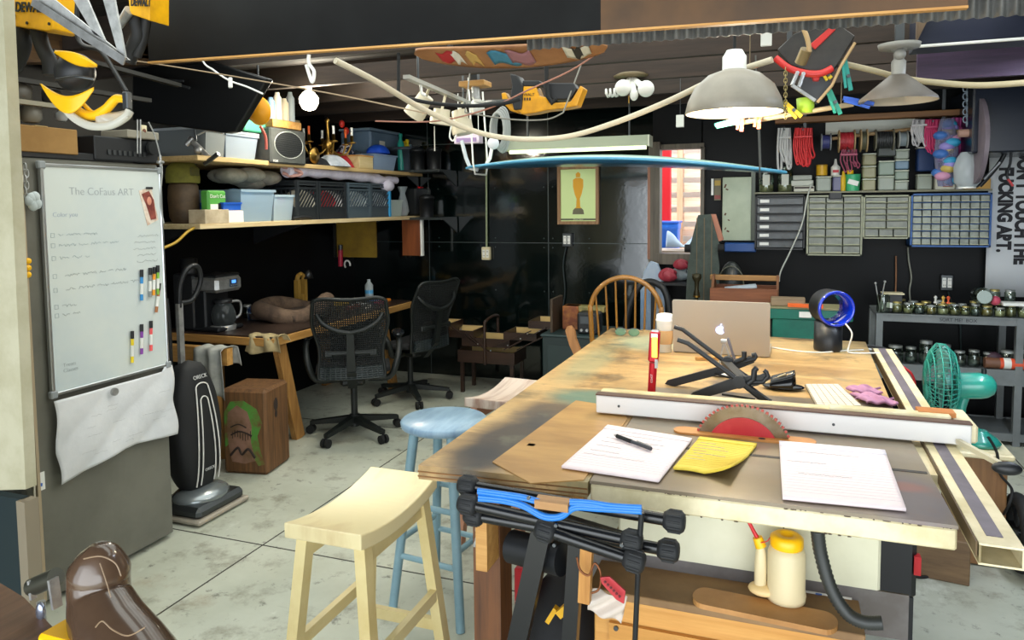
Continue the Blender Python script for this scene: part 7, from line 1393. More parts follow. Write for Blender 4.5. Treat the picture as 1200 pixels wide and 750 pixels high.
def cont(px, z, w_, h, d, mat, lidm_, label, nm='food_container', cat='container'):
    x = xp(px); t = T(nm, label, cat, (x, 5.86, z)); MB().box((x, 5.86, z+h/2), (w_, d, h), bev=.008).build('tub', mat, t); MB().box((x, 5.86, z+h+.004), (w_*1.05, d*1.05, .010), bev=.003).build('lid', lidm_, t)
fc1 = glass('tub_clear', 'b9c2b4', .35, .3); fc2 = mt('tub_green', '8a9a8c', .4); fc3 = mt('tub_blue', '6f8aa0', .4); lw1 = mt('tublid', 'c3c9b8', .4)
cont(965, zs, .10, .10, .11, fc1, lw1, 'clear squat container beside the clear jars')
t = T('yellow_tin', 'yellow round tin above the clear squat container', 'tin', (xp(963), 5.86, zs+.12)); MB().cyl((xp(963), 5.86, zs+.118), (xp(963), 5.86, zs+.185), .038, n=24).build('tin', mt('tin_y', 'd9a81c', .4), t); MB().cyl((xp(963), 5.86, zs+.185), (xp(963), 5.86, zs+.195), .04, n=24).build('lid', mt('tin_y2', 'b5861a', .4), t)
t = T('glue_bottle_small', 'small white bottle with a red capped nozzle beside the yellow tin', 'bottle', (xp(979), 5.86, zs+.12)); b = MB(); b.lathe([(.03, 0), (.032, .06), (.012, .08), (.006, .12)], (xp(979), 5.86, zs+.115), 16); b.build('bottle', white, t); MB().box((xp(979), 5.827, zs+.145), (.04, .003, .02)).build('red_band', red, t); t.name = 'glue_bottle'
cont(981, zs, .06, .105, .08, mt('tub_purple', '6a6a8a', .4), lw1, 'bottle shaped grey violet tub under the small white bottle')
b = MB(); b.box((xp(979), 5.80, zs-.03), (.09, .03, .06), bev=.006); b.build('black_holder', black, label='black holder clipped at the top of the tall grey cabinet', cat='holder')
t = T('yellow_bottle', 'slim yellow bottle with a yellow cap by the green tub', 'bottle', (xp(988), 5.86, zs)); MB().lathe([(.016, 0), (.018, .1), (.01, .12), (.01, .14), (0, .145)], (xp(988), 5.82, zs), 14).build('bottle', mt('yb', 'e0b81c', .4), t)
t = T('green_tub', 'green and white printed tub with a yellow lid piece', 'tub', (xp(999), 5.84, zs)); MB().lathe([(.045, 0), (.052, .11), (.054, .12), (0, .12)], (xp(999), 5.84, zs), 20).build('tub', mt('gtub', '3fb07a', .4), t); MB().box((xp(999), 5.787, zs+.06), (.07, .004, .035), ry=.3).build('white_stripe', white, t); MB().cyl((xp(996), 5.84, zs+.12), (xp(996), 5.84, zs+.15), .022).build('yellow_cap', yellow, t)
for px, l0, h0 in ((1018, 3, .09), (1038, 2, .11), (1056, 4, .07)):
    z = zs
    for k in range(l0):
        cont(px, z, .085 if px != 1038 else .10, h0*.85, .10, (fc1, fc2, fc3)[(k+px) % 3] if px != 1018 else glass('tub_yellowish', 'b9b48c', .35, .3), lw1, ('%s container of the %s stack of tubs above the cabinets' % (('lowest', 'second', 'third', 'topmost')[k], {1018: 'yellowish left', 1038: 'pale middle', 1056: 'blue grey right'}[px]))); z += h0*.85+.014
cont(1038, zs+.24, .12, .12, .1, mt('tub_dark', '3f4540', .4), mt('dlid', '2a2d2a', .4), 'dark grey box high above the pale middle stack')
cont(1083, zs, .09, .10, .1, fc1, lw1, 'clear container right of the blue grey stack'); cont(1084, zs+.13, .11, .16, .1, mt('tub_darkblue', '1f3a6a', .4), white, 'dark blue box with a white lid on the clear container')
t = T('carton_box', 'white carton with brown print below the coloured bag', 'box', (xp(1105), 5.84, zs)); MB().box((xp(1106), 5.84, zs+.045), (.12, .1, .09), bev=.003).build('carton', mt('carton_w', ''), t); MB().box((xp(1109), 5.788, zs+.035), (.06, .003, .035)).build('brown_print', mt('bprint', '9a5230', .6), t)
MB().lathe([(.028, 0), (.03, .03), (0, .034)], (xp(1124), 5.84, zs), 16).build('white_roll', white, label='small white roll beside the tan box', cat='roll')
t = T('tan_box', 'plain tan box at the right end above the blue cabinet', 'box', (xp(1144), 5.84, zs)); MB().box((xp(1144), 5.84, zs+.035), (.15, .1, .07), bev=.003).build('carton', mt('tanbox', 'c79a50', .7), t); MB().box((xp(1144), 5.84, zs+.0715), (.152, .02, .002)).build('tape', mt('tape', ''), t)
# rail above with spools and cords
zr = A(1030, 162, Y=5.75).z; x0_, x1_ = A(900, 150, Y=5.75).x, A(1142, 150, Y=5.75).x
t = T('spool_rail', 'wooden rail hung under the ceiling carrying wire spools', 'rail', ((x0_+x1_)/2, 5.72, zr)); MB().cyl((A(962, 165, Y=5.72).x, 5.72, zr+.0), (x1_+.03, 5.72, zr+.09), .012).build('rod', wood('rodw', 'a88a62', '86693f', 'x'), t)
MB().box(((x0_+x1_)/2, 5.66, A(1000, 138, Y=5.66).z), (x1_-x0_-.1, .10, .04), bev=.003).build('beam', wood('beamw', '8a5f34', '6b4827', 'x'), t)
for x in (x0_+.25, x1_-.2): MB().bar((x, 5.68, zr+.02), (x, 5.68, 2.40), .02, .02).build('hanger', dsteel, t)
c0, c1 = A(968, 150, Y=5.9), A(1076, 150, Y=5.9)
MB().box(((c0.x+c1.x)/2, 5.95, c0.z), (c1.x-c0.x, .02, .09)).build('window_strip', mt('lit_white', 'e4e6da', .6), label='narrow lit window strip painted as a white board high on the back wall behind the spools', cat='board')  # stands in for a lit window strip, its brightness painted as white
def spool(px, col, label, w_=.07, r_=.07, fl='b09468'):
    x = A(px, 165, Y=5.72).x; z = zr-.015; t = T('wire_spool', label, 'spool', (x, 5.72, z)); b = MB()
    for s_ in (-1, 1): MB().cyl((x+s_*w_/2-.004, 5.72, z), (x+s_*w_/2+.004, 5.72, z), r_, n=26).build('flange', mt('fl'+fl, fl, .6), t)
    for k in range(7): b.cyl((x-w_/2+.006+k*(w_-.012)/7, 5.72, z), (x-w_/2+.006+(k+.85)*(w_-.012)/7, 5.72, z), r_*.8, n=22)
    b.build('wire', mt('wr'+col, col, .5), t)
spool(992, 'b52a34', 'spool of red wire on the rail', .10, .08); spool(968, '3a3f7a', 'spool of dark blue wire left of the red one', .06, .06, '8a8f94'); spool(1012, '5a5a44', 'spool of olive wire right of the red one', .04, .08); spool(1036, '26282a', 'wide spool of black cable on the rail', .11, .075, '6d6a5a'); spool(1058, '8a969c', 'spool of grey wire right of the black one', .05, .06, '9a9c98')
def hank(px0, px1, y0, y1, col, label, n=9, Y=5.55, r_=.006, seed=1, nm='cord_hank'):
    t = T(nm, label, 'cord', A((px0+px1)/2, y0, Y=Y)); r = random.Random(seed); b = MB()
    for k in range(n):
        a = px0+(px1-px0)*(k+.5)/n; o_ = r.uniform(-3, 3); yb2 = y1+r.uniform(-8, 4)
        pts = [A(a+o_*.3, y0, Y=Y+r.uniform(-.02, .02)), A(a-2, (y0+y1)/2, Y=Y), A(a+o_, yb2-4, Y=Y), A(a+o_+2, yb2, Y=Y), A(a+o_+4, yb2-4, Y=Y+.01), A(a+2, (y0+y1)/2, Y=Y+.02), A(a+1+o_*.3, y0, Y=Y+.02)]
        b.tube(spline(pts, 4), r_, 5)
    b.build('loops', mt('hk'+col, col, .5), t)
    p = A((px0+px1)/2, y0+2, Y=Y-.01); MB().tube([p, V((p.x, Y+.1, p.z+.03))], .006).build('hook', dsteel, t); MB().box(A((px0+px1)/2, y0+(y1-y0)*.25, Y=Y), (.03+(px1-px0)*.004, .05, .012)).build('tie', mt('hk'+col, ''), t)
hank(1069, 1084, 140, 168, 'b4b2b4', 'hank of white cord hanging at the rail left of the magenta ones', 8, seed=2)
hank(1085, 1102, 140, 176, 'b5255c', 'left hank of magenta cord hanging from the rail', 9, seed=3)
hank(1116, 1128, 138, 190, 'a8327c', 'right hank of magenta cord beside the coloured bag', 8, seed=4)
hank(931, 951, 150, 192, 'cc2a2e', 'hank of bright red cord hanging below the stick', 9, seed=5)
hank(985, 1004, 175, 200, '96405a', 'tangle of dull red cord hanging under the red spool', 5, seed=6, r_=.004)
hank(912, 926, 150, 196, 'b5b5b4', 'white coiled cable hanging left of the red cord', 5, seed=8, r_=.009)
b = MB(); r = random.Random(5)
t = T('coloured_bag', 'clear bag of blue, yellow and purple pieces hanging from the rail', 'bag', A(1109, 180, Y=5.5)); P0, P1 = A(1096, 140, Y=5.5), A(1122, 218, Y=5.5)
b.grid(lambda u, v: V((P0.x+(P1.x-P0.x)*(.5+.5*math.cos(u*2*PI)*(.6+.4*math.sin(v*PI))), 5.5+.05*math.sin(u*2*PI), P0.z+(P1.z-P0.z)*v)), 20, 14); b.build('film', glass('bagc', 'b5b5d4', .8, .15), t)
for i in range(16):
    b = MB(); p = V((P0.x+(P1.x-P0.x)*r.uniform(.25, .75), 5.49+r.uniform(-.02, .02), P0.z+(P1.z-P0.z)*(.08+i*.055))); b.sph(p, (.05, .045, .032), 12, 8); b.build('piece', mt('cp%d' % (i % 5), ('2f8fb8', '8a7fc0', 'b5a050', '3a6ab0', 'c08aa8')[i % 5], .5), t)
p = A(1144, 165, Y=5.35); t = T('cardboard_disc', 'large grey brown disc end of a cable reel hanging at the right of the rail', 'disc', p); MB().cyl(p+V((-.012, 0, 0)), p+V((.012, 0, 0)), .27, n=40).build('disc', mt('disc_grey', '7a6f78', .6, c2='655b64', ns=6), t); b = MB(); b.cyl(p+V((-.10, 0, .05)), p+V((.0, 0, .05)), .025); b.build('hub', mt('hub_pink', 'b08a7a', .5), t)
t = T('steel_chain', 'pale chain bundle hanging above the reel disc', 'chain', A(1131, 125, Y=5.3)); b = MB()
for k in range(10):
    q = A(1131+(k % 2)*2, 104+k*4.5, Y=5.3); b.tube([q+V(((1, 0, 0), (0, 1, 0))[k % 2])*.012*math.cos(a)+V((0, 0, .02*math.sin(a))) for a in [j*2*PI/8 for j in range(8)]], .004, 5, closed=True)
b.build('links', mt('chainpale', '8d9aa8', .4, .5), t)
p = A(1134, 195, Y=5.4); t = T('plastic_jar_bag', 'clear plastic jar hanging below the reel disc', 'jar', p); MB().lathe([(.05, -.13), (.075, -.10), (.08, .0), (.06, .06), (.04, .09)], p, 18).build('jar', glass('jarhang', 'c4ccd0', .45, .2), t); MB().cyl(p+V((0, 0, -.14)), p+V((0, 0, -.13)), .05).build('rim', white, t)
t = T('adjustable_lamp', 'black folded arm lamp hanging at the banner corner', 'lamp', A(1160, 205, Y=5.5)); b = MB(); b.tube(spline([A(1148, 218, Y=5.5), A(1160, 205, Y=5.5), A(1172, 190, Y=5.5), A(1180, 175, Y=5.5)]), .014); b.build('arm', black, t); MB().tube([A(1153, 210, Y=5.47), A(1172, 190, Y=5.47)], .008).build('chrome_strip', steel, t); b = MB(); b.tube([A(1144+10*math.cos(a), 208+9*math.sin(a), Y=5.5) for a in [j*2*PI/16 for j in range(16)]], .008, 6, closed=True); b.sph(A(1141, 212, Y=5.52), .05, 16, 10); b.build('head', black, t)
MB().tube(spline([A(x, y, Y=5.5) for x, y in ((1186, 165), (1184, 190), (1180, 205), (1184, 214))]), .008).build('black_strap', black, label='black strap hanging over the banner top', cat='strap'); MB().bar(A(1181, 210, Y=5.48), A(1187, 218, Y=5.48), .02, .012).build('red_clip', red, label='red clip at the end of the black strap on the banner', cat='clip')
# banner
t = T('lettered_banner', 'white banner with large black rotated lettering at the right edge', 'banner', A(1180, 347, Y=5.9)); bl0, bl1 = A(1160, 172, Y=5.9), A(1160, 347, Y=5.9); MB().grid(lambda u, v: V((bl0.x+.62*u, 5.9-.006*math.sin(u*7), bl0.z+(bl1.z-bl0.z)*v)), 16, 4).build('cloth', mt('banner_white', 'cfd3d6', .6), t, solid=.003)
bp = A(1177, 246, Y=5.885); text('lettering', 'FUCKING ART.', .112, fr((bp.x, 5.885, bp.z), (0, 0, -1), (1, 0, 0)), ink, t, off=.0065, fit=.58, ext=.001)
bp = A(1198, 243, Y=5.885); text('lettering', "DON'T TOUCH THE", .112, fr((bp.x, 5.885, bp.z), (0, 0, -1), (1, 0, 0)), ink, t, off=.0065, fit=.78, ext=.001)
# ------------------------------------------------------------------ left of the cabinets: white panel, little picture, skateboard
c0, c1 = A(847, 208, Y=5.9), A(880, 282, Y=5.9); t = T('chipped_white_panel', 'pale chipped metal panel hanging left of the black drawer cabinet', 'panel', c1); MB().box(((c0.x+c1.x)/2, 5.91, (c0.z+c1.z)/2), (c1.x-c0.x, .05, c0.z-c1.z), bev=.004).build('panel', mt('panel_mint', 'b5c0a8', .45, c2='a5b098', ns=4), t); b = MB()
for px, py, a_, c_ in ((850, 218, .012, .03), (852, 222, .02, .01), (850, 251, .012, .02), (854, 258, .016, .008), (853, 271, .02, .012), (850, 268, .008, .02)): p = A(px, py, Y=5.885); b.box(p, (a_, .003, c_), ry=.4)
b.build('rust_patches', mt('rust', '5a3a28', .8), t); p = A(884, 235, Y=5.9); MB().box((p.x-.01, 5.93, (c0.z+c1.z)/2+.04), (.03, .04, c0.z-c1.z+.08)).build('grey_frame', mt('fr_grey', '6f766c', .5), t)
MB().box(((c0.x+c1.x)/2+.03, 5.9, c1.z-.05), (c1.x-c0.x+.02, .10, .07), bev=.006).build('blue_tray', mt('tray_blue', '1a4f96', .4), label='blue tray fixed under the chipped white panel', cat='tray')
p = A(841, 222, Y=5.96); t = T('small_picture', 'small yellow and red label card on the wall by the opening', 'picture', p); MB().box(p, (.05, .01, .17)).build('card', mt('card_dark', '6d6448', .5), t); MB().box(p+V((0, -.006, .05)), (.045, .003, .04)).build('yellow_patch', mt('ypatch', 'b5963a', .5), t); MB().box(p+V((0, -.006, -.06)), (.045, .003, .03)).build('red_patch', mt('rpatch', '8a3a34', .5), t); MB().box(p+V((-.04, 0, .02)), (.018, .01, .13)).build('white_strip', white, t)
Ys = 5.2; P = [A(x, y, Y=Ys) for x, y in ((803, 362), (806, 310), (809, 297), (806, 290), (810, 283), (818, 252), (833, 251), (842, 283), (845, 290), (841, 297), (843, 310), (842, 362))]
t = T('longboard', 'grey longboard deck standing upright before the wall opening', 'skateboard', V((P[0].x+.12, Ys, P[0].z))); b = MB(); b.prism([(p.x, p.z) for p in P], -.012, (0, Ys, 0)); b.build('grip_deck', mt('grip_grey', '46504a', .85, c2='39423d', ns=20), t); b = MB()
for dx_ in (-.05, 0, .05): x = (P[5].x+P[6].x)/2+dx_; b.bar((x, Ys-.001, P[5].z-.02), (x-.0, Ys-.001, P[0].z), .006, .002, up=(0, 1, 0))
b.build('stripes', mt('stripe_brown', '6a5a42', .7), t)
P2_ = [A(x, y, Y=Ys+.03) for x, y in ((833, 251), (839, 251), (848, 281), (842, 283))]; MB().prism([(p.x, p.z) for p in P2_], -.03, (0, Ys+.03, 0)).build('copper_side', mt('salmon_side', 'b0735a', .6), t)
for px in (806, 845): q = A(px, 291, Y=Ys-.0); MB().cyl(q-V((.02, 0, 0)), q+V((.02, 0, 0)), .028, n=20).build('wheel', blackr, t)
t = T('low_cabinet', 'dark cabinet behind the table under the longboard and the toolbox', 'cabinet', (-.1, 5.2, 0)); zt2 = min(P[0].z, .80); MB().box((-.28, 5.27, zt2/2), (.62, .62, zt2-.004), bev=.006).build('body', mt('cab_dark', '121614', .5), t); MB().box((-.28, 4.955, zt2/2), (.5, .012, zt2*.8), bev=.003).build('door', mt('cab_dark2', '1a201d', .45), t)
for p_ in P: pass
# lantern-like hammer
c = A(816, 348, Y=5.0); c.z = zt2; t = T('brass_candlestick', 'dark and brass turned handle standing behind the laptop', 'candlestick', V((c.x, 5.02, c.z))); H_ = A(816, 320, Y=5.02).z-c.z; MB().lathe([(.035, 0), (.035, .02), (.015, .04), (.012, H_*.4), (.022, H_*.5), (.012, H_*.62), (.016, H_*.78), (.032, H_*.88), (.03, H_*.97), (0, H_)], (c.x, 5.02, c.z), 18).build('stem', mt('dk_brass', '3d3826', .35, .6), t); MB().cyl((c.x, 5.02, c.z+H_*.42), (c.x, 5.02, c.z+H_*.46), .024).build('brass_ring', brass, t)
# wooden toolbox tray
Yt2 = 4.95; a, c_ = A(832, 337, Y=Yt2), A(911, 357, Y=Yt2); t = T('wooden_toolbox', 'open wooden toolbox with a bar handle behind the laptop', 'toolbox', ((a.x+c_.x)/2, Yt2+.1, c_.z)); tw_ = wood('tb_wood', '8a5230', '6a3a20', 'x'); x0_, x1_ = a.x, c_.x; zt3 = a.z; zb3 = zt2+.001
for y in (Yt2, Yt2+.24): MB().box(((x0_+x1_)/2, y, (zt3+zb3)/2), (x1_-x0_, .015, zt3-zb3), bev=.002).build('side_board', tw_, t)
zh = A(870, 322, Y=Yt2+.12).z
for x in (x0_+.008, x1_-.008): MB().prism([(0, zb3), (.24, zb3), (.24, zt3), (.15, zh), (.09, zh), (0, zt3)], .015, (x, Yt2, 0), (0, 1, 0), (0, 0, 1)).build('end_board', wood('tb_end', '7a4c28', '5c3619', 'z'), t)
MB().box(((x0_+x1_)/2, Yt2+.12, zh-.02), (x1_-x0_+.02, .03, .035), bev=.004).build('handle_bar', wood('tb_pale', 'a87a44', '87602f', 'x'), t); MB().box(((x0_+x1_)/2, Yt2+.12, zb3+.006), (x1_-x0_-.03, .22, .01)).build('bottom', tw_, t)
MB().box(((x0_+x1_)/2-.02, Yt2+.06, zt3-.0), (.2, .09, .02), ry=-.12, rz=.1, bev=.003).build('paper_roll', mt('pale_blue_paper', 'a9b6c0', .6), label='pale blue paper lying in the wooden toolbox', cat='paper')
p = A(857, 318, Y=5.3); t = T('round_speaker', 'dark oval object standing behind the wooden toolbox', 'ornament', V((p.x, 5.32, zt2))); MB().sph(V((p.x, 5.32, zt2+.17)), (.085, .05, .17), 20, 12).build('body', mt('oval_dark', '232826', .35), t); MB().tube([V((p.x+.085*math.cos(a), 5.27, zt2+.19+.12*math.sin(a))) for a in [k*2*PI/24 for k in range(24)]], .004, 6, closed=True).build('rim', mt('oval_rim', '5f5f50', .5), t)
# teal machine case behind fan
Yq = 4.75; a, c_ = A(903, 362, Y=Yq), A(1004, 400, Y=Yq); t = T('green_tool_case', 'teal green metal tool body behind the laptop and round fan', 'tool case', ((a.x+c_.x)/2, Yq+.1, 0)); gm4 = mt('machine_green', '14705f', .4, c2='115e50', ns=6); zt4 = a.z
MB().box(((a.x+c_.x)/2-.02, Yq+.12, zt4-.03), (c_.x-a.x+.0, .2, .07), bev=.006).build('top_beam', gm4, t); MB().box((a.x+.14, Yq+.12, (zt4-.06)/2+.2), (.26, .18, zt4-.06-.4), bev=.006).build('body', gm4, t); MB().box((a.x+.14, Yq+.12, .2), (.2, .16, .4)).build('stand', black, t)
MB().box(((a.x+c_.x)/2-.02, Yq+.12, zt4+.008), (c_.x-a.x+.01, .21, .012)).build('cream_edge', mt('edge_cr', '8a8560', .5), t); MB().box((a.x+.20, Yq+.015, zt4-.03), (.07, .004, .035)).build('white_label', white, t)
MB().box((a.x+.10, Yq+.08, zt4+.04), (.20, .1, .05), bev=.004).build('wood_offcut', wood('offc', '9a8468', '7c6a50', 'x'), label='brown timber offcut lying on the green tool case', cat='offcut'); MB().bar((a.x+.10, Yq+.02, zt4+.026), (a.x+.30, Yq+.0, zt4+.026), .022, .022).build('orange_tool', orange, label='orange bar lying before the timber offcut', cat='tool')
# junk below the opening
b = MB(); r = random.Random(4); pth = [(775, 330, 'b5bfd0', .05), (770, 320, 'd8dce0', .07), (785, 305, 'b04a55', .04), (795, 312, '8f989c', .035), (803, 306, 'a84450', .03)]
c = A(765, 330, Y=5.75); t = T('white_surf_tip', 'white and blue pointed board tip leaning below the wall opening', 'board', V((c.x, 5.75, .9))); b = MB(); b.prism([(c.x-.10, .35), (c.x-.10, .9), (c.x-.07, 1.02), (c.x-.02, 1.1), (c.x+.04, 1.08), (c.x+.09, .95), (c.x+.10, .35)], -.03, (0, 5.75, 0)); b.build('tip', mt('tipw', 'b8c2cf', .4, c2='7f9fc4', ns=3), t, bevel=.01)
t = T('side_table', 'dark side table below the wall opening holding small clutter', 'table', (-.72, 5.75, 0)); MB().box((-.76, 5.8, .93), (.34, .3, .02)).build('top', black, t)
for x in (-.91, -.61):
    for y in (5.67, 5.93): MB().box((x, y, .46), (.03, .03, .92)).build('leg', black, t)
for i, (px, c_, r_, l) in enumerate(((783, 'b0404e', .05, 'crumpled pink red bag under the wall opening'), (797, 'a83a48', .04, 'small red bundle under the wall opening'), (795, '8d979c', .05, 'crumpled silver bag under the wall opening'))):
    p = V((A(px, 310, Y=5.72).x, 5.72+.05*i, .941+.09*(i == 1)+.0)); b = MB(); b.grid(lambda u, v: p+V((r_*1.3*math.cos(u*2*PI)*math.sin(v*PI)*(1+.2*math.sin(u*31+v*9)), r_*.8*math.sin(u*2*PI)*math.sin(v*PI), r_*(1-math.cos(v*PI))*(1+.1*math.sin(u*19)))), 32, 12); b.build('crumpled_bag', mt('cb'+c_, c_, .35, bump=.3, ns=30), label=l, cat='bag')
MB().tube(spline([A(x, y, Y=5.76) for x, y in ((951, 215), (946, 232), (940, 262), (926, 295), (915, 318), (913, 330))], 6), .006, 6).build('white_lead', mt('lead_white', 'c4c6bc', .5), label='white cord hanging down in front of the black and grey drawer cabinets', cat='cord')
MB().tube(spline([A(x, y, X=-3.05) for x, y in ((170, 300), (188, 292), (206, 284), (222, 270), (242, 261))], 6), .008, 6).build('yellow_cable', mt('cable_yellow', 'b8932c', .5), label='yellow cable drooping under the left end of the wall shelf', cat='cable')
for px, py, y_, l in ((898, 46, 2.6, 'small white card hanging by the corrugated sheet right of the dome lamp'), (797, 142, 5.0, 'small white switch box under the ceiling left of the dome lamp')):
    p = A(px, py, Y=y_); tt = T('white_card', l, 'card', p); MB().box(p, (.035, .01, .045) if px > 850 else (.05, .03, .08), bev=.002).build('card', mt('card_white', 'c9c8c0', .5), tt); MB().tube([p+V((0, 0, .02)), V((p.x, p.y, 2.41))], .002, 6).build('string', dsteel, tt)
# ------------------------------------------------------------------ spindle chair at the back of the table
sc_ = V((-1.0, 4.35, 0)); t = T('bow_back_chair', 'honey wooden bow back chair at the far side of the table', 'chair', sc_); wc = wood('honey_wood', 'a8742c', '85581e', 'z', .4, 1, .3); Wb = (A(775, 360, Y=4.35).x-A(692, 360, Y=4.35).x)/2; topz = A(733, 325, Y=4.35).z; sc_.x = (A(775, 360, Y=4.35).x+A(692, 360, Y=4.35).x)/2
pts = [V((sc_.x-Wb*.92, 4.38, .45))]
for k in range(19):
    a = PI-k*PI/18; pts.append(V((sc_.x+Wb*math.cos(a), 4.35, topz-Wb*1.0+Wb*1.0*math.sin(a))))
pts.append(V((sc_.x+Wb*.92, 4.38, .45))); MB().tube(spline(pts, 3), .015, 10).build('bow', wc, t)
for k in range(-3, 4):
    x = k*Wb*.27; zz = topz-Wb+Wb*math.sqrt(max(0, 1-(x*1.08/Wb)**2)); MB().cyl((sc_.x+x*.85, 4.39, .45), (sc_.x+x*1.05, 4.352, zz-.005), .008, .006, n=10).build('spindle', wc, t)
MB().lathe([(0, -.02), (.19, -.02), (.215, -.005), (.21, .008), (0, .004)], (sc_.x, 4.56, .45), 32, sc=(1.05, 1)).build('seat', wc, t)
for x in (-1, 1):
    for y in (-1, 1): MB().cyl((sc_.x+x*.13, 4.56+y*.13, .435), (sc_.x+x*.2, 4.56+y*.2, 0), .017, .013).build('leg', wc, t)
MB().cyl((sc_.x-.16, 4.56, .2), (sc_.x+.16, 4.56, .2), .01).build('stretcher', wc, t)
c = A(762, 345, Y=4.75); t = T('black_hoop_chair', 'black rounded chair back behind the honey wooden chair', 'chair', V((c.x, 4.9, 0))); b = MB(); b.tube(spline([V((c.x-.18, 4.85, .45)), V((c.x-.17, 4.85, .8)), V((c.x-.09, 4.87, 1.0)), V((c.x+.02, 4.87, 1.02)), V((c.x+.10, 4.86, .9)), V((c.x+.13, 4.85, .45))], 6), .022, 10); b.build('hoop', black, t); MB().box((c.x-.03, 5.0, .45), (.32, .3, .04), bev=.02).build('seat', black, t)
for x in (-1, 1):
    for y in (-1, 1): MB().cyl((c.x-.03+x*.13, 5.0+y*.12, .43), (c.x-.03+x*.15, 5.0+y*.14, 0), .015).build('leg', black, t)
# dark cabinet, tan chair behind
a, c_ = A(646, 396, Y=4.9), A(700, 458, Y=4.9); t = T('dark_green_cabinet', 'dark green grey cabinet behind the table with clutter on top', 'cabinet', ((a.x+c_.x)/2, 5.1, 0)); x0_, x1_ = A(648, 400, Y=4.85).x, A(712, 400, Y=4.85).x; ztc = A(660, 361, Y=4.95).z
ztc = A(670, 395, Y=4.85).z+.0; MB().box(((x0_+x1_)/2-.02, 5.08, ztc/2+.01), (x1_-x0_+.12, .46, ztc-.02), bev=.008).build('body', mt('cab_teal', '1b2a2a', .45), t); MB().box(((x0_+x1_)/2-.02, 5.08, ztc+.002), (x1_-x0_+.14, .48, .016), bev=.004).build('top', mt('cab_teal2', '26393a', .4), t)
MB().box(((x0_+x1_)/2-.03, 4.845, ztc/2), (x1_-x0_+.02, .008, ztc*.8), bev=.002).build('door', mt('cab_teal3', '203030', .45), t)
for x in (-1, 1): MB().box(((x0_+x1_)/2-.02+x*((x1_-x0_)/2), 5.0, .01), (.05, .3, .02)).build('foot', black, t)
p = A(650, 378, Y=5.0); MB().box((p.x, 5.05, ztc+.13), (.02, .26, .24), bev=.003).build('upright_board', wood('dk_board', '4a3a28', '33271b', 'z'), label='dark brown board standing on the green grey cabinet', cat='board')
t = T('small_easel_box', 'rust and gold patterned box on the green grey cabinet', 'box', (p.x+.13, 5.1, ztc)); MB().box((p.x+.10, 5.12, ztc+.10), (.12, .12, .17), bev=.004).build('box_body', mt('rustbox', '7a3c1c', .5, c2='a8682c', ns=16), t); MB().box((p.x+.2, 5.12, ztc+.165), (.30, .1, .04), bev=.004).build('gold_band', mt('goldband', 'a8985a', .4, c2='6d6a3c', ns=14), t)
t = T('black_device', 'black machine with knobs on the cabinet beside the tan chair', 'machine', (p.x+.27, 5.0, ztc)); MB().box((p.x+.26, 5.0, ztc+.085), (.15, .14, .15), bev=.01).build('body', black, t); MB().box((p.x+.26, 4.925, ztc+.11), (.10, .006, .05)).build('dark_plate', dsteel, t); b = MB()
for i in range(3): b.cyl((p.x+.22+i*.04, 4.93, ztc+.04), (p.x+.22+i*.04, 4.91, ztc+.04), .01, n=12)
b.build('knobs', steel, t)
c0, c1 = A(663, 383, Y=4.2), A(684, 425, Y=4.2); t = T('tan_chair', 'tan wooden chair with a narrow rounded back slat behind the table edge', 'chair', V((c0.x, 4.3, 0))); b = MB(); P = [A(x, y, Y=4.2) for x, y in ((662, 388), (664, 383), (669, 382), (673, 388), (675, 398), (682, 415), (690, 440), (678, 440), (674, 420), (667, 405))]; b.prism([(q.x, q.z) for q in P], -.03, (0, 4.2, 0)); b.build('back_slat', wood('tan_wood', 'b57f4c', '96653a', 'z'), t, bevel=.004)
sx_ = (P[6].x+P[7].x)/2; zz = .44; MB().box((sx_, 4.36, zz), (.26, .3, .03), bev=.01).build('seat', wood('tan_wood', '', 'z') if 0 else mt('tan_wood', ''), t); MB().bar((sx_, 4.2, zz), (sx_-.01, 4.2, P[6].z+.02), .04, .03, up=(0, 1, 0)).build('back_post', mt('tan_wood', ''), t)
for x in (-1, 1):
    for y in (-1, 1): MB().cyl((sx_+x*.10, 4.36+y*.12, .43), (sx_+x*.12, 4.36+y*.14, 0), .016).build('leg', mt('tan_wood', ''), t)
# ------------------------------------------------------------------ cantilever sewing box on legs
br = wood('walnut_dark', '3a261b', '261811', 'x', .4); cx_, cy_2 = A(577, 430, Y=5.6).x, 5.6; t = T('sewing_box', 'dark brown cantilever sewing box on legs with opened trays', 'sewing box', (cx_, cy_2, 0)); inn = mt('tray_lining', 'd8b878', .6)
def tray(x, z, w_, h, par=t):
    b = MB(); 
    for y in (cy_2-.14, cy_2+.14): b.box((x, y, z), (w_, .012, h))
    for s_ in (-1, 1): b.box((x+s_*(w_/2-.006), cy_2, z), (.012, .27, h))
    b.box((x, cy_2, z-h/2+.005), (w_-.01, .27, .01)); o = b.build('tray', br, t); MB().box((x, cy_2+.128, z+.004), (w_-.03, .010, h-.012)).build('pale_lining', inn, o); b = MB()
    b.box((x, cy_2-.128, z+.004), (w_-.03, .008, h-.014)); b.build('front_lining', inn, o); return o
sc2 = 145
zc_ = A(575, 420, Y=5.6).z; tray(cx_, A(577, 415, Y=5.6).z, .50, .10); tray(cx_, A(577, 398, Y=5.6).z, .42, .07)
xr = A(608, 390, Y=5.6).x; tray(A(616, 395, Y=5.6).x, A(616, 391, Y=5.6).z, .28, .06); tray(A(645, 383, Y=5.6).x, A(645, 378, Y=5.6).z, .28, .06); tray(A(546, 392, Y=5.6).x, A(546, 388, Y=5.6).z, .26, .06); tray(A(520, 384, Y=5.6).x, A(520, 380, Y=5.6).z, .24, .06)
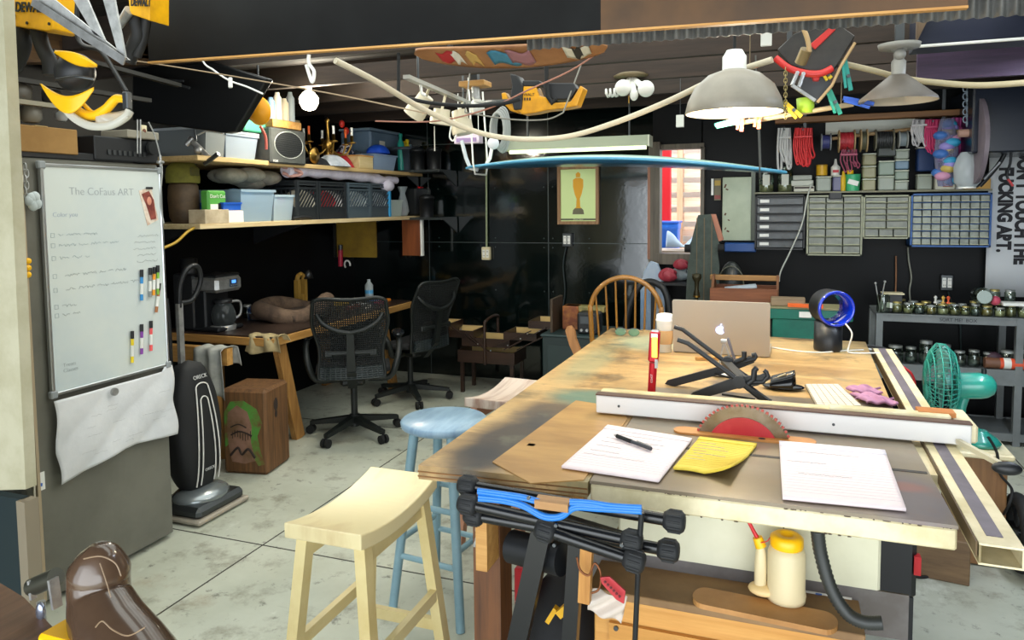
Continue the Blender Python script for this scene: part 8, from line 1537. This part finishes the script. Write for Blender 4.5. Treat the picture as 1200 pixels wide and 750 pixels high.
for x, y in ((cx_-.22, cy_2-.12), (cx_+.22, cy_2-.12), (cx_-.22, cy_2+.12), (cx_+.22, cy_2+.12)): MB().box((x, y, A(577, 420, Y=5.6).z/2), (.028, .028, A(577, 420, Y=5.6).z)).build('leg', br, t)
hx = A(568, 400, Y=5.45).x; hz = A(568, 376, Y=5.45).z
MB().tube(spline([(hx, cy_2-.15, zc_-.02), (hx, cy_2-.15, hz-.05), (hx+.01, cy_2-.13, hz), (hx+.02, cy_2, hz+.02), (hx+.01, cy_2+.13, hz), (hx, cy_2+.15, hz-.05), (hx, cy_2+.15, zc_)], 6), .013, 8).build('carry_handle', br, t)
for s_ in (-1, 1):
    for a, c_ in (((530, 383), (560, 405)), ((545, 390), (572, 412)), ((590, 410), (640, 384)), ((606, 410), (650, 388)), ((578, 406), (622, 388))): MB().bar(A(*a, Y=cy_2-.155 if s_ < 0 else cy_2+.15), A(*c_, Y=cy_2-.155 if s_ < 0 else cy_2+.15), .008, .022, up=(0, 1, 0)).build('link_arm', br, t)
b = MB()
for px, py in ((540, 386), (560, 403), (575, 411), (595, 405), (610, 397), (618, 391), (632, 388), (645, 386)): b.sph(A(px, py, Y=cy_2-.162), .007, 8, 6)
b.build('brass_rivets', steel, t)
# ------------------------------------------------------------------ foreground bottom left
t = T('workbench_edge', 'brown wooden bench corner in the extreme foreground', 'bench', (-1.55, .75, 0)); bwm = wood('fg_bench', '6b4a34', '4a3222', 'y', .5)
P = [A(-40, 660, Z=.74), A(0, 683, Z=.74), A(28, 700, Z=.74), A(62, 735, Z=.74), A(80, 775, Z=.74), A(-120, 800, Z=.74)]; n = len(P); b = MB(); b.add([V((p.x, p.y, .70)) for p in P]+[V((p.x, p.y, .74)) for p in P], [list(range(n)), list(range(n, 2*n))[::-1], *[(i, n+i, n+(i+1) % n, (i+1) % n) for i in range(n)]]); b.build('top', bwm, t)
q = sum(P, V())/n; MB().box((q.x, q.y, .35), (.10, .10, .70)).build('leg', bwm, t)
hd0 = A(140, 700, Y=.98); t = T('brown_power_tool', 'brown glossy hooded machine with a yellow body in the near left corner', 'machine', (A(130, 740, Y=.98).x, .98, 0)); lm = mt('brown_gloss', '5a4636', .22, c2='443327', ns=3, coat=.5)
cl = spline([A(108, 650, Y=1.0), A(112, 668, Y=1.0), A(118, 700, Y=.99), A(135, 735, Y=.97), A(160, 775, Y=.95), A(190, 830, Y=.92)], 8); n = len(cl); rs = [.016+.042*min(1, (i/6))**.5 if i < 7 else .058+.028*max(0, (i-12)/(n-12)) for i in range(n)]
hpts = spline([A(118, 637, Y=1.0), A(118, 640, Y=1.0), A(118, 648, Y=1.0), A(117, 662, Y=1.0), A(116, 680, Y=1.0), A(118, 705, Y=.99), A(128, 735, Y=.97), A(150, 775, Y=.95), A(175, 830, Y=.93)], 6); ht = hpts[0].z
MB().tube(hpts, [.006+.049*min(1, max(0, (ht-q_.z)/.05))**.5+.035*max(0, (ht-q_.z)-.10)/.12 for q_ in hpts], 28).build('hood', lm, t)
b = MB(); b.tube(spline([A(98, 655, Y=.94), A(118, 652, Y=.945), A(135, 660, Y=.95), A(142, 675, Y=.95)], 6), .0012, 6); b.tube(spline([A(117, 660, Y=.94), A(124, 680, Y=.935), A(130, 700, Y=.93)], 6), .001, 6); b.tube(spline([A(112, 735, Y=.90), A(120, 728, Y=.90), A(132, 738, Y=.90), A(150, 745, Y=.89), A(170, 735, Y=.89)], 6), .0012, 6); b.build('mould_seam', mt('seam_tan', '8c745a', .35), t)
q0, q1 = A(60, 733, Y=.93), A(106, 790, Y=.93); MB().box(((q0.x+q1.x)/2, .93, (q0.z+q1.z)/2), (q1.x-q0.x, .06, q0.z-q1.z), bev=.006).build('yellow_body', mt('vivid_yellow', 'f5b800', .4), t)
MB().cyl(A(130, 790, Y=.95), V((A(130, 790, Y=.95).x, .95, 0)), .05, .07).build('pedestal', dsteel, t)
t = T('clamp_vice', 'silver and black clamp beside the brown hooded machine', 'clamp', A(55, 700, Y=1.0)); MB().cyl(A(38, 688, Y=1.0), A(66, 676, Y=1.0), .018, n=16).build('barrel', mt('ribbed_grey', '4a4a40', .4, .6), t); MB().bar(A(36, 680, Y=.99), A(39, 702, Y=.99), .006, .012, up=(0, 1, 0)).build('left_plate', steel, t); MB().bar(A(62, 678, Y=.99), A(67, 712, Y=.99), .006, .02, up=(0, 1, 0)).build('right_plate', steel, t); MB().sph(A(48, 717, Y=.99), (.011, .008, .02), 18, 12).build('wing_nut', mt('blue_steel', '9fa6b8', .25, .8), t); MB().cyl(A(48, 705, Y=1.0), V((A(48, 705, Y=1.0).x, 1.0, .70)), .008).build('screw_shaft', steel, t)
